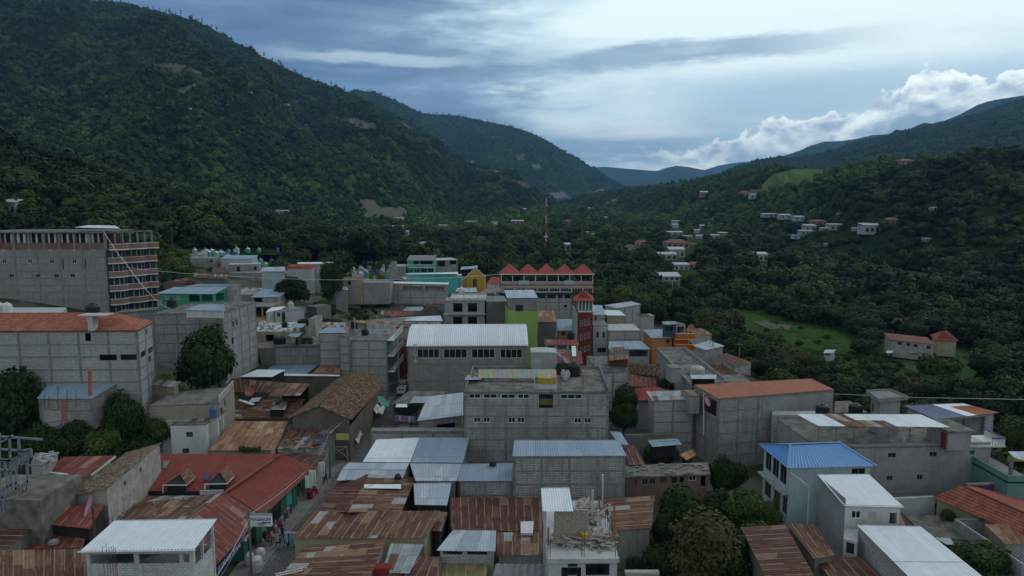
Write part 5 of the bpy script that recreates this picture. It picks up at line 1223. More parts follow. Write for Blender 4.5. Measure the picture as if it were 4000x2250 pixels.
B = flat('flat cement roof terrace with stacked plastic chairs and a black tank', [F_(155, 468), F_(498, 468), F_(560, 380), F_(205, 390)], 11.0, PLC, CONCL, 4, wins=[(0, F_(260, 500), F_(340, 560), 'open')])
tank(F_(440, 430), 11, 'small black water tank on the flat cement roof terrace', .6, 1.0)
for i in range(5):
    c = P(F_(200 + i * 16, 420 - (i % 2) * 14), 11.0); ch = thing('plastic_chair', 'one of the white plastic chairs on the flat cement roof terrace', 'chair', c, 'white plastic chairs')
    g = MB(); g.box((c.x - .25, c.y - .25, c.z + .42), (c.x + .25, c.y + .25, c.z + .46)); g.build('seat', WHT, ch); g = MB(); g.box((c.x - .25, c.y + .22, c.z + .46), (c.x + .25, c.y + .27, c.z + .95)); g.build('backrest', WHT, ch)
    for sx in (-.22, .22):
        for sy in (-.22, .22): g = MB(); g.box((c.x + sx - .02, c.y + sy - .02, c.z), (c.x + sx + .02, c.y + sy + .02, c.z + .42)); g.build('leg', WHT, ch)
for k, (p4, zz) in enumerate((((495, 433), (602, 433), (642, 396), (530, 394)), 12.6), ) if False else enumerate(((((495, 433), (602, 433), (642, 396), (530, 394)), 12.6), (((470, 512), (565, 522), (608, 475), (500, 468)), 11.6))):
    shed(['upper blue awning roof on posts right of the flat cement terrace', 'lower blue awning roof right of the flat cement terrace'][k], [F_(*p) for p in p4], zz, DARKM, ZBLUE, zz - 1.9, ks=(1,))
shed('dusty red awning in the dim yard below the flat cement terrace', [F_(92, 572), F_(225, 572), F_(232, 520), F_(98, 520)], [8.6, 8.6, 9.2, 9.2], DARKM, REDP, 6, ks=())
flat('slim weathered block tower with climbing scaffolding near the weedy slope', back(F_(662, 352), F_(728, 352), 12.8, 5), 0, PLD, CONC, 4)
flat('mossy retaining wall house between the big tree and walled terrace', back(F_(105, 628), F_(335, 625), 9.0, 8), 0, BLKD, CONCD, 0)
for i, (u, v) in enumerate(((370, 590), (415, 585))): tank(F_(u, v), 9.5, ['left', 'right'][i] + ' of two black tanks at the terrace corner with green plants', .7, 1.1)
g = MB()
for i in range(900): c = P(F_(rs.uniform(545, 700), rs.uniform(545, 600)), 9.35); g.poly([c + V3((rs.uniform(-.2, .2), rs.uniform(-.2, .2), rs.uniform(0, .6))) for _ in range(3)])
tag(g.build('weeds', MATS['leaves mid']), kind='stuff')
# town behind: slope, long wall, teal house, chapel, hotel
B = shed('long block building with an open plant gallery under a thin white roof', [F_(1270, 12), F_(1975, 28), F_(1985, 8), F_(1275, -6)], [13.4, 13.4, 13.8, 13.8], BLKL, ZWHT, 2, wins=[(0, F_(1290, 40), F_(1400, 90), 'open'), (0, F_(1550, 45), F_(1740, 95), 'open'), (0, F_(1755, 45), F_(1940, 95), 'open')], fr=dict(ks=(0,), sp=4, dz=2))
flat('mossy low block wall building above the weedy slope', back(F_(885, 78), F_(1140, 78), 12.0, 8), 0, BLK, CONCD, 5)
flat('pale blue painted mural wall between the two long block walls', back(F_(1132, 85), F_(1270, 90), 11.4, 3), 0, paint('faded mural', (.3, .38, .4)), CONC, 5)
flat('brown block house with arched trellis above the mossy low wall', back(J_(940, 1190), J_(1170, 1190), 15.0, 9), 0, BLKO, TILEO, 8, wins=[(0, J_(950, 1200), J_(975, 1225), 'dark', 1), (0, J_(1030, 1195), J_(1060, 1235), 'open')])
B = flat('block wall with a white balustrade left of the long plant gallery', back(J_(1175, 1215), J_(1425, 1215), 14.2, 6), 0, BLK, CONC, 8)
g = MB(); a, c, d, n, L = B.ax(0)
for i in range(int(L / .35)): g.box((a.x + i * .35, a.y, 14.2), (a.x + i * .35 + .12, a.y + .1, 15.0))
g.box((a.x, a.y, 15.0), (a.x + L, a.y + .15, 15.15)); g.build('balustrade', WHT, B.e)
B = shed('teal two-storey house with a balustraded porch and pale roof', [J_(1585, 1005), J_(1850, 1005), J_(1866, 955), J_(1612, 955)], [17.8, 17.8, 18.9, 18.9], TEAL, FIBRE, 8, wins=[(0, J_(1650, 1010), J_(1700, 1040), 'open'), (0, J_(1710, 1010), J_(1830, 1040), 'open'), (0, J_(1590, 1088), J_(1645, 1115), 'glass', 2), (0, J_(1655, 1088), J_(1710, 1115), 'glass', 2), (0, J_(1720, 1082), J_(1775, 1115), 'dark', 2), (0, J_(1785, 1082), J_(1840, 1115), 'dark', 2)])
g = MB(); a, c, d, n, L = B.ax(0); zz = B.uz(0, J_(1600, 1068))[1]
for i in range(int(L / .4)): g.box((a.x + i * .4, a.y - .5, zz), (a.x + i * .4 + .15, a.y - .4, zz + .8))
g.box((a.x, a.y - .52, zz + .8), (a.x + L, a.y - .35, zz + .95)); g.box((a.x, a.y - .55, zz - .25), (a.x + L, a.y - .005, zz)); g.build('balustrade', paint('mint paint', (.4, .58, .52)), B.e)
shed('turquoise-trimmed terrace with a long white sheet roof below the teal house', [J_(1575, 1135), J_(2065, 1132), J_(2070, 1112), J_(1578, 1128)], [15.4, 15.4, 15.6, 15.6], paint('turquoise', (.1, .42, .38)), ZWHT, 9, wins=[(0, J_(1600, 1142), J_(2050, 1150), 'open')])
flat('turquoise parapet terrace running right beneath the teal house', back(J_(1578, 1148), J_(2102, 1145), 14.4, 5), 0, MATS['turquoise'], CONCL, 9)
flat('long grey block house in front of the turquoise terrace', back(J_(1570, 1182), J_(2062, 1165), 13.9, 7), 0, BLK, ZINC, 8)
flat('grey block house with cluttered roof left of the teal house', back(J_(1420, 1058), J_(1580, 1058), 15.8, 8), 0, BLKL, CONCL, 8); flat('small block room on top of the cluttered grey roof', back(J_(1435, 1020), J_(1480, 1020), 17.6, 3), 0, BLK, CONC, 15)
flat('raw concrete house with a dark upper opening right of the teal house', back(J_(1868, 1000), J_(2065, 995), 17.0, 9), 0, BLK, CONCL, 9, wins=[(0, J_(1875, 1010), J_(1950, 1060), 'open'), (0, J_(1990, 1005), J_(2055, 1040), 'open')])
shed('open shelter with a light blue roof beside the yellow chapel', [J_(2090, 1092), J_(2250, 1078), J_(2255, 1053), J_(2100, 1065)], 14.6, DARKM, ZBLUE, 9, ks=(2,))
ye = paint('chapel yellow', (.48, .30, .04), .2); B = Bld('chapel', 'small yellow chapel with a curved gable and arched brown door', back(J_(2150, 1165), J_(2318, 1165), 12.6, 9), 7.5, ye, 'chapel'); B.win(0, J_(2200, 1180), J_(2245, 1252), 'door', 1, BROWN); B.done()
a, c, d, n, L = B.ax(0); prof = [(0, 0), (0, .5), (.06, .7), (.1, 1.3), (.2, 1.5), (.3, 2.3), (.42, 2.7), (.5, 3.5), (.58, 2.7), (.7, 2.3), (.8, 1.5), (.9, 1.3), (.94, .7), (1, .5), (1, 0)]
g = MB(); f = [a + d * (u * L) + V3((0, -.02, z_)) for u, z_ in prof]; b2 = [p + V3((0, .5, 0)) for p in f]; g.poly(f); g.poly(b2[::-1])
for i in range(len(f)): j = (i + 1) % len(f); g.poly([f[i], b2[i], b2[j], f[j]])
g.build('gable', ye, B.e); g = MB()
for x, y_ in zip(f[1:-2], f[2:-1]): g.beam(x - V3((0, .1, 0)), y_ - V3((0, .1, 0)), .12, .22)
g.build('gable_trim', WHT, B.e)
for u in (.03, .28, .68, .92): g = MB(); o_ = a + d * (u * L); g.box((o_.x, o_.y - .25, 7.5), (o_.x + .35, o_.y - .01, 12.4)); g.build('pilaster', paint('ochre', (.5, .36, .1)), B.e)
flat('yellow side room left of the chapel', back(J_(2100, 1178), J_(2150, 1178), 12.0, 6), 0, ye, CONC, 7)
Yh = P(K_(500, 1130), 17.0).y
q = back(K_(60, 1130), K_(935, 1130), 17.0, 8)
B = Bld('hotel', 'pink and white terraced hotel with five red pyramid roofs', [V3((p.x, p.y, 13.9)) for p in q], 0, paint('pale pink wall', (.36, .26, .23)), 'hotel')
for i in range(8): B.winm(0, 1 + i * 3.25, 3.9 + i * 3.25, 10.9, 12.9, 'glass', 4)
B.done(); xs_ = [q[0].x + (q[1].x - q[0].x) * i / 5 for i in range(6)]
for i in range(5):
    g = MB(); x0_, x1_ = xs_[i] - (.3 if i == 0 else 0), xs_[i + 1] + (.3 if i == 4 else 0); y0_, y1_ = q[0].y - .4, q[0].y + 8; ap = V3(((x0_ + x1_) / 2, (y0_ + y1_) / 2, 19.6)); c4 = [V3((x0_, y0_, 17)), V3((x1_, y0_, 17)), V3((x1_, y1_, 17)), V3((x0_, y1_, 17))]
    for k in range(4): flat_panel(g, [c4[k], c4[(k + 1) % 4], ap], .08)
    g.build('pyramid_roof', TILEC, B.e)
g = MB(); g.box((q[0].x - .3, q[0].y - .5, 16.75), (q[1].x + .3, q[0].y - .41, 17.0)); g.build('eave_board', WHT, B.e)
g = MB(); g.box((q[0].x, q[0].y - .1, 13.92), (q[1].x, q[0].y - .004, 14.9)); g.build('parapet', MATS['pale pink wall'], B.e)
for i in range(9): g = MB(); x = q[0].x + .2 + (q[1].x - q[0].x - .4) * i / 8; g.box((x - .1, q[0].y, 13.9), (x + .1, q[0].y + .2, 16.8)); g.build('column', WHT, B.e)
for u0, u1 in ((232, 330), (660, 745)): g = MB(); a, c = PD(K_(u0, 1208), q[0].y - .15), PD(K_(u1, 1208), q[0].y - .15); g.box((a.x, a.y - .05, 13.95), (c.x, a.y, 15.1)); g.build('banner', plain('banner blue', (.35, .42, .45)), B.e)
B.slab([V3((p.x, p.y, 13.95)) for p in q], .25, CONCL); B.sheet(wpts([K_(-40, 1310), K_(962, 1312), K_(935, 1272), K_(30, 1272)], [12.6, 12.6, 13.3, 13.3]) if False else [PD(K_(25, 1310), Yh - 9), PD(K_(965, 1312), Yh - 9), V3((q[1].x, q[1].y - .1, 10.9)), V3((q[0].x, q[0].y - .1, 10.9))], FIBRE, name='lower_roof')
q2 = [PD(G_(5, 115), Yh - 8), PD(G_(730, 118), Yh - 8)]; zz = q2[0].z - .2
B2 = Bld('annex', 'grey block lower wing of the terraced hotel with a dark open upper storey', [V3((q2[0].x, Yh - 8, zz)), V3((q2[1].x, Yh - 8, zz)), V3((q2[1].x, Yh - .3, zz)), V3((q2[0].x, Yh - .3, zz))], 0, BLKL, 'building')
for a, c in ((30, 170), (240, 385), (400, 480), (500, 580), (600, 645), (660, 722)): B2.win(0, G_(a, 122), G_(c, 158), 'open')
B2.win(0, G_(660, 218), G_(686, 243), 'open'); B2.frame((0, 1), 3.6, 2.0); B2.done()
tank(K_(345, 1355), 8.5, 'pink water tank on the block wing of the hotel', .75, 1.4, plain('pinkish plastic', (.4, .3, .3)), Y=Yh - 12)
shed('red hip-roofed kiosk between the chapel and the hotel', [J_(2330, 1225), J_(2462, 1225), J_(2462, 1160), J_(2385, 1160)], [12.5, 12.5, 14.2, 14.2], PLW, TILEC, 8)
shed('flat zinc roofs in front of the chapel', [J_(2040, 1300), J_(2250, 1305), J_(2240, 1262), J_(2060, 1262)], [10.6, 10.6, 11.3, 11.3], BLKD, ZINC, 4)
shed('grey fibre-cement roof over a dark workshop left of the hotel wing', [J_(2250, 1315), J_(2572, 1315), J_(2560, 1262), J_(2360, 1262)], [10.6, 10.6, 11.4, 11.4], BLKD, FIBRE, 4)
c = P(J_(2100, 1290), 11); dm = thing('small_dome', 'small white dome on the roofs in front of the yellow chapel', 'dome', c); g = MB(); g.lathe(c, [(1.0, -1.5), (1.0, 0), (.9, .5), (.6, .9), (.15, 1.15), (.12, 1.6), (.01, 1.7)], 16); g.build('dome_shell', WHT, dm, True)
q = back(F_(1985, 178), F_(2318, 178), 14.2, 9)
B = Bld('unfinished_building', 'bare concrete shell of two storeys with four large square openings', q, 0, plaster('fresh concrete', (.3, .3, .295), .4), 'building')
for a, c in (((2022, 203), (2110, 285)), ((2160, 203), (2248, 285)), ((2022, 330), (2110, 412)), ((2160, 330), (2248, 412))): B.win(0, F_(*a), F_(*c), 'open')
B.done(); B.slab([p + V3((0, 0, .2)) for p in q], .19, CONCL, oh=.25)
for v in (300, 434): z_ = B.uz(0, F_(2100, v))[1]; g = MB(); g.box((q[0].x - 1.2, q[0].y - .9, z_ - .12), (q[1].x + .3, q[0].y - .004, z_ + .05)); g.build('ledge', CONCL, B.e)
for v in (303, 437): z_ = B.uz(0, F_(2100, v))[1]; g = MB(); g.box((q[0].x, q[0].y + .2, z_ - .1), (q[1].x, q[2].y - .2, z_)); g.build('floor_slab', CONC, B.e)
g = MB(); g.hexa([V3((q[0].x - 1.1, q[0].y + 1.3, 0)), V3((q[0].x - .01, q[0].y + .15, 0)), V3((q[0].x - .01, q[0].y + 6, 0)), V3((q[0].x - 1.1, q[0].y + 6, 0))] + [V3((q[0].x - 1.1, q[0].y + 1.3, 14.2)), V3((q[0].x - .01, q[0].y + .15, 14.2)), V3((q[0].x - .01, q[0].y + 6, 14.2)), V3((q[0].x - 1.1, q[0].y + 6, 14.2))]); g.build('side_bay', MATS['fresh concrete'], B.e)
B.parapet([p + V3((0, 0, .2)) for p in q], .35, CONCL); rebar_set(B, [V3((q[0].x + i * 3.4, q[0].y + .4, 14.3)) for i in range(4)], 1.8)
flat('windowless dark grey block building between concrete shell and lime house', back(F_(2336, 188), G_(122, 186), 14.0, 10), 0, block('blackened block', (.14, .135, .125), (.1, .095, .09), .5), CONC, 0)
q = back(G_(130, 268), G_(405, 264), 13.2, 8); B = Bld('house', 'lime green windowless wall of a tall house with a metal-clad attic', q, 0, plaster('lime green', (.23, .36, .09), .2, (.15, .25, .07)))
B.done(); B2q = [p + V3((0, .05, 2.55)) for p in q]; g = MB(); a, c = q[0] + V3((0, .1, 0)), q[1] + V3((0, .1, 0)); rib_mesh(g, [a, c, c + V3((0, 0, 2.6)), a + V3((0, 0, 2.6))], .3, .03); g.build('cladding', FIBRE, B.e)
g = MB(); g.box((q[0].x, q[0].y + .2, 13.2), (q[1].x, q[0].y + 7.9, 15.7)); g.build('attic_wall', FIBRE, B.e); B.sheet([q[0] + V3((-.2, -.3, 2.7)), q[1] + V3((.2, -.3, 2.7)), q[2] + V3((.2, 0, 3.5)), q[3] + V3((-.2, 0, 3.5))], ZINC)
g = MB(); c = PD(G_(238, 250), q[0].y); g.box((c.x - .8, c.y - .0, c.z - .6), (c.x + .8, c.y + .06, c.z + .7)); g.build('attic_hatch', DARKM, B.e)
z = 10.3; q = back(F_(1598, 612), G_(305, 606), z, 15)
B = Bld('gym', 'big gym hall with a white barrel-vault roof and a row of wide windows', q, 0, plaster('rough grey render', (.24, .235, .22), .55, patch=.5, pcol=(.18, .18, .17)), 'building')
for a, c in (((1685, 634), (1893, 718)), ((1932, 634), (2153, 718)), ((2196, 634), (2420, 718))): B.win(0, F_(*a), F_(*c), 'glass', 4)
B.win(0, G_(0, 636), G_(14, 718), 'glass', 1); B.win(0, G_(56, 636), G_(266, 718), 'glass', 4); B.win(0, F_(2466, 636), F_(2570, 718), 'glass', 2)
B.frame((0,), 7.5, 3.2, CONC); B.done(); g = MB(); n = 62; m = 12; W = q[1] - q[0]; Dp = q[3] - q[0]; b0 = 0
Wn = W.normalized(); W = W + Wn * .6; o0 = q[0] - Wn * .3 - Dp.normalized() * .4; Dp = Dp * 1.05
ss = [((i + f) / n, h_) for i in range(n) for f, h_ in ((0, 0), (.3, 1), (.5, 1), (.8, 0))] + [(1, 0)]
for j in range(m + 1):
    t_ = j / m
    for s_, h_ in ss:
        r_ = 2.6 * math.sin(math.pi * t_) ** .8 + .1 * h_; g.v.append(tuple(o0 + W * s_ + Dp * t_ + V3((0, -.05 * h_ if t_ == 0 else 0, r_ + .05))))
for j in range(m):
    for i in range(len(ss) - 1): a = j * len(ss) + i; g.f.append((a, a + 1, a + 1 + len(ss), a + len(ss))); g.uv.append([(ss[i][0] * 25, j), (ss[i + 1][0] * 25, j), (ss[i + 1][0] * 25, j + 1), (ss[i][0] * 25, j + 1)]); g.mi.append(0)
g.build('vault_roof', ZWHT, B.e)
for e_ in (0, 1):
    g = MB(); pts = [q[0] + (q[1] - q[0]) * e_ + (q[3] - q[0]) * (j / m) + V3((0, 0, 2.6 * math.sin(math.pi * j / m) ** .8)) for j in range(m + 1)]; g.poly(pts); g.build('vault_end', CONC, B.e)
tx = bpy.data.curves.new('sign_text', 'FONT');
def text_obj(txt, parent, loc, size, mat, rot=(R(90), 0, 0), sx=1.0, ext=.01, name='lettering', align='CENTER'):
    cu = bpy.data.curves.new(name, 'FONT'); cu.body = txt; cu.size = size; cu.align_x = align; cu.align_y = 'CENTER'; cu.extrude = ext; cu.resolution_u = 2; cu.space_line = .8
    o = bpy.data.objects.new(name, cu); dg = bpy.context.evaluated_depsgraph_get(); col.objects.link(o); dg.update()
    me = bpy.data.meshes.new_from_object(o.evaluated_get(bpy.context.evaluated_depsgraph_get())); col.objects.unlink(o); bpy.data.objects.remove(o)
    me.materials.clear(); me.materials.append(mat); o = bpy.data.objects.new(name, me); col.objects.link(o); o.location = loc; o.rotation_euler = rot; o.scale = (sx, 1, 1)
    if parent is not None: o.parent = parent; o.matrix_parent_inverse = Matrix.Translation(-V3(parent.location))
    return o
bpy.data.curves.remove(tx)
BLUEP = plain('navy lettering', (.02, .05, .16), .6, .1)
c = PD(F_(1666, 676), q[0].y - .1); g = MB(); g.box((c.x - .35, c.y, c.z - 1.7), (c.x + .35, c.y + .08, c.z + 1.7)); g.build('sign_panel', PLGL, B.e); text_obj('G\nY\nM', B.e, (c.x, c.y - .02, c.z), 1.15, BLUEP)
shed('long white sheet roof over pale block rooms, left of the concrete shell', [F_(1195, 365), F_(1925, 372), F_(1905, 318), F_(1250, 350)], [9.6, 9.6, 10.4, 10.4], BLKW, ZWHT, 0, fr=dict(ks=(0,), sp=3, dz=1.6))
shed('brown clay hipped roof behind the long white sheet roof', [F_(1625, 325), F_(1935, 305), F_(1850, 235), F_(1790, 235)], [9.4, 9.4, 11.6, 11.6], ADOBE, TILEO, 0)
shed('low red-brown sheet roof left of the brown clay roof', [F_(1440, 330), F_(1640, 322), F_(1700, 285), F_(1470, 278)], [9.0, 9.0, 9.8, 9.8], BLKD, REDR, 0); shed('blue awning roofs below the long plant gallery', [F_(1545, 275), F_(1750, 278), F_(1740, 235), F_(1590, 238)], [9.4, 9.4, 10.2, 10.2], BLKD, ZBLUE, 0)
flat('block shed with a flat top at the left foot of the concrete shell', back(F_(1765, 208), F_(1938, 208), 11.0, 4), 0, BLKD, RUSTD, 0)
shed('small brown tiled roof at the street corner by the gym', [F_(1480, 610), F_(1600, 615), F_(1590, 545), F_(1485, 520)], [7.0, 7.0, 8.4, 8.4], paint('dusty red wall', (.2, .07, .05)), TILEO, 0)
shed('light blue low roof right behind the gym, left end', [F_(1600, 456), F_(1850, 458), F_(1850, 425), F_(1610, 425)], [8.8, 8.8, 9.2, 9.2], BLKL, ZINC, 0)
flat('weathered concrete stub house above the brown tiled street corner', back(F_(1485, 430), F_(1600, 430), 10.2, 5), 0, PLD, RUSTD, 0)
for k, (u0, v0, m_, lb) in enumerate(((1490, 700, 'yellow wall', 'yellow street house with red doors, far end of the street'), (1450, 770, 'dusty red wall', 'dusty red street house beside the far yellow one'), (1420, 850, 'dull pink', 'pale street house with a shop door near the gym'))):
    c = P(F_(u0 + 50, v0 + 260 - k * 30), .1); y0 = c.y + 3 + k * -9; x = -24.2 + k * .1; B = Bld('house', lb, [V3((x - 5, y0, 5.6 - k * .6)), V3((x, y0, 5.6 - k * .6)), V3((x, y0 + 8.4, 5.6 - k * .6)), V3((x - 5, y0 + 8.4, 5.6 - k * .6))], .05, paint(m_, (.3, .22, .2)))
    for j in range(3): B.winm(1, .6 + j * 2.6, 2.0 + j * 2.6, .15, 2.5, 'door', 1, [MATS['deep red door'] if 'deep red door' in MATS else paint('deep red door', (.22, .04, .03)), BROWN][j % 2]); B.winm(1, .7 + j * 2.6, 1.8 + j * 2.6, 3.2, 4.3, 'glass', 1)
    B.done(); B.slab([p + V3((0, 0, .15)) for p in B.q], .14, CONCD, oh=.3)
shed('dark low tin roofs at the foot of the weedy slope, left', [F_(745, 430), F_(1010, 430), F_(1010, 385), F_(800, 380)], [9.0, 9.0, 9.6, 9.6], BLKD, RUSTZ, 0); flat('mossy wall house below the slim tree, beside the weedy slope', back(F_(640, 230), F_(740, 240), 10.5, 5), 0, BLKD, CONCD, 4)
shed('rusty shed roof at the upper end of the weedy slope', [F_(1330, 320), F_(1450, 320), F_(1440, 280), F_(1350, 275)], [8.6, 8.6, 9.2, 9.2], BLKD, RUST, 0); shed('light sheet roof by the tall slim tree, middle of the town', [F_(905, 75), F_(1040, 78), F_(1020, 45), F_(930, 40)], [12.6, 12.6, 13.2, 13.2], BLK, ZINC, 6)
# centre
z = 11.9
q = [P(F_(2130, 1032), z), P(G_(1078, 1030), z), P(G_(900, 790), z), P(F_(2150, 870), z)]
q[2] = q[1] + V3((.4, 12.5, 0)); q[3] = q[0] + V3((.4, 12.5, 0))
B = Bld('apartment_building', 'large bare block building in the centre with a junk-strewn flat roof', [p - V3((0, 0, .2)) for p in q], 0, BLK, 'building')
for t_, u0, v0, u1, v1, n in ((F_, 2170, 1055, 2280, 1098, 2), (F_, 2305, 1055, 2435, 1098, 2), (G_, 65, 1057, 200, 1100, 2), (G_, 222, 1057, 331, 1100, 2), (G_, 625, 1058, 827, 1104, 3), (F_, 2215, 1275, 2280, 1325, 2), (F_, 2305, 1275, 2370, 1325, 2), (G_, 132, 1275, 200, 1327, 2), (G_, 220, 1275, 288, 1327, 2), (G_, 753, 1280, 822, 1331, 2), (G_, 848, 1280, 915, 1331, 2)): B.win(0, t_(u0, v0), t_(u1, v1), 'glass', n)
(a_, za), (b_, zb_) = B.uz(0, F_(2470, 1055)), B.uz(0, G_(26, 1098)); B.winm(0, a_, b_, zb_, za, 'glass', 2)
B.win(0, G_(420, 1055), G_(556, 1192), 'grille', 1); B.frame((0, 1, 3), 2.75, 1.55, CONC, w=.3); B.done(); B.slab(q, .2, CONCD, oh=.12)
g = MB(); a, c = PD(G_(420, 1100), q[0].y + 1.6), PD(G_(556, 1160), q[0].y + 1.6); g.box((a.x, a.y, c.z), (c.x, a.y + .1, a.z)); g.build('inner_wall', paint('mustard', (.36, .26, .05)), B.e)
B.parapet(q, .45, CONC, ks=(1, 2, 3)); rebar_set(B, [q[0].lerp(q[1], t_) + V3((0, .3, 0)) for t_ in (.02, .17, .34, .5, .66, .82, .98)] + [q[3].lerp(q[2], t_) for t_ in (.1, .4, .7, .95)], 2.3)
g = MB(); a, c = P(G_(385, 1020), z), P(G_(585, 1020), z)
for k in range(10): t0, t1 = k / 10, (k + 1) / 10; f = lambda t, o, zz: V3((a.x + (c.x - a.x) * t, a.y + .1 - 1.3 * math.sin(math.pi * t) * .35 + o, zz)); g.hexa([f(t0, 0, z + .9), f(t1, 0, z + .9), f(t1, .15, z + .9), f(t0, .15, z + .9), f(t0, 0, z + 1.7), f(t1, 0, z + 1.7), f(t1, .15, z + 1.7), f(t0, .15, z + 1.7)])
g.build('yellow_canopy', MATS['mustard'], B.e)
g = MB()
for t in (0, .5, 1): p_ = a.lerp(c, t); g.box((p_.x - .06, p_.y + .2, z), (p_.x + .06, p_.y + .3, z + 1.6))
g.box((a.x, a.y + .4, z), (c.x, a.y + .5, z + .6)); g.build('canopy_post', WHT, B.e)
for k in range(16):     # coloured translucent panels of the old awning
    t0 = k / 16; pa, pb = P(G_(-150 + 740 * t0, 905), z + .6), P(G_(-150 + 740 * (t0 + .06), 905), z + .6); g = MB(); bow = .5 * math.sin(math.pi * max(0, (t0 - .6) / .4)) if t0 > .6 else 0
    flat_panel(g, [pa + V3((0, -bow, 0)), pb + V3((0, -bow, 0)), pb + V3((0, 1.2, .9)), pa + V3((0, 1.2, .9))], .04); g.build('awning_panel', [plain('faded yellow panel', (.4, .36, .2)), plain('faded blue panel', (.25, .33, .36)), plain('faded green panel', (.28, .36, .28)), plain('faded pink panel', (.38, .3, .27))][(k * 7 // 3) % 4], B.e)
q5 = back(G_(345, 850), G_(585, 855), z, 3.2); q5 = [p + V3((0, 0, 2.9)) for p in q5]
C = Bld('roof_cabin', 'grey cement cabin with a pale rounded cap on the roof of the central block building', q5, z, PLG, 'cabin'); C.winm(0, .4, 1.5, z + .05, z + 2.3, 'door', 1, plain('pale door', (.33, .34, .33))); C.done()
g = MB(); m = 8; W_ = q5[1] - q5[0]
for j in range(m): f = lambda k, y_: q5[0] + W_ * (k / m) + V3((0, y_, .05 + .1 * math.sin(math.pi * k / m) ** .5)); g.hexa([q5[0] + W_ * (j / m), q5[0] + W_ * ((j + 1) / m), q5[0] + W_ * ((j + 1) / m) + V3((0, 3.2, 0)), q5[0] + W_ * (j / m) + V3((0, 3.2, 0)), f(j, 0), f(j + 1, 0), f(j + 1, 3.2), f(j, 3.2)])
g.build('cap', CONCL, C.e)
for k, (u, v, s, lb) in enumerate(((2230, 885, 1, 'dark scrap timber heap at the back left of the central roof'), (2330, 850, 1.2, 'black plastic and planks heaped beside the scrap timber on the central roof'))):
    g = MB()
    for i in range(34): c = P(F_(u + rs.uniform(-60, 110) * s, v + rs.uniform(-14, 20)), z + .1 + rs.uniform(0, .5)); g.beam(c, c + V3((rs.uniform(-1.6, 1.6), rs.uniform(-.8, .8), rs.uniform(-.2, .5))), rs.uniform(.05, .16))
    tag(g.build('scrap_heap', [WOOD, DARKM][k]), lb, 'scrap heap', kind='stuff')
g = MB()
for i in range(110): c = P(G_(rs.uniform(-200, 980), rs.uniform(870, 1015)), z + .03); g.beam(c, c + V3((rs.uniform(-1.3, 1.3), rs.uniform(-.6, .6), rs.uniform(0, .1))), rs.uniform(.04, .1), .04)
tag(g.build('scrap_boards', WOOD), kind='stuff')
g = MB(); q_ = [P(F_(*p), z + .5) for p in ((2130, 925), (2285, 922), (2300, 870), (2155, 875))]; rib_mesh(g, q_, .25, .03); things_mesh('metal_sheet', 'light blue sheet propped on the left corner of the central roof', 'metal sheet', g, ZINC)
tank(G_(752, 885), z, 'black water tank on the junk-strewn central roof', .85, 1.5);
for i, (u, v) in enumerate(((650, 900), (668, 930), (690, 905))): c = P(G_(u, v), z); g = MB(); g.lathe(c, [(.02, 0), (.35, .1), (.4, .6), (.2, 1.1), (.02, 1.15)], 7); things_mesh('sack', 'one of the pale sacks bunched left of the black tank on the central roof', 'sack', g, PLGL, 'sacks on the central roof')
g = MB()
for i in range(900): c = P(G_(rs.uniform(590, 700), rs.uniform(830, 875)), z); g.poly([c + V3((rs.uniform(-.25, .25), rs.uniform(-.2, .2), rs.uniform(0, 1.2))) for _ in range(3)])
tag(g.build('weeds', MATS['leaves mid']), kind='stuff')
# left of the central block: blue white roof, yard, laundry
shed('faded blue and white sheet roof leaning against the central block building', [F_(1682, 1312), F_(2118, 1258), F_(2118, 1042), F_(1785, 1078)], [5.2, 5.2, 6.6, 6.6], BLK, RUSTZ if False else ZINC, 0, wins=[(0, F_(1870, 1345), F_(2045, 1385), 'open')])
B = flat('pale block parapet wall above the white and grey sheet roofs', back(B_(1245, 80), B_(2128, 80), 5.2, 1.4), 0, BLKL, CONC, 0, fr=dict(ks=(0,), sp=4, dz=1.2))
shed('dark flat roof with a hanging black mesh below the gym', [F_(1440, 1150), F_(1690, 1150), F_(1985, 1035), F_(1605, 1028)], [3.6, 3.6, 3.9, 3.9], ADOBE, FIBRE if False else CONCD, 0)
for k, (p4, m_, lb) in enumerate(((((1610, 1142), (1755, 1140), (1785, 1078), (1650, 1080)), ZINC, 'light blue sheet roof piece in the yard below the gym'), (((1480, 1182), (1590, 1182), (1590, 1150), (1490, 1150)), ZWHT, 'small white sheet over the yard edge by the street'))):
    g = MB(); rib_mesh(g, [P(F_(*p), 4.2) for p in p4], .3, .03); things_mesh('metal_sheet', lb, 'metal sheet', g, m_)
g = MB(); a, c = P(F_(1455, 1185), 3.7), P(F_(1735, 1150), 3.9)
for i in range(12):
    t0, t1 = i / 12, (i + 1) / 12; f = lambda t, k: a.lerp(c, t) + V3((0, 0, -k * 1.7 * math.sin(math.pi * t) ** .7))
    g.poly([f(t0, 0), f(t1, 0), f(t1, 1), f(t0, 1)])
things_mesh('shade_mesh', 'black shade mesh sagging across the laundry yard', 'shade mesh', g, BLACK)
wl = thing('clothesline', 'clothesline in the yard left of the central building', 'clothesline', P(F_(1480, 1290), 3)); g = MB(); a, c = P(F_(1475, 1258), 2.6), P(F_(1668, 1270), 2.6); g.tube(a, c, .015, n=4); g.build('line', WCAB, wl)
for i in range(2): p_ = (a, c)[i]; g = MB(); g.tube(p_ - V3((0, 0, 2.6)), p_, .04, n=5); g.build('post', STEEL, wl)
CM = [paint('cloth %d' % i, k_, .1) for i, k_ in enumerate(((.5, .1, .3), (.25, .08, .4), (.5, .5, .5), (.08, .25, .4), (.1, .35, .3), (.6, .25, .4), (.2, .2, .25)))]; nm_ = ['bright pink', 'purple', 'white', 'blue', 'green', 'pale pink', 'dark grey']
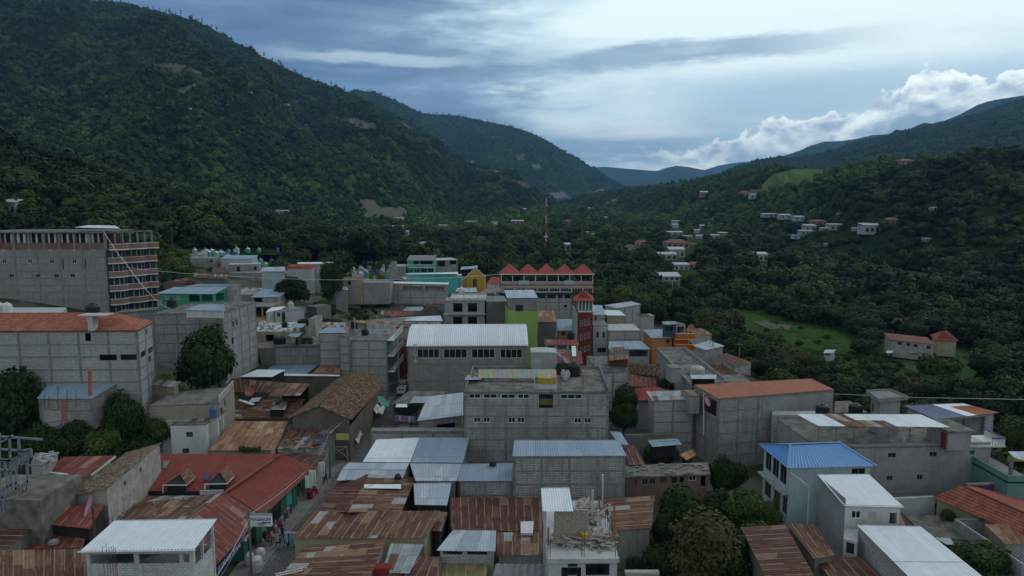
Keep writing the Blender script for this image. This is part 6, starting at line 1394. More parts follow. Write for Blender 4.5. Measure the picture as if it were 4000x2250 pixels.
for i in range(14):
    p_ = a.lerp(c, (i + .6) / 15); g = MB(); w_, h_ = rs.uniform(.25, .4), rs.uniform(.6, 1.1); k = i * 3 % 7
    for j in range(3): x0_ = p_.x + w_ * (j - 1.5) / 1.5 * .5; g.poly([V3((x0_, p_.y - .03 * (j % 2), p_.z)), V3((x0_ + w_ / 3, p_.y - .03 * ((j + 1) % 2), p_.z)), V3((x0_ + w_ / 3, p_.y - .06, p_.z - h_)), V3((x0_, p_.y - .06, p_.z - h_))])
    things_mesh('laundry', '%s garment hanging on the clothesline in the yard' % nm_[k], 'garment', g, CM[k], 'garments on the clothesline')
# sheet roofs in the centre foreground
shed('pale white sheet roof beside the street, left of two joined roofs', [B_(1170, 372), B_(1618, 377), B_(1705, 142), B_(1300, 160)], [5.0, 5.0, 5.5, 5.5], BLKL, ZWHT, 0)
shed('blue-grey sheet roof butting against the central block building', [B_(1622, 378), B_(2113, 380), B_(2176, 142), B_(1708, 142)], [5.1, 5.1, 5.6, 5.6], BLK, ZBLUE, 0)
B = shed('long light blue ridged roof with a short front slope by the street', [B_(975, 440), B_(1575, 446), B_(1612, 382), B_(1040, 377)], [5.2, 5.2, 5.35, 5.35], BLKL, ZINC, 0)
B.sheet(wpts([B_(925, 548), B_(1550, 522), B_(1575, 447), B_(975, 441)], [4.6, 4.6, 5.19, 5.19]), ZINC)
shed('light grey sheet roof in the middle of the joined roofs', [B_(1668, 550), B_(2060, 552), B_(2098, 388), B_(1614, 385)], [4.8, 4.8, 5.15, 5.15], BLK, ZINC, 0)
shed('blue-grey sheet roof on the low block wall left of the tall block hall', [B_(2064, 553), C_(172, 553), C_(175, 380), B_(2100, 391)], [4.9, 4.9, 5.2, 5.2], BLK, ZBLUE, 0, fr=dict(ks=(0,), sp=3.5, dz=1.6))
shed('small square light blue roof beside the rusty gable roof', [B_(1662, 776), B_(1965, 781), B_(2010, 558), B_(1650, 575)], [4.2, 4.2, 4.6, 4.6], DARKM, ZINC, 0)
B = shed('tall windowless block hall with a blue-grey corrugated roof, right of centre', [C_(172, 320), C_(1248, 315), C_(1168, 165), C_(190, 165)], [7.9, 7.9, 8.5, 8.5], BLK, ZBLUE, 0, fr=dict(ks=(0, 1, 3), sp=3.0, dz=1.6), ins=.15, pitch=.28)
g = MB(); c = P(B_(2395, 400), 5.3); g.box((c.x - .4, c.y - .3, c.z), (c.x + .4, c.y + .3, c.z + .4)); things_mesh('box', 'small dark box on the blue-grey roof left of the tall block hall', 'box', g, DARKM)
gb = thing('house', 'house with a rusty two-sided roof, one white sheet and a black bag on it', 'house', P(B_(1230, 700), 0)); HB = _P(); HB.e = gb
for p4, z4, m_ in (([B_(745, 820), B_(1030, 846), B_(1230, 487), B_(980, 505)], [3.9, 4.9, 5.0, 4.0], RUSTD), ([B_(1032, 846), B_(1540, 832), B_(1675, 517), B_(1232, 487)], [4.9, 4.1, 4.1, 5.0], RUST)): g = MB(); rib_mesh(g, wpts(p4, z4), .3, .035, 's'); g.build('roof', m_, gb)
qq = wpts([B_(780, 805), B_(1500, 815), B_(1640, 530), B_(1000, 520)], [3.7] * 4); g = MB(); g.hexa([V3((p.x, p.y, 0)) for p in qq] + qq); g.build('wall', PLC, gb)
g = MB(); flat_panel(g, wpts([B_(1185, 618), B_(1532, 622), B_(1532, 580), B_(1185, 582)], [5.0, 4.6, 4.7, 5.1]), .04); things_mesh('metal_sheet', 'bright white metal sheet lying on the rusty two-sided roof', 'metal sheet', g, ZWHT)
c = P(B_(1503, 540), 4.7); g = MB(); g.lathe(c, [(.02, 0), (.45, .1), (.38, .5), (.12, .75), (.02, .8)], 8); things_mesh('bag', 'black bag on the far end of the rusty two-sided roof', 'bag', g, BLACK)
shed('wide rusty roof patched with pale sheets, in front of the two-sided roof', [B_(497, 1094), B_(1768, 1088), B_(1900, 832), B_(718, 835)], [4.0, 4.0, 4.6, 4.6], PLC, RUST, 0)
shed('small dark red-brown roof right of the wide patched rusty roof', [B_(1820, 1020), B_(1915, 1025), B_(1975, 845), B_(1890, 840)], 3.8, DARKM, RUSTD, 0)
shed('dark rusty roof with a ladder on it at the bottom of the street', [B_(335, 1510), B_(1225, 1510), B_(1392, 1098), B_(640, 1165)], [3.9, 3.9, 4.5, 4.5], PLD, RUST, 0, ribs='s')
shed('zinc roof half eaten by rust beside the little dark yard', [B_(1345, 1415), B_(1610, 1420), B_(1745, 1148), B_(1435, 1140)], [3.6, 3.6, 4.0, 4.0], PLD, RUSTZ, 0)
shed('brown corrugated roof at the bottom edge left of the olive roof', [B_(1330, 1530), B_(1905, 1530), B_(1915, 1265), B_(1640, 1262)], [3.3, 3.3, 3.7, 3.7], PLD, RUSTD, 0)
B = shed('blue-grey corrugated roof on a low pale block house in the foreground', [B_(1862, 1206), B_(2420, 1213), B_(2428, 1016), B_(2022, 1010)], [4.3, 4.3, 4.9, 4.9], BLKL, ZINC, 0, wins=[(0, B_(1925, 1212), B_(2110, 1245), 'open'), (0, B_(2155, 1214), B_(2342, 1248), 'open')], pitch=.26)
shed('long dark rusty roof at the foot of the tall block hall, upper part', [B_(2000, 1012), C_(452, 1032), C_(442, 707), B_(1986, 706)], [3.1, 3.1, 3.5, 3.5], BLKD, RUSTD, 0)
shed('long dark rusty roof at the foot of the tall block hall, lower part', [C_(18, 1248), C_(458, 1250), C_(452, 1034), C_(28, 1034)], [2.9, 2.9, 3.1, 3.1], BLKL, RUST, 0)
shed('yellow-brown lichened roof at the bottom edge of the photo', [B_(1905, 1520), B_(2330, 1520), B_(2345, 1338), B_(1912, 1338)], [2.7, 2.7, 3.0, 3.0], BLKD, OLIVER, 0)
shed('deeply corrugated grey roof at the bottom edge beside the construction slab', [C_(-20, 1500), C_(690, 1500), C_(682, 1336), C_(12, 1332)], [4.6, 4.6, 5.0, 5.0], BLKD, FIBRE, 0, pitch=.62, amp=.09)
g = MB(); flat_panel(g, wpts([C_(250, 1040), C_(365, 1040), C_(372, 928), C_(250, 932)], [3.5] * 4), .25); things_mesh('water_tray', 'white square plastic table top lying upturned on the dark rusty roof', 'table', g, WHT)
lad = thing('ladder', 'white ladder lying on the dark rusty roof at the bottom of the street', 'ladder', P(B_(480, 1400), 4.3))
a, c = P(B_(350, 1425), 4.15), P(B_(608, 1368), 4.25); a2, c2 = P(B_(355, 1445), 4.15), P(B_(608, 1390), 4.25)
for x, y_ in ((a, c), (a2, c2)): g = MB(); g.beam(x, y_, .06); g.build('rail', WHT, lad)
for i in range(9): g = MB(); t = (i + .5) / 9; g.beam(a.lerp(c, t), a2.lerp(c2, t), .04); g.build('rung', WHT, lad)
c = P(B_(1350, 1420), 3.4); g = MB(); g.box((c.x - .6, c.y - .4, c.z), (c.x + .7, c.y + .5, c.z + .7)); things_mesh('crate', 'red crate among bent rods at the bottom edge', 'crate', g, paint('red plastic', (.2, .025, .02)))
z = 8.0; q = [P(C_(500, 1286), z), P(C_(1178, 1281), z), None, None]; q[2] = V3((P(C_(1040, 735), z).x + .2, P(C_(1040, 735), z).y, z)); q[3] = V3((q[0].x, q[2].y, z))
q[2].x = q[1].x
B = Bld('unfinished_building', 'unfinished concrete building in the foreground with timber heaps on its slab', [p - V3((0, 0, .35)) for p in inset_quad(q, .15)], 0, PLGL, 'building')
B.win(0, C_(695, 1330), C_(780, 1444), 'open'); B.win(0, C_(862, 1330), C_(1085, 1444), 'open'); B.winm(0, 1.0, 2.6, 3.5, 7.2, 'open'); B.done(); B.slab(q, .35, CONCL)
zr = 10.8; qr = wpts([C_(456, 838), C_(745, 838), C_(706, 612), C_(440, 616)], [zr, zr, zr + .3, zr + .3]); rc = thing('stair_cabin', 'small stair cabin with a shiny corrugated roof on the construction slab', 'cabin', (qr[0].x, qr[0].y, z)); SC = _P(); SC.e = rc
g = MB(); rib_mesh(g, qr, .2, .04); g.build('roof', ZWHT, rc); a = qr[0] + V3((1.0, .5, 0)); g = MB(); g.obox(V3((a.x, a.y, z)), (2.9, 0, 0), (0, .18, 0), (0, 0, 2.7)); g.build('block_wall', BLKO, rc)
for dx_, dy_ in ((.15, .3), (4.6, .3), (.15, 4.3), (4.6, 4.3)): g = MB(); g.box((qr[0].x + dx_, qr[0].y + dy_, z), (qr[0].x + dx_ + .18, qr[0].y + dy_ + .18, zr - .05)); g.build('post', CONCL, rc)
rebar_set(B, [q[0].lerp(q[1], t_) + V3((0, .3, 0)) for t_ in (.03, .5, .97)] + [q[1].lerp(q[2], t_) - V3((.3, 0, 0)) for t_ in (.25, .5, .75, .97)] + [q[0].lerp(q[1], .5) + V3((0, 3.2, 0))], 2.2)
WD = [plain('weathered plank', (.25, .235, .215), .95, .35, 3), plain('grey plank', (.33, .32, .3), .95, .3, 3), plain('fresh plank', (.30, .22, .17), .95, .3, 3)]
pm = []
for i in range(9):
    g = MB(); l_ = .5 + .22 * (i % 5); w_ = .09 + .05 * (i % 3); g.box((-l_, -w_, 0), (l_, w_, .05 + .03 * (i % 2))); me = bpy.data.meshes.new('timber offcut'); me.from_pydata(g.v, [], g.f); me.materials.append(WD[i % 3]); me.update(); pm.append(me)
def heap(cx, cy, ru, rv, n, lb, grp, hz=.55):
    for i in range(n):
        a = rs.uniform(0, 6.28); k = math.sqrt(rs.random()); c = P(C_(cx + ru * k * math.cos(a), cy + rv * k * math.sin(a)), z); c.z += .05 + hz * (1 - k) * rs.uniform(.4, 1)
        o = bpy.data.objects.new('timber_offcut', rs.choice(pm)); col.objects.link(o); o.location = c; o.rotation_euler = (rs.uniform(-.35, .35), rs.uniform(-.4, .4), rs.uniform(0, 6.28)); tag(o, lb, 'plank', grp)
heap(700, 1125, 120, 50, 62, 'timber offcut in the left heap at the front of the construction slab', 'timber offcuts, front left heap')
heap(985, 1115, 115, 60, 70, 'timber offcut in the right heap at the front of the construction slab', 'timber offcuts, front right heap')
heap(870, 870, 105, 100, 110, 'timber offcut in the long heap beside the stair cabin', 'timber offcuts by the stair cabin', .7)
g = MB(); c = P(C_(848, 1135), z); g.box((c.x - .3, c.y - .3, z), (c.x + .3, c.y + .3, z + .9)); things_mesh('drum', 'yellow drum between the two front timber heaps', 'drum', g, MATS['mustard'])
for u, v0, v1, m_, lb in ((1022, 830, 490, CONCL, 'tallest pale pole standing behind the construction slab'), (1130, 1130, 785, PRIMER, 'long orange pole at the right edge of the construction slab'), (1087, 1000, 770, CONCL, 'pale post left of the orange pole on the construction slab'), (990, 880, 728, PRIMER, 'short orange pole behind the timber heap'), (510, 1150, 990, PRIMER, 'orange pole at the left edge of the construction slab')):
    yy = P(C_(u, v0), z).y; g = MB(); g.beam(PD(C_(u, v0), yy), PD(C_(u, v1), yy), .16); things_mesh('pole', lb, 'pole', g, m_)
shed('dark rusty roof with two pale sheets right of the construction slab', [C_(1120, 1018), C_(1478, 996), C_(1512, 686), C_(1048, 722)], [4.2, 4.2, 4.6, 4.6], BLK, RUST, 0, 's')
flat('low parapet wall at the bottom edge right of the construction slab', back(C_(1235, 1412), C_(1555, 1410), 2.4, .5), 0, PLD, CONCL, 0)
# right middle
shed('small blue sheet roof right behind the tall block hall', [C_(1178, 208), C_(1268, 212), C_(1190, 90), C_(1080, 82)], [5.6, 5.6, 6.0, 6.0], BLK, ZBLUE, 0)
shed('dark red-brown roof between the tall block hall and the planted yard', [C_(1268, 402), C_(1425, 400), C_(1322, 212), C_(1205, 212)], [4.6, 4.6, 5.2, 5.2], BLKD, RUSTD, 0)
B = flat('long low house with a mossy roof, pink walls, many doors and windows', [C_(1240, 505), C_(2012, 478), C_(1990, 382), C_(1245, 412)], 4.4, paint('dull pink wall', (.2, .13, .11)), CONCD, 0, oh=.25, wins=[(0, C_(1322, 535), C_(1345, 582), 'door', 1), (0, C_(1395, 532), C_(1445, 584), 'dark', 2), (0, C_(1465, 530), C_(1515, 582), 'dark', 2), (0, C_(1565, 518), C_(1620, 566), 'door', 1), (0, C_(1668, 515), C_(1720, 574), 'door', 1, DARKM), (0, C_(1742, 510), C_(1788, 570), 'dark', 1), (0, C_(1830, 500), C_(1900, 548), 'glass', 2), (0, C_(1945, 495), C_(1992, 600), 'open')])
flat('green stained yard wall in front of the long low pink house', back(C_(1236, 592), C_(1720, 578), 2.6, .4), 0, paint('old green wall', (.1, .16, .13), .6), CONCD, 0)
shed('blue-grey awning over a dark yard full of plants', [C_(1492, 232), C_(1768, 208), C_(1720, 148), C_(1442, 166)], [4.8, 4.8, 5.4, 5.4], DARKM, ZBLUE, 3, ks=(2,))
flat('mossy block yard wall behind the blue-grey awning', back(C_(1235, 120), C_(1715, 112), 4.4, .5), 0, BLKD, CONCD, 0)
shed('tilted rusty sheet shelter at the corner of the planted yard', [C_(1810, 358), C_(1908, 305), C_(1870, 248), C_(1742, 305)], [3.6, 3.9, 4.2, 3.9], DARKM, RUSTO, 0, ks=(2,))
zr = 10.0; q = [P(G_(2112, 1103), zr), P(H_(796, 1016), zr), P(H_(572, 913), zr + .3), P(G_(1883, 970), zr + .3)]
B = Bld('apartment_building', 'tall right-hand block building under a flat terracotta sheet roof', inset_quad(q, .12, .08), 0, BLK, 'building'); B.winm(3, 2.0, B.ax(3)[4] - .5, 7.2, 9.5, 'open'); B.frame((0, 1, 3), 3.0, 1.6, CONC); B.done(); B.sheet(q, TERRA, .4)
a, c, d, n, L = B.ax(0); g = MB(); AA = V3((a.x, a.y, 0)); g.obox(AA + d * (L * .37) + n * .06 + V3((0, 0, 6.6)), d * (L * .62), n * .02, V3((0, 0, 3.0))); g.build('render_patch', PLG, B.e)
dish(G_(1998, 1135), 8.4, 'large pink satellite dish on a post at the terracotta-roofed building', .75, az=.9, Y=91.5, pole=.1)
g = MB(); g.tube(PD(G_(1970, 1440), 91.3), PD(G_(1972, 1045), 91.3), .06, n=6); things_mesh('pipe', 'white pipe up the left face of the terracotta-roofed building', 'pipe', g, WHT)
B = flat('block annex lower than and right of the terracotta-roofed building', [H_(205, 1250), H_(640, 1250), H_(640, 1215)], 7.6, BLKL, CONCL, 0)
B = shed('block house with a collapsed patchwork rusty roof and sagging zinc', [G_(1482, 1120), G_(1890, 1112), G_(1935, 1020), G_(1430, 1032)], [8.4, 8.4, 9.0, 9.0], BLKL, RUSTZ, 0, fr=dict(ks=(0,), sp=3, dz=1.6)); flat('small block box room on the corner of the patchwork roof', back(G_(1840, 1072), G_(1935, 1072), 9.6, 3), 0, BLK, OLIVER, 7)
z = 8.0; q = [P(G_(1858, 1004), z), P(G_(2200, 955), z), P(G_(1795, 640), z), P(G_(1532, 642), z)]
B = flat('long grey building with a stained flat roof, parapets and a round tank', q, 0, PLG, CONCD, 0); B.parapet(inset_quad(q, .01), .5, PLG)
B2 = flat('stairwell cabin with a brown door on the long stained flat roof', back(G_(1672, 815), G_(1762, 812), 10.4, 2.6), 0, PLG, CONC, z, wins=[(0, G_(1718, 722), G_(1755, 808), 'door', 1, BROWN)])
tank(G_(1912, 872), z, 'wide cream round tank on the long stained flat roof', 1.15, 1.1, CONCL)
shed('light blue awning with a dark opening at the end of the long flat roof', [G_(1862, 915), G_(2088, 915), G_(2092, 875), G_(1840, 876)], [9.6, 9.6, 9.9, 9.9], DARKM, ZINC, 7, ks=(1, 2, 3))
flat('dark flat roof with thin pale parapets behind the terracotta sheet roof', [G_(2205, 952), G_(2418, 942), G_(2310, 872), G_(2100, 875)], 8.4, PLGL, CONCD, 0)
shed('sliver of dark red roof at the grassy edge behind the terracotta roof', [G_(2440, 942), H_(120, 940), H_(0, 885), G_(2325, 865)], [6.0, 6.0, 7.0, 7.0], BLKD, REDR, -2)
shed('old dark wavy clay tile roof between the block houses', [G_(1270, 865), G_(1570, 890), G_(1560, 775), G_(1265, 770)], [5.4, 5.4, 7.2, 7.2], ADOBE, TILEO, 0, pitch=.4, amp=.09)
shed('brownish red sheet roof below the dark wavy tiles', [G_(1265, 985), G_(1530, 990), G_(1520, 915), G_(1268, 868)], [4.4, 4.4, 5.5, 5.5], ADOBE, REDR, 0)
B = Bld('house', 'house with a bright red hipped roof behind the dark round tree', wpts([G_(1345, 1110), G_(1600, 1110), G_(1640, 1020), G_(1340, 1010)], 5.0), 0, PLG); B.done(); hip(B, wpts([G_(1325, 1115), G_(1600, 1115), G_(1645, 1015), G_(1325, 1000)], 5.1), P(G_(1440, 990), 6.6), P(G_(1500, 988), 6.6), TILEC)
B = flat('unfinished block house with rusty scraps and a pale blue door', [G_(980, 850), G_(1262, 830), G_(1255, 700), G_(870, 700)], 9.6, BLKL, CONCD, 0, fr=dict(ks=(0,), sp=3, dz=1.6), wins=[(0, G_(1065, 892), G_(1105, 985), 'door', 1, PLB)]); rebar_set(B, [p for p in B.q], 2.0)
B.sheet(wpts([G_(1080, 745), G_(1262, 728), G_(1255, 692), G_(1080, 692)], [11.2, 11.2, 11.5, 11.5]), RUST, name='rusty_canopy')
g = MB(); a, c = P(G_(1085, 800), 9.6), P(G_(1255, 800), 9.6); g.hexa([a, c, c + V3((0, 2.5, 0)), a + V3((0, 2.5, 0))] + [p + V3((0, 0, 1.4)) for p in (a, c, c + V3((0, 2.5, 0)), a + V3((0, 2.5, 0)))]); g.build('board_wall', BROWN, B.e)
shed('low house with a red-brown roof and dark windows below the brown tower', [G_(475, 592), G_(800, 598), G_(790, 548), G_(470, 545)], [8.4, 8.4, 8.9, 8.9], PLGL, REDR, 0, wins=[(0, G_(480, 600), G_(572, 640), 'open'), (0, G_(590, 598), G_(685, 640), 'open'), (0, G_(700, 600), G_(780, 645), 'open')])
tank(G_(722, 540), 8.9, 'black water tank on the low house below the brown tower', .75, 1.3)
shed('worn red roof crossed by white poles right of the gym', [G_(585, 772), G_(838, 776), G_(818, 655), G_(565, 655)], [6.0, 6.0, 7.4, 7.4], ADOBE, REDR, 0)
g = MB(); flat_panel(g, wpts([G_(735, 700), G_(772, 700), G_(768, 605), G_(728, 605)], [8.2, 8.2, 8.6, 8.6]), .05); things_mesh('metal_sheet', 'upright white sheet lying on the worn red roof', 'metal sheet', g, ZWHT)
for p_, r_ in (((545, 625), (730, 800)), ((575, 640), (690, 740))): g = MB(); g.beam(P(G_(*p_), 9), P(G_(*r_), 7), .08); things_mesh('pole', 'white pole lying across the worn red roof right of the gym', 'pole', g, WHT, 'white poles on the worn red roof')
q = back(G_(786, 290), G_(928, 292), 13.0, 12)
B = Bld('tower_house', 'narrow dark red tower house with white slit windows and a red hipped top', q, 0, paint('maroon tower', (.13, .035, .025), .2), 'building')
for r_, vs in enumerate(((365, 425), (495, 552), (615, 668))):
    for k in range(3): u = 812 + k * 35; dv_ = -9 * k; B.win(0, G_(u, vs[0] + dv_), G_(u + 17, vs[1] + dv_), 'glass', 1)
B.done(); g = MB(); g.box((q[0].x - .1, q[0].y + .02, 13), (q[0].x - .006, q[3].y, 13.1));
g = MB(); g.box((q[0].x - .09, q[0].y + .1, 0), (q[0].x - .006, q[3].y, 12.9)); g.build('side_render', PLGL, B.e)
qt = [p + V3((0, 0, 2.6)) for p in back(G_(795, 288), G_(925, 290), 13.0, 5)]; g = MB(); g.hexa([p - V3((0, 0, 2.58)) for p in qt] + [p - V3((0, 0, 2.3)) for p in qt]); g.build('floor_slab', WHT, B.e)
for i in range(5):
    x = qt[0].x + (qt[1].x - qt[0].x) * i / 4; g = MB(); g.box((x - .08, qt[0].y - .02, 13.0), (x + .08, qt[0].y + .12, 15.6)); g.build('mullion', WHT, B.e)
g = MB(); g.box((qt[0].x + .05, qt[0].y + .2, 13.3), (qt[1].x - .05, qt[3].y - .2, 15.5)); g.build('pane', plain('pale glass', (.1, .13, .15), .15, .2), B.e)
hip(B, [p + V3((dx_, dy_, 0)) for p, dx_, dy_ in zip(qt, (-1.2, .3, .3, -1.2), (-.4, -.4, .5, .5))], qt[0].lerp(qt[2], .42) + V3((-.4, 0, 1.9)), qt[0].lerp(qt[2], .5) + V3((0, 0, 1.9)), TILEC)
flat('white three-storey house with two slit windows right of the maroon tower', back(G_(932, 412), G_(1075, 412), 9.8, 9), 0, PLGL, CONC, 0, wins=[(0, G_(963, 472), G_(983, 528), 'dark', 1), (0, G_(1020, 472), G_(1041, 528), 'dark', 1), (0, G_(970, 622), G_(1052, 666), 'dark', 2)])
shed('blue-grey roof on a block room above the white three-storey house', [G_(925, 315), G_(1052, 312), G_(1015, 222), G_(925, 218)], [11.0, 11.0, 12.0, 12.0], BLKL, ZBLUE, 0, wins=[(0, G_(948, 325), G_(966, 362), 'dark', 1), (0, G_(1005, 335), G_(1042, 395), 'door', 1, WOOD)])
shed('white edged roof on a stained block house, middle of the right cluster', [G_(1055, 318), G_(1240, 320), G_(1180, 272), G_(1030, 265)], [10.4, 10.4, 11.0, 11.0], BLKO, ZWHT, 0)
shed('wide light blue roof on a block house at the river trees', [G_(1160, 252), G_(1385, 212), G_(1290, 185), G_(1030, 222)], [10.6, 10.6, 11.2, 11.2], BLKL, ZINC, -3, fr=dict(ks=(0,), sp=3.5, dz=2))
shed('small block house with a rusty roof beside the wide light blue roof', [G_(1385, 330), G_(1522, 326), G_(1478, 300), G_(1340, 306)], [9.4, 9.4, 9.9, 9.9], BLKL, RUST, -3)
B = flat('broad windowless block wall building with a pale coping', back(G_(1078, 458), G_(1378, 456), 9.0, 8), 0, BLKL, CONCL, 0, fr=dict(ks=(0,), sp=4, dz=1.8))
shed('broad blue-grey roof over a big dark opening', [G_(1075, 636), G_(1475, 636), G_(1380, 556), G_(1078, 562)], [6.4, 6.4, 7.2, 7.2], PLG, ZBLUE, 0, wins=[(0, G_(1272, 645), G_(1462, 705), 'open')])
shed('tiny rusty-roofed block hut with a beige dish beside it', [G_(1118, 652), G_(1236, 648), G_(1225, 614), G_(1115, 616)], [8.8, 8.8, 9.1, 9.1], BLK, RUST, 6); dish(G_(1104, 690), 7.6, 'beige round dish beside the tiny rusty-roofed hut', .9, CONCL, 1.0)
B = shed('orange house with a blue-grey roof and a small barred window', [G_(1480, 532), G_(1690, 530), G_(1595, 448), G_(1398, 450)], [8.0, 8.0, 8.9, 8.9], paint('orange wall', (.42, .2, .07)), ZBLUE, 0, wins=[(0, G_(1618, 545), G_(1652, 580), 'grille', 1)])
B = flat('bright orange corner house with two projecting balconies', back(G_(1695, 500), G_(1825, 500), 8.8, 6), 0, paint('deep orange wall', (.42, .11, .02)), CONC, 0)
for v in (500, 600): a, c = P(G_(1690, v + 35), B.uz(0, G_(1700, v + 35))[1]), P(G_(1862, v + 35), B.uz(0, G_(1700, v + 35))[1]); yy = B.q[0].y; zz = B.uz(0, G_(1700, v + 32))[1]; g = MB(); g.box((B.q[0].x, yy - 1.1, zz), (B.q[1].x + 1.2, yy - .95, zz + 1.1)); g.box((B.q[1].x + 1.05, yy - .95, zz), (B.q[1].x + 1.2, yy + 3, zz + 1.1)); bo = g.build('balcony', MATS['deep orange wall'], B.e); g = MB(); g.box((B.q[0].x, yy - 1.14, zz + 1.1), (B.q[1].x + 1.24, yy - .92, zz + 1.2)); g.box((B.q[0].x, yy - 1.14, zz - .12), (B.q[1].x + 1.24, yy - .004, zz)); g.build('rim', plain('cream rim', (.5, .4, .3)), bo)
shed('dark blue rooftop shack with a striped zinc roof above the orange corner house', [G_(1590, 405), G_(1720, 402), G_(1700, 372), G_(1575, 376)], [11.2, 11.2, 11.6, 11.6], paint('dark blue board', (.05, .07, .1)), RUSTZ, 8.5, wins=[(0, G_(1605, 425), G_(1680, 465), 'open')]); flat('dark open upper room beside the striped zinc shack', back(G_(1712, 405), G_(1800, 398), 11.0, 4), 0, PLD, CONCD, 8.5, wins=[(0, G_(1722, 425), G_(1790, 478), 'open')])
shed('brown rusty roof on a pale block house with an orange dish', [G_(1840, 525), G_(2055, 498), G_(1965, 440), G_(1800, 440)], [6.6, 6.6, 7.4, 7.4], BLKL, RUST, -3); dish(G_(1852, 465), 8.0, 'orange satellite dish on the brown rusty roof near the river', .8, PRIMER, -.4)
shed('pale blue hipped roof on a block house, right end of the far cluster', [G_(1990, 645), G_(2170, 606), G_(2022, 550), G_(1865, 600)], [6.4, 6.4, 7.0, 7.0], BLK, ZINC, -3)
for u, v in ((1992, 690), (2026, 700), (2055, 720)): g = MB(); c = P(G_(u, v), 4); g.tube(c - V3((0, 0, 6)), c + V3((0, 0, 4)), .12, n=6); things_mesh('post', 'dark concrete post beside the pale blue hipped roof', 'post', g, CONC, 'posts beside the pale blue roof')
shed('brown rusty roof of an old pale house by the river bank', [G_(2262, 802), G_(2432, 762), G_(2190, 672), G_(2090, 690)], [4.6, 4.6, 5.6, 5.6], PLD, RUSTD, -3, wins=[(3, G_(2140, 765), G_(2158, 795), 'dark', 1)])
shed('strip of old wavy tiles along the long stained building', [G_(2105, 870), G_(2310, 868), G_(2165, 782), G_(1985, 782)], [4.6, 4.6, 6.0, 6.0], ADOBE, TILEO, 0, pitch=.4, amp=.09)
shed('small rust-orange roof above the corrugated grey shed', [G_(410, 380), G_(588, 378), G_(556, 268), G_(408, 266)], [9.6, 9.6, 11.2, 11.2], block('dark sheet wall', (.15, .15, .15), (.1, .1, .1), .4, .2, 5), RUSTO, 0)
shed('blue-grey roof of the low orange-walled house left of the maroon tower', [G_(598, 462), G_(766, 460), G_(738, 352), G_(590, 352)], [7.4, 7.4, 9.0, 9.0], MATS['orange wall'], ZBLUE, 0, wins=[(0, G_(632, 470), G_(672, 508), 'grille', 2)])
# far right front
zc = 10.4; z = 7.3
q = [P(D_(640, 240), z), P(D_(2262, 212), z)]; nv = V3((-(q[1] - q[0]).y, (q[1] - q[0]).x, 0)).normalized() * 11; q += [q[1] + nv, q[0] + nv]
B = Bld('apartment_building', 'long rendered grey building with small windows and a roofed terrace', [p - V3((0, 0, .15)) for p in q], 0, PLG, 'building')
for u0, v0, u1, v1 in ((1298, 288, 1372, 330), (1688, 276, 1757, 320), (2070, 262, 2110, 302), (1286, 503, 1338, 545), (1570, 493, 1622, 537)): B.win(0, D_(u0, v0), D_(u1, v1), 'dark', 2, STEEL)
B.frame((0,), 6.5, 2.75, PLG, w=.2); B.done(); B.slab(q, .15, CONCD)
B.parapet(q, .35, PLG, ks=(0,)); pc = [P(H_(640, 1357), zc), P(H_(1900, 1378), zc), P(H_(1600, 1246), zc + .5), P(H_(428, 1243), zc + .5)]
for k, (s0, s1, t0, t1, m_) in enumerate(((0, .21, 0, 1, ZWHT), (.21, .38, 0, 1, RUST), (.38, .6, 0, .48, RUST), (.38, .6, .5, 1, ZWHT), (.6, 1, .06, 1, ZWHT), (.6, 1, 0, .05, RUST))):
    g = MB(); rib_mesh(g, [quv(pc, s0 + .002, t0), quv(pc, s1, t0), quv(pc, s1, t1), quv(pc, s0 + .002, t1)], .35, .03); g.build('canopy_sheet', m_, B.e)
for u in (640, 805, 970, 1168, 1298, 1495, 1685): c = P(D_(u, 200), z); g = MB(); g.tube(c, V3((c.x, c.y, zc - .05)), .05, n=6); g.build('post', STEEL, B.e)
g = MB(); c = P(D_(1445, 190), z); g.tube(c, c + V3((0, 0, 1.9)), .12, n=8); g.tube(c + V3((0, 0, 1.9)), c + V3((-.35, 0, 2.0)), .13, n=8); g.build('vent_pipe', WHT, B.e)
C = flat('grey terrace cabin with a brown door at the end of the roofed terrace', back(D_(1870, 78), D_(2085, 76), 9.7, 4), 0, PLG, CONCD, z, oh=.3); C.e
g = MB(); a = C.q[0]; g.box((a.x - .05, a.y + .3, z), (a.x - .004, a.y + 1.3, 9.2)); g.build('door', paint('maroon door', (.16, .04, .03)), C.e)
for zz, k in ((z, 0), (4.0, 1)):
    e0 = q[1] + V3((0, 0, zz - z)); g = MB(); g.box((e0.x - (3 if k == 0 else 0), e0.y - .3, zz - .2), (e0.x + 1.6, e0.y + 3.5, zz)); bo = g.build('balcony', WHT, B.e); g = MB()
    for i in range(11): g.box((e0.x + 1.45, e0.y - .2 + i * .33, zz), (e0.x + 1.57, e0.y - .08 + i * .33, zz + .85))
    for i in range(5): g.box((e0.x + .0 + i * .33, e0.y - .28, zz), (e0.x + .12 + i * .33, e0.y - .18, zz + .85))
    g.build('balustrade', WHT, bo); g = MB(); g.box((e0.x, e0.y - .32, zz + .85), (e0.x + 1.62, e0.y - .14, zz + .98)); g.box((e0.x + 1.42, e0.y - .139, zz + .85), (e0.x + 1.62, e0.y + 3.5, zz + .98)); g.build('rail', paint('purple trim', (.16, .06, .18)), bo)
qs = back(H_(1200, 1138), H_(1436, 1118), 12.6, 4.2)
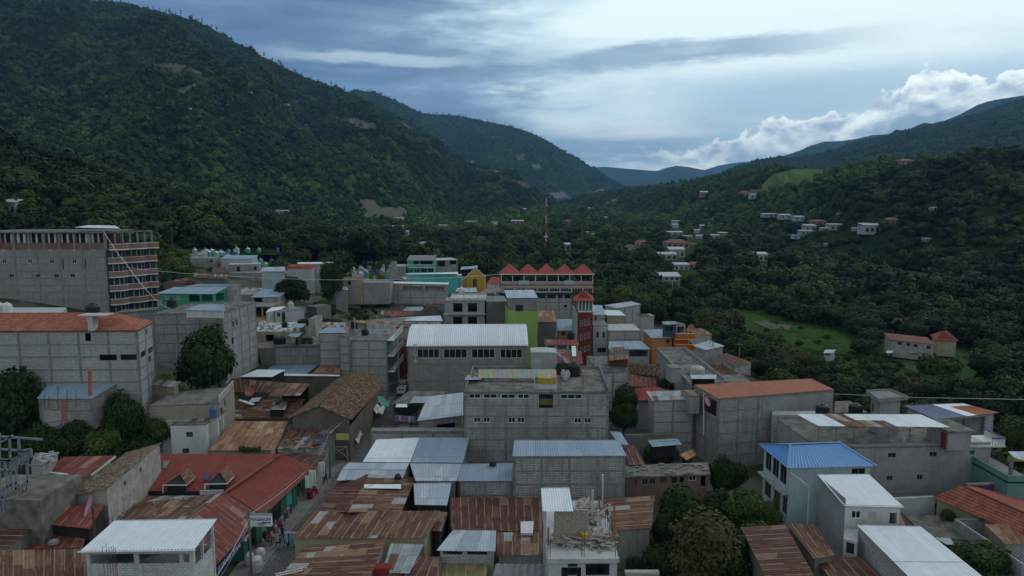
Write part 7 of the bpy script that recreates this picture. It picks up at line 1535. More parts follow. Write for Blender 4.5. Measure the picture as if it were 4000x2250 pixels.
qs = wpts([H_(1205, 1136), H_(1487, 1112), H_(1312, 1040), H_(1088, 1050)], 11.9); C = flat('square concrete stair cabin with a wide slab roof in front of the trees', inset_quad(qs, .7), 0, PLG, CONC, 6, wins=[(3, H_(1125, 1115), H_(1160, 1230), 'door', 1, BROWN)]); g = MB(); q8 = qs; g.hexa([p - V3((0, 0, .0)) for p in q8] + [p + V3((0, 0, .3)) for p in q8]); g.build('roof_slab', CONC, C.e); C.parapet([p + V3((0, 0, .3)) for p in q8], .18, CONC)
for u, v, lb in ((990, 1240, 'black water tank left of the square concrete stair cabin'), (680, 1245, 'dark tank top peeking over the roofed terrace, leftmost')): tank(H_(u, v), 9.6, lb, .85, 1.0)
shed('small flat roof terrace left of the square stair cabin', [H_(792, 1232), H_(1110, 1232), H_(940, 1120), H_(800, 1125)], 9.0, PLG, CONCD, 0)
qb = wpts([H_(1742, 1296), H_(2350, 1233), H_(1998, 1143), H_(1438, 1163)], [8.4, 8.4, 9.3, 9.3]); B = Bld('house', 'block house with a dark blue, white and terracotta sheet roof', [p - V3((0, 0, .1)) for p in inset_quad(qb, .4)], 0, BLK); B.winm(0, .5, 8.5, 5.5, 8.0, 'open'); B.done()
for s0, s1, t0, t1, m_ in ((0, .48, 0, .98, NAVYR), (.482, .64, 0, 1, ZWHT), (.642, 1, 0, .75, TERRA), (.642, 1, .752, 1, ZWHT)): g = MB(); rib_mesh(g, [quv(qb, s0, t0), quv(qb, s1, t0), quv(qb, s1, t1), quv(qb, s0, t1)], .35, .03); g.build('roof_sheet', m_, B.e)
q = wpts([D_(352, 432), D_(1196, 412), D_(840, 178), D_(80, 208)], 7.9)
B = Bld('house', 'pale blue two-storey house with a bright blue hipped metal roof', [p - V3((0, 0, .1)) for p in inset_quad(q, .5)], 0, PLB)
a, c, d, n, L = B.ax(3);
for i in range(3): B.winm(3, .5 + i * (L - .8) / 3, (i + 1) * (L - .8) / 3 + .1, 5.4, 7.5, 'dark', 2)
B.winm(3, .6, 2.2, 2.2, 4.2, 'dark', 2); B.winm(3, 3.0, 4.6, .8, 4.0, 'door', 1, BROWN); B.winm(3, 5.2, 7.0, 2.2, 4.2, 'dark', 2)
B.winm(0, 7.0, B.ax(0)[4] - .5, 5.4, 7.5, 'dark', 2); B.done()
r0, r1 = q[0].lerp(q[3], .5) + (q[1] - q[0]) * .2 + V3((0, 0, 1.3)), q[1].lerp(q[2], .5) - (q[1] - q[0]) * .22 + V3((0, 0, 1.3))
for q4 in ([q[0], q[1], r1, r0], [q[2], q[3], r0, r1]): g = MB(); rib_mesh(g, q4, .3, .03); g.build('roof', BLUER, B.e)
for q4 in ([q[3], q[0], r0, r0], [q[1], q[2], r1, r1]): g = MB(); rib_mesh(g, [q4[0], q4[1], q4[2] + (q4[1] - q4[0]) * .01, q4[3]], .3, .03); g.build('roof', BLUER, B.e)
g = MB()
for a_, c_ in ((q[0], r0), (q[3], r0), (q[1], r1), (q[2], r1), (r0, r1)): g.beam(a_ + V3((0, 0, .05)), c_ + V3((0, 0, .05)), .22, .05)
g.build('ridge_trim', plain('light blue trim', (.16, .28, .42)), B.e)
g = MB(); L2 = B.ax(3); A3 = V3((L2[0].x, L2[0].y, 0)); g.obox(A3 + L2[3] * .0 + V3((0, 0, 4.6)), L2[2] * L2[4], L2[3] * .7, V3((0, 0, .18))); g.build('ledge', PLD, B.e)
g = MB(); p_ = B.q[0]; g.tube(p_ + V3((-.1, -.15, -.4)), p_ + V3((1.6, -1.4, -1.6)), .06, n=6); g.tube(p_ + V3((1.6, -1.4, -1.6)), p_ + V3((1.6, -1.4, -7)), .06, n=6); g.build('downpipe', WHT, B.e)
flat('stained block extension between the blue-roofed house and its corrugated neighbour', [D_(482, 590), D_(645, 572), D_(880, 455), D_(370, 470)], 5.4, PLD, CONCD, 0)
B = shed('white-fronted block house with a bright corrugated roof, below the blue roof', [D_(884, 786), D_(1452, 801), D_(1115, 485), D_(630, 489)], [6.8, 6.8, 7.6, 7.6], PLW, ZWHT, 0, pitch=.28, wins=[(0, D_(955, 830), D_(1038, 903), 'glass', 2), (0, D_(1112, 842), D_(1178, 915), 'door', 1, CONCL), (0, D_(1315, 850), D_(1390, 960), 'open')])
a, c, d, n, L = B.ax(3); g = MB(); g.obox(V3((a.x, a.y, 0)) + n * .004, d * L, n * .03, V3((0, 0, a.z - .06))); g.build('side_render', PLG, B.e)
shed('little striped rusty lean-to beside the white-fronted house', [D_(1325, 968), D_(1462, 970), D_(1418, 868), D_(1268, 872)], [3.9, 3.9, 4.5, 4.5], DARKM, RUSTZ, 0, ks=())
B = shed('open-sided block house with a huge bright corrugated roof, lower right corner', [D_(1560, 1520), D_(2275, 1520), D_(1602, 976), D_(1000, 962)], [5.0, 5.0, 5.6, 5.6], BLKL, ZWHT, 0, pitch=.27);
shed('small pale sheet roof right of the huge corrugated roof', [D_(1850, 1150), D_(1925, 1150), D_(1880, 1088), D_(1735, 1080)], 2.6, DARKM, ZINC, 0)
flat('stained cement yard slab between the corrugated and tiled roofs', [D_(1660, 1070), D_(2200, 1120), D_(2080, 905), D_(1420, 845)], 2.0, PLD, CONCD, 0)
flat('whitewashed yard wall below the long rendered grey building', back(D_(1375, 718), D_(1745, 700), 3.4, .4), 0, PLGL, CONCL, 0)
q = wpts([D_(2700, 1120), D_(2700, 905), D_(1990, 592), D_(1712, 700)], [3.6, 5.4, 5.4, 3.6]); B = Bld('house', 'house with a long red tiled roof at the right edge', [V3((p.x, p.y, 3.4)) for p in (P(D_(1760, 715), 3.4), P(D_(2680, 1090), 3.4), P(D_(2760, 960), 3.4), P(D_(2060, 640), 3.4))], 0, PLC); B.done()
g = MB(); rib_mesh(g, [q[3], q[0], q[1], q[2]], .3, .05); g.build('roof', TILER, B.e); e1, e2 = P(D_(2080, 612), 4.2) + V3((3.5, 2, -1)), P(D_(2760, 860), 3.6) + V3((3, 0, 0)); g = MB(); rib_mesh(g, [q[1], e2, e1, q[2]], .3, .05, 's'); g.build('roof', TILER, B.e); g = MB(); g.tube(q[2], q[1], .13, n=6); g.build('ridge_cap', TILER, B.e)
shed('patched orange-rust sheet roof propped on a block wall at the right edge', [D_(2400, 1146), D_(2640, 1150), D_(2600, 955), D_(2200, 957)], [3.4, 3.4, 3.9, 3.9], BLK, RUSTO, 0)
for a_, c_ in (((1935, 915), (2260, 915)), ): flat('block yard enclosure wall in front of the red tiled roof', back(D_(*a_), D_(*c_), 3.2, .3), 0, BLK, CONC, 0)
w0, w1 = P(D_(1935, 915), 3.2), P(D_(2560, 1330), 3.2); g = MB(); dd = (w1 - w0); nn2 = V3((-dd.y, dd.x, 0)).normalized() * .25; g.hexa([V3((p.x, p.y, 0)) for p in (w0, w1, w1 + nn2, w0 + nn2)] + [w0, w1, w1 + nn2, w0 + nn2]); wo = things_mesh('yard_wall', 'long block yard wall running down to the right bottom corner', 'wall', g, BLK)
flat('purple wall stub with a white end post below the balconies', back(D_(2052, 585), D_(2300, 572), 4.6, .4), 0, paint('purple wall', (.09, .03, .1)), CONC, 0)
B = flat('teal two-storey shop house cut by the right edge', back(D_(2425, 560), D_(2700, 560), 5.2, 9), 0, paint('muted teal', (.12, .26, .23)), CONC, 0); B.parapet(B.q, .9, MATS['muted teal'], ks=(0, 3)); B.sheet(wpts([D_(2480, 330), D_(2760, 420), D_(2700, 270), D_(2425, 275)], [8.6, 8.6, 8.9, 8.9]), ZINC, name='canopy'); g = MB(); c = P(D_(2440, 540), 5.2); g.box((c.x, c.y, 5.2), (c.x + .3, c.y + .3, 8.5)); g.build('column', CONC, B.e); g = MB(); g.box((c.x, c.y + .4, 7.2), (c.x + 12, c.y + .6, 7.8)); g.build('yellow_band', MATS['mustard'], B.e)
flat('dark red street wall between the purple stub and the teal house', back(D_(2330, 560), D_(2440, 560), 3.6, 4), 0, MATS['maroon wall'], CONC, 0)
shed('large dark rusty roof below the olive tree, left slope', [D_(180, 1520), D_(640, 1500), D_(330, 962), D_(-90, 985)], [4.2, 4.2, 4.6, 4.6], BLKD, RUSTD, 0, 's')
shed('rusty roof strip with pale stripes against the grey rendered side wall', [D_(600, 1285), D_(800, 1250), D_(620, 965), D_(335, 945)], [3.9, 3.9, 4.4, 4.4], BLKD, RUST, 0)
shed('dark brown rusty roof at the bottom edge under the block side wall', [D_(780, 1520), D_(1300, 1520), D_(1040, 1268), D_(600, 1262)], [2.9, 2.9, 3.3, 3.3], BLKD, RUSTD, 0)
B = flat('half-open grey concrete porch under the huge corrugated roof', [D_(880, 1090), D_(1010, 1130), D_(1020, 1000), D_(885, 1000)], 4.6, PLGL, CONCL, 0, wins=[(0, D_(900, 1110), D_(1000, 1260), 'open')])
# things placed on the slopes
from mathutils.bvhtree import BVHTree
def bvh(V, F): return BVHTree.FromPolygons([tuple(v) for v in V], [tuple(f) for f in F])
TER = [bvh(np.stack([Xg, Yg, Zg], -1).reshape(-1, 3), grid_mesh(None, len(xs), len(ys)))]
for V_, _p in HILLS.values(): TER.append(bvh(V_.reshape(-1, 3), grid_mesh(None, V_.shape[1], V_.shape[0])))
def hit(px, py):
    d = ray(px, py).normalized(); best = None
    for b_ in TER:
        r = b_.ray_cast(O, d)
        if r[0] is not None and (best is None or r[3] < best[3]): best = r
    return best[0] if best else None
HBOX = []
PKW = paint('pink wall', (.3, .2, .18)); WFD = paint('far white wall', (.36, .36, .35), .6); TRR = plain('terracotta roof', (.2, .08, .06), .85, .3, .6); WRF = plain('white roof', (.36, .38, .4), .6, .2, .5); GRF = plain('grey zinc roof', (.26, .29, .32), .6, .3, .5)
HK = {'w': (WFD, WRF, 0), 'r': (PKW, TRR, 1), 'z': (PLGL, GRF, 0), 'g': (BLKL, CONCL, 0), 'p': (PKW, WRF, 0), 'b': (PLB, WRF, 0), 't': (PLGL, paint('teal roof', (.1, .3, .3)), 0), 'R': (WFD, TRR, 1)}
def cottage(px, py, w, h, kind, label, stilts=False, name='house'):
    c = hit(px, py)
    if c is None: return
    Y = c.y; k = Y / FPX; W, H = w * k, h * k; D_m = max(W * .75, 5); HBOX.append((px, py, w, h, Y)); wm, rm, hipd = HK[kind]
    e = thing(name, label, 'house', c); FOOT.append([c.x - W / 2, c.x + W / 2, c.y, c.y + D_m])
    x0, x1, y0, y1, z0 = c.x - W / 2, c.x + W / 2, c.y, c.y + D_m, c.z - .8
    zt = c.z + H * (.62 if hipd else .8); zb = z0
    if stilts:
        zb = c.z + H * .42
        for sx in (.04, .35, .66, .96): g = MB(); x = x0 + W * sx; g.box((x - .12, y0 + .1, z0), (x + .12, y0 + .35, zb)); g.build('stilt', WHT, e)
    g = MB(); g.box((x0, y0, zb), (x1, y1, zt)); g.build('wall', wm, e)
    g = MB(); o_ = .5
    if hipd:
        q = [V3((x0 - o_, y0 - o_, zt)), V3((x1 + o_, y0 - o_, zt)), V3((x1 + o_, y1 + o_, zt)), V3((x0 - o_, y1 + o_, zt))]; ym = (y0 + y1) / 2; r0, r1 = V3((x0 + W * .25, ym, c.z + H)), V3((x1 - W * .25, ym, c.z + H))
        for f in ([q[0], q[1], r1, r0], [q[2], q[3], r0, r1], [q[1], q[2], r1], [q[3], q[0], r0]): flat_panel(g, f, .1)
    else: flat_panel(g, [V3((x0 - o_, y0 - o_, zt + .02)), V3((x1 + o_, y0 - o_, zt + .02)), V3((x1 + o_, y1, c.z + H)), V3((x0 - o_, y1, c.z + H))], .12)
    g.build('roof', rm, e)
    if w >= 26:
        n = 2 if w < 45 else 3 if w < 70 else 4; hh = (zt - zb) * .38
        for i in range(n): xx = x0 + W * (i + .5) / n; g = MB(); g.box((xx - W * .07, y0 - .05, zb + (zt - zb) * .3), (xx + W * .07, y0 + .02, zb + (zt - zb) * .3 + hh)); g.build('window', GLS, e)
def K(u, v): return K_(u, v)
for a_ in [
 (2228, 976, 74, 26, 'w', 'white flat-roofed house with two tanks, alone in the trees left of the mast'), (2462, 978, 42, 22, 'R', 'small white house with a red hipped roof, front left of the red-roofed group'),
 (2507, 960, 46, 22, 'R', 'pink house with terracotta roof just behind the small red hipped house'), (2648, 968, 88, 32, 'r', 'widest red-roofed house in the valley, centre right'), (2708, 962, 28, 12, 'r', 'little red shed roof right of the widest red-roofed house'),
 (2602, 1014, 88, 26, 'g', 'long grey flat-roofed house below the widest red-roofed house'), (2645, 1006, 58, 40, 'w', 'white two-storey house rising behind the long grey flat roof'), (2662, 1054, 56, 26, 'w', 'pale house in the trees behind the stilt house'),
 (2722, 1046, 58, 22, 'r', 'open shed with a wide terracotta roof right of the pale tree house'), (2638, 917, 66, 13, 'w', 'long pale roof at the foot of the right slope'), (2638, 891, 22, 17, 'b', 'tiny blue and white house above the long pale roof'),
 (2642, 873, 30, 12, 'z', 'tiny grey house highest above the long pale roof'), (2747, 896, 22, 18, 'w', 'narrow white house with an arched porch on the right valley side'), (2724, 910, 20, 14, 'w', 'small white cottage just left of the narrow arched house'),
 (2688, 931, 32, 11, 'z', 'dull grey roof left of the village middle'), (2738, 932, 30, 14, 'w', 'low white house in the village middle'), (2790, 929, 42, 13, 'w', 'white cottage with double roof in the village middle'),
 (2826, 919, 34, 12, 'w', 'white roof half sunk in trees, right of the village middle'), (2753, 770, 31, 24, 'p', 'white and pink house high on the right ridge spur'), (2912, 768, 40, 22, 'r', 'brick house group below the bright green pasture, left one'),
 (2948, 776, 34, 20, 'z', 'brick and grey house below the bright green pasture, right one'), (2764, 820, 20, 9, 'r', 'lone small red roof on the dark spur'), (2973, 1020, 52, 34, 'w', 'white terraced house alone among dark trees right of the stilt house'),
 (2220, 870, 36, 12, 'r', 'brown-red roof near the telecom mast top'), (2046, 826, 22, 12, 'w', 'white house where the pale road bends, left valley side'), (2022, 874, 48, 14, 'p', 'pinkish house by the pale road bend'),
 (1940, 880, 22, 8, 'w', 'white roof at the left foot of the valley floor'), (2258, 813, 18, 8, 'w', 'white speck house at the valley head, left'), (2307, 819, 38, 9, 'w', 'row of white roofs at the valley head'),
 (2362, 856, 22, 10, 'w', 'white roof at the foot of the rocky spur'), (2322, 917, 18, 6, 'w', 'thin white roof in the middle of the valley trees'), (2295, 911, 12, 6, 'w', 'tilted white roof left of the thin white roof'),
 (3012, 847, 54, 14, 'w', 'long white house, leftmost of the upper village row'), (3070, 855, 44, 19, 'w', 'white house with an open dark porch, second of the upper village row'), (3123, 861, 38, 18, 'b', 'white verandah house, third of the upper village row'),
 (3202, 876, 66, 18, 'r', 'rusty-roofed pink house below the upper village row'), (3166, 900, 44, 24, 'g', 'grey stone house with open upper floor in the village'), (3155, 915, 50, 16, 'g', 'pale unfinished house below the grey stone house'),
 (3130, 930, 66, 12, 't', 'low house with a teal roof at the village bottom'), (3274, 897, 62, 24, 'z', 'grey house with white porch posts, village centre'), (3223, 897, 28, 8, 'w', 'bright white strip roof left of the porch-post house'),
 (3354, 898, 30, 9, 'w', 'small white roof left of the large grey-roofed house'), (3417, 912, 80, 40, 'z', 'large house with layered grey roofs, right side of the village'), (3489, 874, 45, 24, 'r', 'house with a pale pink roof above the large grey-roofed house'),
 (3547, 640, 54, 20, 'r', 'ridge-top house with a pinkish roof under a big dark tree'), (3383, 647, 36, 11, 'r', 'ridge-top house with a small rusty roof, left of the pinkish one'), (3665, 820, 40, 11, 'g', 'small bright roof on the dark right slope'),
 (3630, 940, 30, 10, 'w', 'white wall glimpsed through trees on the right'), (3284, 836, 12, 5, 'w', 'tiny white roof above the rusty-roofed pink house'), (3230, 958, 12, 6, 'w', 'tiny white tank house beside the teal roof'),
 (30, 838, 62, 60, 'w', 'white tower-like house on the left hill, cut by the photo edge'), (1097, 836, 46, 16, 'z', 'grey-roofed house on the lower left slope under a mast'), (1182, 864, 34, 12, 'w', 'white roof lower right of the slope house with mast'),
 (1536, 858, 70, 9, 'w', 'long white wall at the foot of the bare quarry face'), (1552, 893, 42, 12, 'g', 'grey house below the quarry foot wall'), (1580, 919, 30, 18, 'w', 'pale two-storey house below the quarry'),
 (1652, 966, 50, 20, 'z', 'grey and white house in the trees above the teal house'), (1727, 886, 60, 8, 'z', 'long grey roofs in the trees right of the quarry'), (1842, 869, 56, 6, 'w', 'thin white roof line at the mountain foot'),
 (1930, 873, 30, 7, 'w', 'small white roof at the right end of the mountain foot'), (1330, 893, 20, 8, 'w', 'faint white wall among trees left of the quarry'),
 (419, 378, 14, 5, 'w', 'tiny roof in the middle of the big left mountain'), (616, 422, 13, 5, 'w', 'tiny white roof left of the mountain centre line'), (736, 425, 15, 5, 'w', 'tiny white roof below the grey rock patch'),
 (972, 362, 20, 5, 'w', 'bright roof high on the mountain right shoulder'), (1112, 411, 28, 8, 'w', 'white house pair on the mountain right shoulder'), (1198, 494, 18, 9, 'w', 'grey house on the mountain near the ravine'), (533, 65, 12, 4, 'w', 'tiny hut just under the mountain crest'),
 (1845, 636, 14, 8, 'w', 'small house on the descending mountain edge'), (1938, 673, 16, 7, 'w', 'second small house lower on the descending mountain edge')]: cottage(*a_)
cottage(2613, 1122, 84, 54, 'w', 'white house standing on tall stilts above the river trees', stilts=True)
q = wpts([H_(1325, 545), H_(1750, 592), H_(1790, 560), H_(1350, 502)], [-2.0, -2.0, -1.2, -1.2]); q[2] = q[1] + V3((1.0, 6, .9)); q[3] = q[0] + V3((1.0, 6, .9))
B = Bld('farmhouse', 'long grey farmhouse with a red roof and square windows in the river fields', inset_quad(q, .4, .05), -7, PLD)
for u0, v0, u1, v1 in ((1390, 562, 1428, 598), (1470, 574, 1503, 608), (1542, 586, 1575, 620), (1662, 602, 1697, 636)): B.win(0, H_(u0, v0), H_(u1, v1), 'dark', 2)
B.done(); B.sheet(q, TRR)
HBOX.append((3570, 1375, 190, 70, q[0].y))
B = Bld('house', 'cream house with an orange-red hipped roof behind the long farmhouse', back(H_(1765, 545), H_(1940, 555), -2.2, 7), -7, PLC); B.done(); hq = [p + V3((0, 0, .05)) for p in inset_quad(B.q, -.5)]; hip(B, hq, hq[0].lerp(hq[2], .4) + V3((0, 0, 2.2)), hq[0].lerp(hq[2], .6) + V3((0, 0, 2.2)), TILEC)
shed('small open shack with a zinc roof at the near edge of the green field', [H_(688, 672), H_(770, 672), H_(812, 640), H_(705, 640)], [-3.8, -3.8, -3.3, -3.3], PLGL, ZINC, -7, wins=[(0, H_(700, 678), H_(752, 695), 'open')]); HBOX.append((3240, 1400, 60, 30, 180))
for p4, lb in ((((1278, 668), (1330, 672), (1350, 650), (1290, 646)), 'pale low pig-shed roof in front of the farmhouse, left'), (((1500, 668), (1610, 672), (1650, 652), (1520, 642)), 'pale slatted low roof in front of the farmhouse, right')): shed(lb, [H_(*p) for p in p4], -5.0, DARKM, ZWHT, -7, ks=(1,))
mc = hit(2132, 1040); mt = PD((2132, 775), mc.y); m_ = thing('telecom_mast', 'tall thin red and white lattice telecom mast behind the hotel', 'mast', mc); nb_ = 8
for i in range(nb_):
    z0, z1 = mc.z + (mt.z - mc.z) * i / nb_, mc.z + (mt.z - mc.z) * (i + 1) / nb_; g = MB(); r_ = .55
    for a in range(3):
        t0, t1 = a * 2.094, (a + 1) * 2.094; p0, p1 = V3((math.cos(t0) * r_, math.sin(t0) * r_, 0)) + mc, V3((math.cos(t1) * r_, math.sin(t1) * r_, 0)) + mc
        g.beam(V3((p0.x, p0.y, z0)), V3((p0.x, p0.y, z1)), .12)
        for k in range(3): zz = z0 + (z1 - z0) * k / 3; g.beam(V3((p0.x, p0.y, zz)), V3((p1.x, p1.y, zz + (z1 - z0) / 3)), .07)
    g.build('lattice_section', [paint('mast red', (.3, .04, .03)), WHT][i % 2], m_)
g = MB(); g.box((mc.x - 1.4, mc.y - .3, mc.z + 19), (mc.x + 1.4, mc.y + .3, mc.z + 19.8)); g.build('antenna', WHT, m_)
# houses and painted tombs on the rise behind the town
for a_ in [('block room with a ladder leaning on it, in front of the painted tombs', back(I_(2148, 1042), I_(2438, 1036), 17.0, 6), CONCL, [(0, I_(2225, 1062), I_(2258, 1118), 'door', 1, DARKM), (0, I_(2385, 1060), I_(2415, 1095), 'dark', 1)]),
           ('wide block house with a white tank, left of the ladder room', back(I_(1718, 985), I_(2005, 985), 18.6, 8), CONC, [(0, I_(1975, 1000), I_(2000, 1022), 'dark', 1)]),
           ('long grey block wall house below the ladder room', back(I_(2140, 1122), J_(610, 1125), 14.6, 6), CONC, [(0, I_(2395, 1160), I_(2425, 1172), 'dark', 1)]),
           ('dark storehouse at the hill foot left of the wide block house', back(I_(1665, 950), I_(1800, 950), 19, 5), CONC, [])]: flat(a_[0], a_[1], 0, BLK, a_[2], 4, wins=a_[3])
shed('blue-grey roofed house above the ladder room', [I_(2075, 990), I_(2380, 990), I_(2430, 955), I_(2115, 955)], [18.4, 18.4, 19.2, 19.2], PLGL, ZBLUE, 8); tank(I_(1925, 975), 18.6, 'cream water tank on the wide block house behind the town', .9, 1.4, CONCL)
shed('white house with a bright red roof behind the slim tree', [J_(450, 1083), J_(700, 1083), J_(728, 1035), J_(470, 1038)], [17.4, 17.4, 18.8, 18.8], PLGL, TILEC, 5); shed('white roof strip house behind the bright red roof', [J_(560, 1040), J_(890, 1036), J_(890, 1018), J_(560, 1022)], [18.6, 18.6, 18.9, 18.9], PLGL, ZWHT, 8)
shed('flat zinc roof left of the bright red roof, by the tombs', [J_(212, 1108), J_(448, 1108), J_(440, 1062), J_(225, 1068)], [16.4, 16.4, 17.4, 17.4], PLB, ZINC, 8)
shed('rust-brown roofs stepping down left of the long grey wall house', [I_(1800, 1165), I_(2135, 1185), I_(2135, 1135), I_(1830, 1118)], [16.0, 16.0, 17.2, 17.2], BLKD, RUST, 6); shed('upper rust-brown roof beside the ladder room', [I_(1990, 1120), I_(2150, 1120), I_(2120, 1068), I_(2000, 1062)], [17.0, 17.0, 18.0, 18.0], BLKD, RUSTD, 8)
TB = [('turquoise', (.05, .36, .33)), ('sky blue', (.1, .3, .46)), ('white', (.5, .51, .52)), ('mint green', (.2, .42, .3)), ('cobalt blue', (.05, .12, .4)), ('yellow', (.45, .36, .1)), ('pink', (.4, .25, .27)), ('grey', (.28, .28, .29))]
tm = []
for nm, c_ in TB:
    m_ = paint('tomb ' + nm, c_, .2); g = MB(); g.box((-1.1, -1.3, -1), (1.1, 1.3, 2.0)); a = g.build('tomb_body', m_); g = MB()
    for sx in (-1, 1): flat_panel(g, [V3((sx * 1.3, -1.5, 1.95)), V3((0, -1.5, 2.75)), V3((0, 1.5, 2.75)), V3((sx * 1.3, 1.5, 1.95))], .08)
    g.poly([V3((-1.1, -1.31, 2)), V3((1.1, -1.31, 2)), V3((0, -1.31, 2.66))]); b_ = g.build('tomb_roof', [WHT, m_, PLGL][len(tm) % 3]); g = MB(); g.beam((0, 0, 2.6), (0, 0, 3.6), .12); g.beam((-.35, 0, 3.25), (.35, 0, 3.25), .12); c3 = g.build('cross', WHT)
    tm.append((nm, [x.data for x in (a, b_, c3)]));
    for x in (a, b_, c3): bpy.data.objects.remove(x)
def tomb(px, py, i, s, where):
    c = hit(px, py)
    if c is None: return
    nm, ms = tm[i]; e = thing('tomb', '%s painted tomb in the crowded cemetery %s' % (nm, where), 'tomb', c, '%s tombs %s' % (nm, where)); s *= .62; e.scale = (s, s, s * rs.uniform(.8, 1.3)); e.rotation_euler.z = rs.uniform(-.25, .25)
    for n_, me in zip(('tomb_body', 'tomb_roof', 'cross'), ms): o = bpy.data.objects.new(n_, me); col.objects.link(o); o.parent = e
    FOOT.append([c.x - 1.5, c.x + 1.5, c.y - 1.5, c.y + 1.5]); HBOX.append((px, py, 18, 20, c.y))
for i in range(62): tomb(rs.uniform(740, 1110), rs.choice([988, 1000, 1012, 1024, 1036]) + rs.uniform(-4, 4), rs.choice([0, 0, 1, 1, 2, 2, 3, 4, 7]), rs.uniform(.8, 1.4), 'behind the ladder room')
for i in range(54): tomb(rs.uniform(1335, 1570), rs.choice([1030, 1045, 1060, 1075, 1088]) + rs.uniform(-4, 4), rs.choice([0, 1, 2, 4, 5, 5, 6, 7, 2]), rs.uniform(.7, 1.3), 'left of the teal house')
# hero trees
hero = [crown_mesh('near crown', 4.5, 7, 5200, .26, [m_leaf, m_leaf2, m_leafo, m_leaf][i], 16, 200 + i, .8) for i in range(4)]
htr = [trunk_mesh('near trunk', 4.0, .28, 3.5, 300 + i) for i in range(3)]
def hero_tree(px, yt, yb, w, zc, kind, label, name='tree'):
    Yc = P((px, yb), zc).y; zt = PD((px, yt), Yc).z; c = PD((px, yb), Yc); W = w / FPX * Yc; H = zt - zc; gz = min(float(ground_z(c.x, Yc)), zc)
    t_ = thing(name, label, 'tree' if name == 'tree' else 'bush', (c.x, Yc, gz)); rz = rs.uniform(0, 6)
    a = bpy.data.objects.new('crown', hero[kind]); col.objects.link(a); a.parent = t_; a.location = (0, 0, zc - gz - .03 * H); a.scale = (W / 8.4, W / 8.4, H / 7 * 1.06); a.rotation_euler.z = rz
    th = max(zc - gz + H * .45, .8); b = bpy.data.objects.new('trunk', rs.choice(htr)); col.objects.link(b); b.parent = t_; b.scale = (W / 8.4, W / 8.4, th / 5.5); FOOT.append([c.x - W / 2, c.x + W / 2, Yc - W / 2, Yc + W / 2])
for a_ in [(40, 1410, 1730, 270, 4.5, 0, 'huge dark tree at the left edge'), (798, 1252, 1530, 262, 7.5, 0, 'big round dark tree between the two tall block buildings'), (478, 1515, 1725, 165, 4.5, 0, 'dark tree in front of the block house with grey sheet roof'),
           (607, 1618, 1740, 140, 3.5, 1, 'smaller green tree left of the white two-storey house'), (150, 1640, 1800, 200, 3, 0, 'dark bushy tree behind the steel frame'), (290, 1625, 1790, 190, 3, 0, 'bushy tree behind the dull red roof'), (410, 1668, 1800, 190, 2.6, 1, 'bushy tree above the tiled long house'),
           (530, 1690, 1790, 170, 2.4, 0, 'low dark tree between the tiled long house and white house'), (355, 1580, 1700, 120, 4, 0, 'tree under the roofless terrace'), (1150, 1068, 1180, 150, 12, 0, 'drooping tree beside the dark block house, left of the slim tree'),
           (1290, 1012, 1175, 95, 9.5, 1, 'tall slim tree in the gap behind the town'), (2437, 1492, 1612, 112, 4.2, 0, 'dark round tree right of the central block building'), (2438, 1560, 1680, 104, 3, 0, 'lower dark tree under the round one by the central block building'),
           (2672, 1882, 2060, 215, 1.5, 0, 'large dark tree beside the green yard wall'), (2912, 1910, 2080, 195, 1.2, 1, 'broad green tree left of the pale blue house'), (2740, 2008, 2262, 350, .8, 2, 'big olive-brown tree, lower right foreground'),
           (2838, 1772, 1925, 135, 1.2, 0, 'dark tree at the end of the long low pink house'), (2995, 1960, 2075, 130, 1, 1, 'small tree at the corner of the pale blue house'), (2603, 1468, 1525, 60, 4, 0, 'little tree against the long grey angled building'),
           (2590, 1985, 2130, 130, .6, 0, 'dark tree behind the rusty roof with two pale sheets'), (3925, 1640, 1800, 140, -4, 1, 'drooping tree on the river bank at the right edge'), (3975, 1700, 1830, 120, -5, 0, 'second tree on the river bank at the right edge'),
           (1560, 1090, 1125, 70, 9, 0, 'dark bushy tree below the teal house'), (2840, 2080, 2262, 240, .3, 0, 'dark tree behind the olive-brown one, lower right foreground'), (2620, 2090, 2262, 200, .3, 0, 'shadowy tree left of the big olive-brown tree'), (2790, 1900, 2040, 150, 1, 0, 'dark tree between the two broad foreground trees'), (2950, 2040, 2180, 170, .4, 1, 'green tree above the large dark rusty roof'), (230, 1560, 1690, 150, 4, 0, 'dark tree against the grey sheet roof house'), (80, 1700, 1800, 170, 2, 1, 'shrubby tree at the left edge above the steel frame'), (640, 1690, 1780, 110, 1.5, 0, 'small dark tree at the foot of the white two-storey house'), (3040, 1790, 1900, 90, 1, 0, 'tree squeezed behind the pale blue house'), (835, 1040, 1080, 55, 13, 0, 'small dark tree beside the rust-brown stepped roofs')]: hero_tree(*a_)
for a_ in [(3835, 2120, 2262, 250, .3, 1, 'leafy bush at the lower right beside the yard wall'), (2487, 2165, 2255, 90, .2, 0, 'dark bush at the bottom behind the construction slab'), (2545, 1738, 1812, 90, 1, 1, 'leafy bush in the yard under the blue-grey awning, left'), (2615, 1740, 1815, 80, 1, 1, 'leafy bush in the yard under the blue-grey awning, right'),
           (1000, 1358, 1440, 60, 5, 0, 'climbing bush on the retaining wall by the rough block building'), (1290, 1240, 1285, 90, 6, 0, 'dark bush at the foot of the weedy slope'), (2250, 1435, 1465, 50, 11.9, 1, 'potted bush on the central junk-strewn roof'), (1185, 1245, 1275, 60, 10.8, 1, 'small bush on the flat cement terrace'), (3700, 1990, 2030, 60, 2, 1, 'tuft of weeds on the stained cement yard')]: hero_tree(*a_, name='bush')
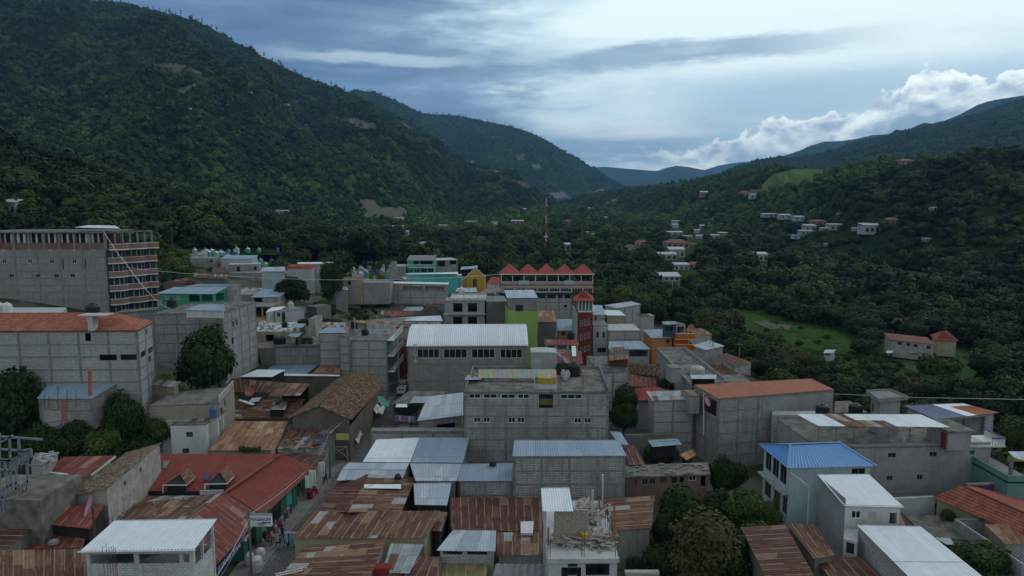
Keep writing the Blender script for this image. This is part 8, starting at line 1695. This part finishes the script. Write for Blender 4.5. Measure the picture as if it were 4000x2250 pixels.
def palm(px, py, h, label):
    c = hit(px, py); t_ = thing('palm_tree', label, 'palm tree', c); top = c + V3((.5, 0, h)); g = MB(); g.tube(c - V3((0, 0, 1)), top, .22, .14, 6); g.build('trunk', m_bark, t_); g = MB()
    for i in range(16):
        a = i * 2.4; l_ = rs.uniform(2.6, 3.8); up_ = rs.uniform(-.1, .9); pts = [top + V3((math.cos(a) * l_ * s, math.sin(a) * l_ * s, up_ * l_ * s - 2.6 * s * s)) for s in (0, .25, .5, .75, 1)]; sd = V3((-math.sin(a), math.cos(a), -.25))
        for j in range(4):
            for sg in (-1, 1): w0_, w1_ = [.15, .5, .55, .4, .05][j], [.15, .5, .55, .4, .05][j + 1]; g.poly([pts[j], pts[j + 1], pts[j + 1] + sd * w1_ * sg - V3((0, 0, .2)), pts[j] + sd * w0_ * sg - V3((0, 0, .2))])
    g.build('crown', m_leaf2, t_); HBOX.append((px, py, 40, 60, c.y))
palm(672, 965, 9, 'coconut palm just right of the balcony tower'); palm(1215, 1000, 10, 'thin palm in the dark trees left of centre'); palm(3505, 1330, 7, 'palm behind the left end of the long farmhouse'); palm(2500, 935, 11, 'palm among the red-roofed valley houses')
# woods
def clear_ok(Q, hgt=11):
    px, py = np_pix(Q); k = np.ones(len(Q), bool)
    for hx, hy, w, h, Yh_ in HBOX:
        dy = hgt * FPX / Yh_; k &= ~((np.abs(px - hx) < w * .42 + 2.2 * FPX / Yh_) & (py > hy - 1.0) & (py < hy + dy) & (Q[:, 1] < Yh_ + 14) & (Q[:, 1] > Yh_ * .5))
        k &= ~((np.abs(px - hx) < w * .5 + 3 * FPX / Yh_) & (np.abs(Q[:, 1] - Yh_ - 3) < 7))
    return k
def foot_ok(Q, m=3.0):
    k = np.ones(len(Q), bool)
    for x0, x1, y0, y1 in FOOT: k &= ~((Q[:, 0] > x0 - m) & (Q[:, 0] < x1 + m) & (Q[:, 1] > y0 - m) & (Q[:, 1] < y1 + m))
    return k
def wood(key, sp, mx, lo, hi, cc, clump=0.0):
    Q = hill_points(key, sp, maxn=mx); Q = Q[clear_ok(Q)]
    if clump: cl = np.array([mn.noise(Vector(q) * clump) for q in Q]); Q = Q[rng.random(len(Q)) < np.clip(.95 + cl * 1.3, .2, 1)]
    return Q, np.clip(rng.lognormal(math.log((lo + hi) / 2) - .06, .36, len(Q)), lo * .6, hi * 1.6)
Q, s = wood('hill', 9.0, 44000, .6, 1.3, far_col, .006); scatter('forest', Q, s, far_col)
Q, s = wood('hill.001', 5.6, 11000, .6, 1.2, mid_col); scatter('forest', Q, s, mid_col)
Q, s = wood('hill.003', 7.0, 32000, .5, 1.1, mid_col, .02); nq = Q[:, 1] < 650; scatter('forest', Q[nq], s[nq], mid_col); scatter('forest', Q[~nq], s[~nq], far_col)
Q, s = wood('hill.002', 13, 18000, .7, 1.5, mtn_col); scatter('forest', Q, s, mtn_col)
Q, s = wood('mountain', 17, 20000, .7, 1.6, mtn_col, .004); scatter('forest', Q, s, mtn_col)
pts = []
for key, cnt in (('hill', 170), ('mountain', 120)):
    V = HILLS[key][0][-3:]; n = V.shape[1]
    for _ in range(cnt): i = rng.integers(0, n - 1); j = rng.integers(0, 3); pts.append(V[j, i] + np.array([0, 0, -1.0]))
V = HILLS['hill'][0][-1]; px, py = np_pix(V)
for cx_ in (440, 455, 470, 1220, 1215, 395, 415, 430, 300, 320, 350): i = np.abs(px - cx_).argmin(); pts.append(V[i] + np.array([rng.uniform(-6, 6), 0, 0]))
scatter('ridge_pines', pts, rng.uniform(.6, 1.3, len(pts)), pine_col)
FIELDS = ([(2760, 1200), (2960, 1215), (3080, 1250), (3280, 1290), (3390, 1345), (3350, 1405), (3240, 1415), (3100, 1390), (2960, 1345), (2860, 1310)], [(3420, 1385), (3620, 1355), (3780, 1380), (3850, 1430), (3810, 1525), (3650, 1515), (3540, 1450)],
          [(3370, 1060), (3540, 1040), (3720, 1045), (3810, 1070), (3640, 1100), (3480, 1095)], [(3420, 1340), (3720, 1345), (3740, 1410), (3420, 1410)], [F_(700, 230), F_(860, 150), F_(1150, 160), F_(1380, 230), F_(1380, 360), F_(1100, 390), F_(780, 360)])
def valley(y0, y1, sp):
    N = int((y1 ** 2 - y0 ** 2) / 2 * 1.62 / sp ** 2); Y = np.sqrt(rng.uniform(y0 ** 2, y1 ** 2, N)); X = rng.uniform(-.81, .81, N) * Y
    Q = np.stack([X, Y, ground_z(X, Y)], -1); px, py = np_pix(Q); k = clear_ok(Q) & foot_ok(Q)
    for f in FIELDS: k &= ~in_poly(px, py, f)
    k &= ~((X < 50) & (X > -200) & (Y < 262) & ~((X > 30) & (Y > 200)) ) & ~((X > 98) & (X < 122) & (Y < 130)) & ((X > 50) | (Y > 200) | (X < -200))
    k &= (X > 50) | (Y > 240) | ((X > 30) & (Y > 205))
    return Q[k]
Qs = np.stack([X_l := rng.uniform(-130, -32, 1400), Y_l := rng.uniform(165, 262, 1400), ground_z(X_l, Y_l)], -1); px, py = np_pix(Qs); Qs = Qs[foot_ok(Qs, 2.2) & clear_ok(Qs, 5) & (((px > 590) & (px < 740)) | (Y_l > 236)) | in_poly(px, py, FIELDS[4]) & foot_ok(Qs, 1)]; px, py = np_pix(Qs); scatter('hillside_trees', Qs, rng.uniform(.35, .75, len(Qs)) * np.where(in_poly(px, py, FIELDS[4]), .3, 1), mid_col)
Q = np.concatenate([valley(95, 330, 5.4), valley(330, 700, 7.2)])
cl = np.array([mn.noise(Vector(q) * .03) for q in Q]); Q = Q[(rng.random(len(Q)) < np.clip(1.0 + cl * 1.2, .35, 1))]
px, py = np_pix(Q); vis = (px > -40) & (px < 4040) & (py < 1900) & (Q[:, 0] > 20); order = np.argsort(np.where(vis, Q[:, 1], 1e9))
near = order[:250]; rest = np.setdiff1d(np.arange(len(Q)), near)
mids = [crown_mesh('mid crown', 4.3, 6.6, 1500, .36, [m_leaf, m_leaf2, m_leaf, m_leafo, m_leaf2][i], 12, 400 + i, .75) for i in range(5)]; mtr = [trunk_mesh('mid trunk', 3.2, .24, 3.2, 500 + i, 4) for i in range(2)]
KN = ['dark green tree', 'light green tree', 'dark green tree', 'olive tree', 'light green tree']
for i in near:
    x, y, z_ = (float(v) for v in Q[i]); k = rs.choice([0, 0, 1, 1, 2, 2, 3, 4]) if x < 95 else rs.choice([0, 2, 0, 2, 1])
    reg = 'in the belt between the town and the green field' if y < 175 and x < 95 else 'on the far river bank at the right' if y < 175 else 'beyond the river field'
    kd = {'dark green tree': 'dark green leafy tree', 'light green tree': 'lighter green leafy tree', 'olive tree': 'olive-toned tree'}[KN[k]]
    t_ = tree_from(mids[k], rs.choice(mtr), (x, y, z_ - .1), rs.uniform(.55, 1.0) if x < 95 and y < 200 else rs.uniform(.7, 1.45), rs.uniform(0, 6.28), kd + ' ' + reg, kd + 's ' + reg, sz=None)
Qr = Q[rest]; nr_ = Qr[:, 1] < 420; VS = lambda n: np.clip(rng.lognormal(-.25, .4, n), .35, 2.1); scatter('valley_woods', Qr[nr_], VS(nr_.sum()), mid_col); scatter('valley_woods', Qr[~nr_], VS((~nr_).sum()), mid_col)
Q = valley(700, 2600, 11); Q = Q[np.abs(Q[:, 0] - Q[:, 1] * .09) < 420 + Q[:, 1] * .05]; scatter('valley_woods', Q, VS(len(Q)) * 1.15, far_col)
N = 9000; Y = rng.uniform(100, 300, N); X = rng.uniform(46, 170, N); Q = np.stack([X, Y, ground_z(X, Y) - .8], -1); px, py = np_pix(Q); k = foot_ok(Q, 1) & ~((X > 98) & (X < 122) & (Y < 135)); r_ = rng.random(N)
for f in FIELDS: k &= ~in_poly(px, py, f) | (r_ < .12)
Q = Q[k & (rng.random(N) < .45)]; scatter('undergrowth', Q, rng.uniform(.15, .38, len(Q)), mid_col)
g = MB()
for i in range(12): c = hit(3385 + i * 22, 1058 - (i % 3) * 2); g = MB(); g.box((c.x - .12, c.y - .1, c.z - .5), (c.x + .12, c.y + .1, c.z + 1.7)); things_mesh('fence_post', 'pale fence post along the far small pasture on the right', 'fence post', g, CONCL, 'fence posts of the far pasture')
c = hit(3187, 1262); g = MB(); g.tube(c - V3((0, 0, 1)), PD((3188, 1224), c.y), .12, n=6); things_mesh('pole', 'lone pole at the top edge of the green field', 'pole', g, CONC)
# street life
def figure(p, z, label, pose='stand', face=0.0, top=(.5, .5, .5), bot=(.05, .06, .1), hair=(.02, .015, .012), s=1.0, skirt=False, rz=None):
    """one continuous body grown by a skin modifier, head with face, five-fingered hands, clothes as parts"""
    c = P(p, z); e = thing('person', label, 'person', c); hipz = .9 if pose != 'sit' else .48
    V = [(0, 0, hipz), (0, 0, hipz + .22), (0, .01, hipz + .48), (0, .0, hipz + .6)]; Eg = [(0, 1), (1, 2), (2, 3)]; Rr = [.135, .12, .13, .055]
    def add(v, par, r): V.append(v); Rr.append(r); Eg.append((par, len(V) - 1)); return len(V) - 1
    for sx in (-1, 1):
        sh = add((sx * .17, 0, hipz + .5), 2, .06); el_ = add((sx * .22, -.02 if pose != 'sit' else -.06, hipz + .24), sh, .042)
        hd = add((sx * .22, -.1 if pose != 'sit' else -.28, hipz + (.02 if pose != 'sit' else .12)), el_, .03); pm_ = add((sx * .215, V[hd][1] - .03, V[hd][2] - .07), hd, .034)
        for f in range(4): k = add((sx * (.185 + f * .02), V[pm_][1] - .02, V[pm_][2] - .05), pm_, .009); add((sx * (.187 + f * .019), V[k][1] - .01 + .004 * f, V[k][2] - .03 - .008 * (1.5 - abs(f - 1.5))), k, .008)
        k = add((sx * .175, V[pm_][1] - .03, V[pm_][2] + .0), pm_, .01); add((sx * .165, V[k][1] - .02, V[k][2] - .03), k, .009)
        hp = add((sx * .09, 0, hipz - .04), 0, .1)
        if pose == 'sit': kn = add((sx * .11, -.42, hipz + .0), hp, .062); an = add((sx * .11, -.42, .08), kn, .04)
        else: st = .12 * sx if pose == 'walk' else 0; kn = add((sx * .1, -.03 + st, .48), hp, .062); an = add((sx * .1, st * 1.7 + .02, .09), kn, .04)
        add((sx * .11, V[an][1] - .16, .04), an, .035)
    me = bpy.data.meshes.new('body'); me.from_pydata([Vector(v) * s for v in V], Eg, []); o = bpy.data.objects.new('body', me); col.objects.link(o)
    m = o.modifiers.new('skin', 'SKIN');
    for i, sv in enumerate(me.skin_vertices[0].data): sv.radius = (Rr[i] * s, Rr[i] * s * .85); sv.use_root = i == 0
    o.modifiers.new('sub', 'SUBSURF').levels = 1; dg = bpy.context.evaluated_depsgraph_get(); dg.update(); nm = bpy.data.meshes.new_from_object(o.evaluated_get(dg)); bpy.data.objects.remove(o)
    skin = plain('skin', (.2, .11, .075), .6, .1); mt_, mb_ = plain('cloth %.2f %.2f %.2f' % top, top, .9, .2), plain('cloth %.2f %.2f %.2f' % bot, bot, .9, .2)
    nm.materials.clear(); [nm.materials.append(x) for x in (skin, mt_, mb_)]
    for f in nm.polygons:
        z_ = f.center.z / s; x_ = abs(f.center.x) / s; f.material_index = 1 if (z_ > hipz - .02 and z_ < hipz + .56 and (x_ < .2 or z_ > hipz + .2) and not (x_ > .15 and z_ < hipz + .16)) else 2 if z_ <= hipz - .02 and z_ > .1 and x_ < .17 else 0
        if pose == 'sit' and .1 < z_ < hipz + .1: f.material_index = 2
        f.use_smooth = True
    b = bpy.data.objects.new('body', nm); col.objects.link(b); b.parent = e
    hz_ = (hipz + .75) * s; g = MB(); hd_ = [(.001, -.12), (.05, -.11), (.078, -.04), (.085, .02), (.075, .08), (.04, .115), (.001, .12)]; g.lathe((0, 0, 0), [(r * s, z__ * s) for r, z__ in hd_], 12);
    g.poly([Vector(v) * s for v in ((-.014, -.082, -.02), (.014, -.082, -.02), (0, -.108, -.03), (0, -.083, .015))])
    for sx in (-1, 1): g.box((sx * .084 * s - .008 * s, -.01 * s, -.03 * s), (sx * .084 * s + .008 * s, .02 * s, .02 * s))
    h = g.build('head', skin, None, True); h.parent = e; h.location = (0, -.01, hz_)
    g = MB()
    for sx in (-1, 1): g.box((sx * .03 * s - .012 * s, -.086 * s, .0), (sx * .03 * s + .012 * s, -.078 * s, .012 * s))
    g.box((-.022 * s, -.084 * s, -.055 * s), (.022 * s, -.074 * s, -.047 * s)); f_ = g.build('face', plain('features', (.05, .025, .02), .7, .1)); f_.parent = h
    g = MB(); g.lathe((0, .015 * s, .012 * s), [(.091 * s, -.03 * s), (.094 * s, .02 * s), (.084 * s, .08 * s), (.045 * s, .12 * s), (.001, .13 * s)], 12); hr = g.build('hair', plain('black hair', hair, .6, .2), None, True); hr.parent = h
    if skirt: g = MB(); g.lathe((0, 0, 0), [(.13 * s, (hipz + .05) * s), (.2 * s, (hipz - .3) * s), (.24 * s, .3 * s), (.22 * s, .3 * s), (.1 * s, hipz * s)], 14); k_ = g.build('skirt', mb_, None, True); k_.parent = e
    e.rotation_euler.z = face; return e
z = .17
for a in [((B_(330, 1145)), z, 'person in a white shirt and dark trousers standing on the pavement under the shop sign', 'stand', .4, (.55, .56, .56), (.05, .05, .06)), (B_(352, 1035), z, 'person in a pink top standing behind the white-shirted one', 'stand', -.5, (.45, .22, .22), (.06, .06, .08)),
          (B_(283, 1150), z, 'person in a red patterned top sitting beside the pavement goods', 'sit', .9, (.35, .07, .05), (.1, .04, .04)), (B_(398, 1165), z, 'person in brown clothes seated on the kerb', 'sit', -1.2, (.1, .07, .06), (.03, .03, .035)), (B_(420, 1110), z, 'person in a dark hood standing at the kerb', 'stand', 2.8, (.035, .03, .035), (.03, .03, .04)),
          (B_(693, 690), z, 'woman in a white blouse and red skirt by the green shopfront, left', 'stand', 1.2, (.55, .53, .53), (.3, .03, .03)), (B_(740, 690), z, 'woman in a white blouse and red skirt by the green shopfront, right', 'walk', -1.0, (.5, .48, .48), (.33, .035, .03)), (B_(825, 580), z, 'dark dressed adult walking on the pavement with a child', 'walk', 2.6, (.04, .04, .045), (.05, .05, .06)),
          (B_(1045, 280), z, 'person in dark clothes walking far up the pavement', 'walk', 3.0, (.05, .045, .06), (.04, .04, .05)), (F_(1310, 1250), z, 'farthest person on the street by the wooden posts', 'walk', 2.9, (.06, .05, .05), (.04, .04, .05))]:
    figure(*a, skirt='skirt' in a[2])
figure(B_(805, 580), z, 'small child in a pale top beside the dark dressed adult', 'stand', 2.5, (.4, .42, .42), (.1, .1, .14), s=.62)
figure(C_(895, 1440), 4.1, 'person in a pink top inside the unfinished concrete building', 'stand', .2, (.4, .25, .3), (.12, .1, .1))
c = P(F_(1533, 1075), .03); car = thing('parked_car', 'small white estate car parked up the narrow street', 'car', c); k_ = 0
W_, L_ = 1.65, 4.1; prof = [(0, .35), (0, .85), (.1, .95), (.35, 1.42), (2.5, 1.45), (3.05, .98), (4.0, .85), (4.1, .7), (4.1, .35)]; g = MB(); cr = plain('white car paint', (.52, .53, .54), .35, .05)
S0 = [V3((c.x - W_ / 2, c.y + y_, c.z + z_)) for y_, z_ in prof]; S1 = [p + V3((W_, 0, 0)) for p in S0]; g.poly(S0); g.poly(S1[::-1])
for i in range(len(prof)): j = (i + 1) % len(prof); g.poly([S0[i], S1[i], S1[j], S0[j]])
g.build('body', cr, car)
def cb(nm, x0, x1, y0, y1, z0, z1, m_): g = MB(); g.box((c.x + x0, c.y + y0, c.z + z0), (c.x + x1, c.y + y1, c.z + z1)); return g.build(nm, m_, car)
g = MB(); g.poly([V3((c.x - .68, c.y + .13, c.z + 1.0)), V3((c.x + .68, c.y + .13, c.z + 1.0)), V3((c.x + .62, c.y + .32, c.z + 1.36)), V3((c.x - .62, c.y + .32, c.z + 1.36))]); [g.v.__setitem__(i, (v[0], v[1] - .03, v[2] + .01)) for i, v in enumerate(g.v)]; g.build('rear_window', GLS, car)
for sx in (-.835, .825): cb('side_window', sx, sx + .01, .5, 1.4, 1.0, 1.34, GLS); cb('side_window', sx, sx + .01, 1.5, 2.5, 1.0, 1.34, GLS)
for sx in (-.8, .62): cb('tail_light', sx, sx + .18, -.02, .02, .7, .88, paint('lamp red', (.3, .02, .02)))
cb('number_plate', -.22, .22, -.025, 0, .5, .62, CONCL); cb('bumper', -.82, .82, -.06, .0, .36, .5, STEEL)
for sx in (-.78, .78):
    for y_ in (.75, 3.3): g = MB(); o_ = V3((c.x + sx, c.y + y_, c.z + .3)); g.tube(o_ - V3((.1, 0, 0)), o_ + V3((.1, 0, 0)), .3, n=16); wh = g.build('wheel', BLACK, car); g = MB(); g.tube(o_ - V3((.12, 0, 0)), o_ + V3((.12, 0, 0)), .16, n=12); g.build('rim', STEEL, wh)
def upole(p, z0, top, label, arms=((0, 1.2),), mat=None, h=None):
    c = P(p, z0); t_ = PD(top, c.y); e = thing('utility_pole', label, 'utility pole', c); g = MB(); g.tube(c, V3((c.x, c.y, t_.z)), .14, .1, 8); g.build('pole', mat or CONCD, e)
    for dz_, w_ in arms: g = MB(); g.beam(V3((c.x - w_ / 2, c.y, t_.z - .4 - dz_)), V3((c.x + w_ / 2, c.y, t_.z - .4 - dz_)), .1); g.build('crossarm', STEEL, e)
    return V3((c.x, c.y, t_.z))
T1 = upole(B_(130, 1500), 0, B_(125, 815), 'grey utility pole carrying the white shop sign, bottom of the street'); T2 = upole(B_(732, 600), 0, B_(722, 330), 'utility pole with crossarms beside the red roof end', ((0, 1.6), (.7, 1.6)))
T3 = upole(B_(868, 540), 0, B_(855, 60), 'tall utility pole beside the torn tarp roof'); T4 = upole(F_(1300, 1250), 0, F_(1305, 960), 'utility pole in front of the old clay tile eave'); T5 = upole(F_(1583, 1010), 0, F_(1578, 870), 'utility pole at the gym corner')
T6 = upole(G_(2300, 860), -1, G_(2290, 575), 'tall utility pole by the old rusty-roofed house near the river')
for i, (a, c) in enumerate(((T1, T2), (T2, T3), (T3, T4), (T4, T5))):
    for k in range(3): wire('cable', 'overhead cable running along the street between the utility poles', [a + V3((-.4 + .4 * k, 0, -.5 - .1 * k)), c + V3((-.4 + .4 * k, 0, -.5 - .1 * k))], .022, [STEEL, WCAB, BLACK][k], .35, 8, group='overhead street cables')
for k in range(2): wire('cable', 'overhead cable crossing the bottom left corner towards the shop sign pole', [T1 + V3((0, 0, -1 - k * .6)), PD(B_(-330, 1640 + k * 60), 44)], .022, [WCAB, STEEL][k], .3, 8, group='cables to the sign pole')
wire('cable', 'long white cable spanning the trees on the right behind the stair cabin', [PD(H_(600, 1045), 110), PD(H_(1100, 1070), 105), PD(H_(1480, 1088), 100), PD(H_(2576, 1108), 92)], .04)
fr = thing('street_scaffold', 'crossed white pipe scaffold spanning above the street near the tarp roof', 'frame', P(B_(1030, 370), 0)); yy = P(B_(1035, 365), 0).y
for a, c in (((840, 228), (1022, 228)), ((1020, 215), (1035, 365)), ((905, 235), (1030, 330)), ((1010, 232), (920, 290))): g = MB(); g.beam(PD(B_(*a), yy), PD(B_(*c), yy), .1); g.build('pipe', CONCL, fr)
sg = thing('shop_sign', 'white box sign lettered MAGNUM on the pole above the street', 'sign', T1); yy = T1.y - .35; a, c = PD(B_(112, 978), yy), PD(B_(312, 872), yy)
g = MB(); g.box((a.x, yy, a.z), (c.x, yy + .22, c.z)); g.build('panel', plain('sign white', (.55, .57, .58), .5, .06), sg); g = MB(); g.box((a.x - .04, yy - .01, c.z), (c.x + .04, yy + .24, c.z + .07)); g.build('frame', STEEL, sg)
W_ = c.x - a.x; H_s = c.z - a.z; text_obj('MAGNUM', sg, ((a.x + c.x) / 2, yy - .02, a.z + H_s * .62), W_ * .215, BLUEP, name='lettering'); text_obj('BUEZYAMA\nB. M. E.', sg, ((a.x + c.x) / 2 + .1, yy - .02, a.z + H_s * .18), W_ * .075, BLUEP, name='small_lettering')
g = MB(); g.poly([V3((a.x + W_ * .5, yy - .015, a.z + H_s * .3)), V3((a.x + W_ * .97, yy - .015, a.z + H_s * .3)), V3((a.x + W_ * .97, yy - .015, a.z + H_s * .39)), V3((a.x + W_ * .58, yy - .015, a.z + H_s * .39))]); g.build('swoosh', BLUEP, sg)
e0, e1 = P(A_(1985, 1405), 3.2), P(A_(2325, 1010), 3.2); d = (e1 - e0); L = d.length; d.normalize(); n_ = V3((d.y, -d.x, 0)); bn = thing('banner', 'dark blue banner along the rusty eave with white lettering', 'banner', e0)
g = MB(); o_ = e0 + n_ * .12 - V3((0, 0, .9)); g.obox(o_, d * L, n_ * .05, V3((0, 0, 1.0))); g.build('panel', plain('banner navy', (.015, .02, .08), .6, .1), bn)
rz = math.atan2(d.y, d.x)
text_obj('LA CASA DEL CELULAR', bn, e0 + d * L * .42 + n_ * .19 + V3((0, 0, -.4)), .72, plain('lettering white', (.55, .56, .6), .6, .05), (R(90), 0, rz), L * .62 / 7.6); text_obj('tigo', bn, e0 + d * L * .9 + n_ * .19 + V3((0, 0, -.4)), .8, MATS['lettering white'], (R(90), 0, rz))
pb_ = thing('advertising_board', 'pale blue board with a dark curved logo under the rusty roof edge', 'advertising board', P(B_(490, 1160), .1)); yy = P(B_(495, 1162), .1).y; a, c = PD(B_(442, 1160), yy), PD(B_(560, 1035), yy); g = MB(); g.box((a.x, yy, a.z), (c.x, yy + .12, c.z)); g.build('panel', plain('pale blue board', (.3, .42, .48), .6, .08), pb_)
text_obj('Ji', pb_, ((a.x + c.x) / 2 - .1, yy - .01, c.z - .7), 1.5, BLUEP); text_obj('TODA EN', pb_, ((a.x + c.x) / 2, yy - .01, a.z + .3), .4, BLUEP, name='small_lettering'); g = MB()
for k in range(8): t0, t1 = math.pi * (1 + k / 8), math.pi * (1 + (k + 1) / 8); cc_ = V3(((a.x + c.x) / 2, yy - .01, (a.z + c.z) / 2 + .1)); g.poly([cc_ + V3((math.cos(t) * r_, 0, math.sin(t) * r_)) for t, r_ in ((t0, .95), (t1, .95), (t1, .7), (t0, .7))])
g.build('logo_arc', paint('logo green', (.1, .3, .2)), pb_)
yb_ = thing('banner', 'yellow-green banner hung high across the pavement by the white plastic awning', 'banner', P(B_(980, 150), 3)); yy = P(B_(975, 370), 0).y - 0; a, c = PD(B_(920, 165), 92), PD(B_(1040, 105), 92); g = MB(); g.box((a.x, 92, a.z), (c.x, 92.06, c.z)); g.build('panel', paint('banner yellow green', (.38, .4, .14)), yb_)
for k, (u, v) in enumerate(((700, 525), (785, 440), (655, 560))): c = PD(B_(u, v), [78.5, 82.5, 76][k]); bo = thing('shop_poster', ['large white and green shop poster on the street corner of the red roof', 'round-topped poster on the far side of the utility pole', 'small white and green poster nearest the women in red'][k], 'poster', c); s_ = [.8, .75, .6][k]; g = MB(); g.box((c.x - .5 * s_, c.y, c.z - 1.2 * s_), (c.x + .5 * s_, c.y + .08, c.z + 1.2 * s_)); g.build('panel', WHT, bo); g = MB(); g.box((c.x - .38 * s_, c.y - .01, c.z - 1.0 * s_), (c.x - .2 * s_, c.y, c.z + .9 * s_)); g.box((c.x + .2 * s_, c.y - .01, c.z - 1.0 * s_), (c.x + .38 * s_, c.y, c.z + .9 * s_)); g.build('print', MATS['mint board'], bo)
GC = [('red', (.2, .035, .03)), ('blue', (.05, .08, .2)), ('brown', (.12, .07, .05)), ('pale', (.3, .28, .25)), ('black', (.03, .03, .03))]
for i in range(22):
    u = 185 + i * 17; v = 1210 - i * 24 + rs.uniform(-25, 25); c = P(B_(u, v), z); nm, cc = GC[i % 5]; g = MB(); h_ = rs.uniform(.4, 1.0); w_ = rs.uniform(.2, .4); g.lathe(c, [(.02, 0), (w_, .05), (w_ * .9, h_ * .7), (w_ * .5, h_), (.02, h_ + .03)], 8)
    things_mesh('goods', '%s bundle of goods heaped along the shopfront pavement' % nm, 'goods', g, plain('goods ' + nm, cc, .8, .3, 4), '%s goods bundles' % nm)
for u, v, lb, s_ in ((210, 1295, 'big white sack standing on the pavement below the shop sign', 1), (175, 1400, 'white and blue plastic wrapped bundle at the bottom of the pavement', 1.2), (110, 1330, 'cream sack slumped against the bottom shopfront', .9)): c = P(B_(u, v), z); g = MB(); g.lathe(c, [(.02, 0), (.5 * s_, .05), (.55 * s_, .7 * s_), (.45 * s_, 1.15 * s_), (.2, 1.3 * s_), (.02, 1.32 * s_)], 10); things_mesh('sack', lb, 'sack', g, plain('white sack', (.45, .45, .43), .9, .3, 3), )
c = P(B_(675, 715), z); g = MB(); g.lathe(c, [(.02, 0), (.38, 0), (.38, 1.0), (.02, 1.02)], 12); things_mesh('barrel', 'red barrel on the pavement beside the women in red skirts', 'barrel', g, MATS['red plastic'])
for i in range(14):
    t = i / 14; c = P(B_(340 + 165 * t, 985 - 230 * t), 2.5); g = MB(); g.box((c.x - .1, c.y - .13, 1.5 + rs.uniform(0, .4)), (c.x + .1, c.y + .13, 2.5)); nm, cc = GC[(i * 3) % 5]; things_mesh('hanging_goods', '%s goods hung in a row under the red eave' % nm, 'goods', g, MATS['goods ' + nm], '%s hanging goods' % nm)
for lb, fn, n_, zz in (('small scraps littering the roofs of the market block', lambda: A_(rs.uniform(900, 1900), rs.uniform(700, 930)), 26, 4.7), ('stones holding down the sheets of the roof by the street', lambda: B_(rs.uniform(360, 800), rs.uniform(150, 300)), 40, 4.3), ('rubble on the terrace by the plastic chairs', lambda: F_(rs.uniform(160, 560), rs.uniform(390, 470)), 60, 11.05), ('scraps on the cluttered roof terrace of the balcony house', lambda: F_(rs.uniform(1080, 1390), rs.uniform(455, 530)), 60, 11.25), ('scraps on the mossy roof of the long low house', lambda: C_(rs.uniform(1260, 1980), rs.uniform(400, 490)), 30, 4.45), ('scraps on the long stained flat roof', lambda: G_(rs.uniform(1650, 1950), rs.uniform(660, 950)), 50, 8.05)):
    g = MB()
    for i in range(n_): c = P(fn(), zz); s_ = rs.uniform(.08, .3); g.obox(c, (s_ * rs.uniform(1, 3), rs.uniform(-.2, .2), 0), (rs.uniform(-.1, .1), s_, 0), (0, 0, s_ * .6))
    tag(g.build('roof_scraps', rs.choice([WD[0], CONC, WD[1]])), kind='stuff')
# air between the viewer and the mountains
g = MB(); g.box((-8500, -400, -22), (8500, 15000, 1280))
hm = bpy.data.materials.new('haze'); hm.use_nodes = True; ht = NT(hm.node_tree)
for n in list(ht.n): ht.n.remove(n)
pv = ht.new('ShaderNodeVolumePrincipled', Color=(0.24, 0.52, 1.0)); pv.inputs['Density'].default_value = 6e-5; pv.inputs['Anisotropy'].default_value = 0.2
ho = ht.new('ShaderNodeOutputMaterial'); ht.l.new(pv.outputs[0], ho.inputs['Volume'])
hz = g.build('haze', hm); hz['kind'] = 'stuff'
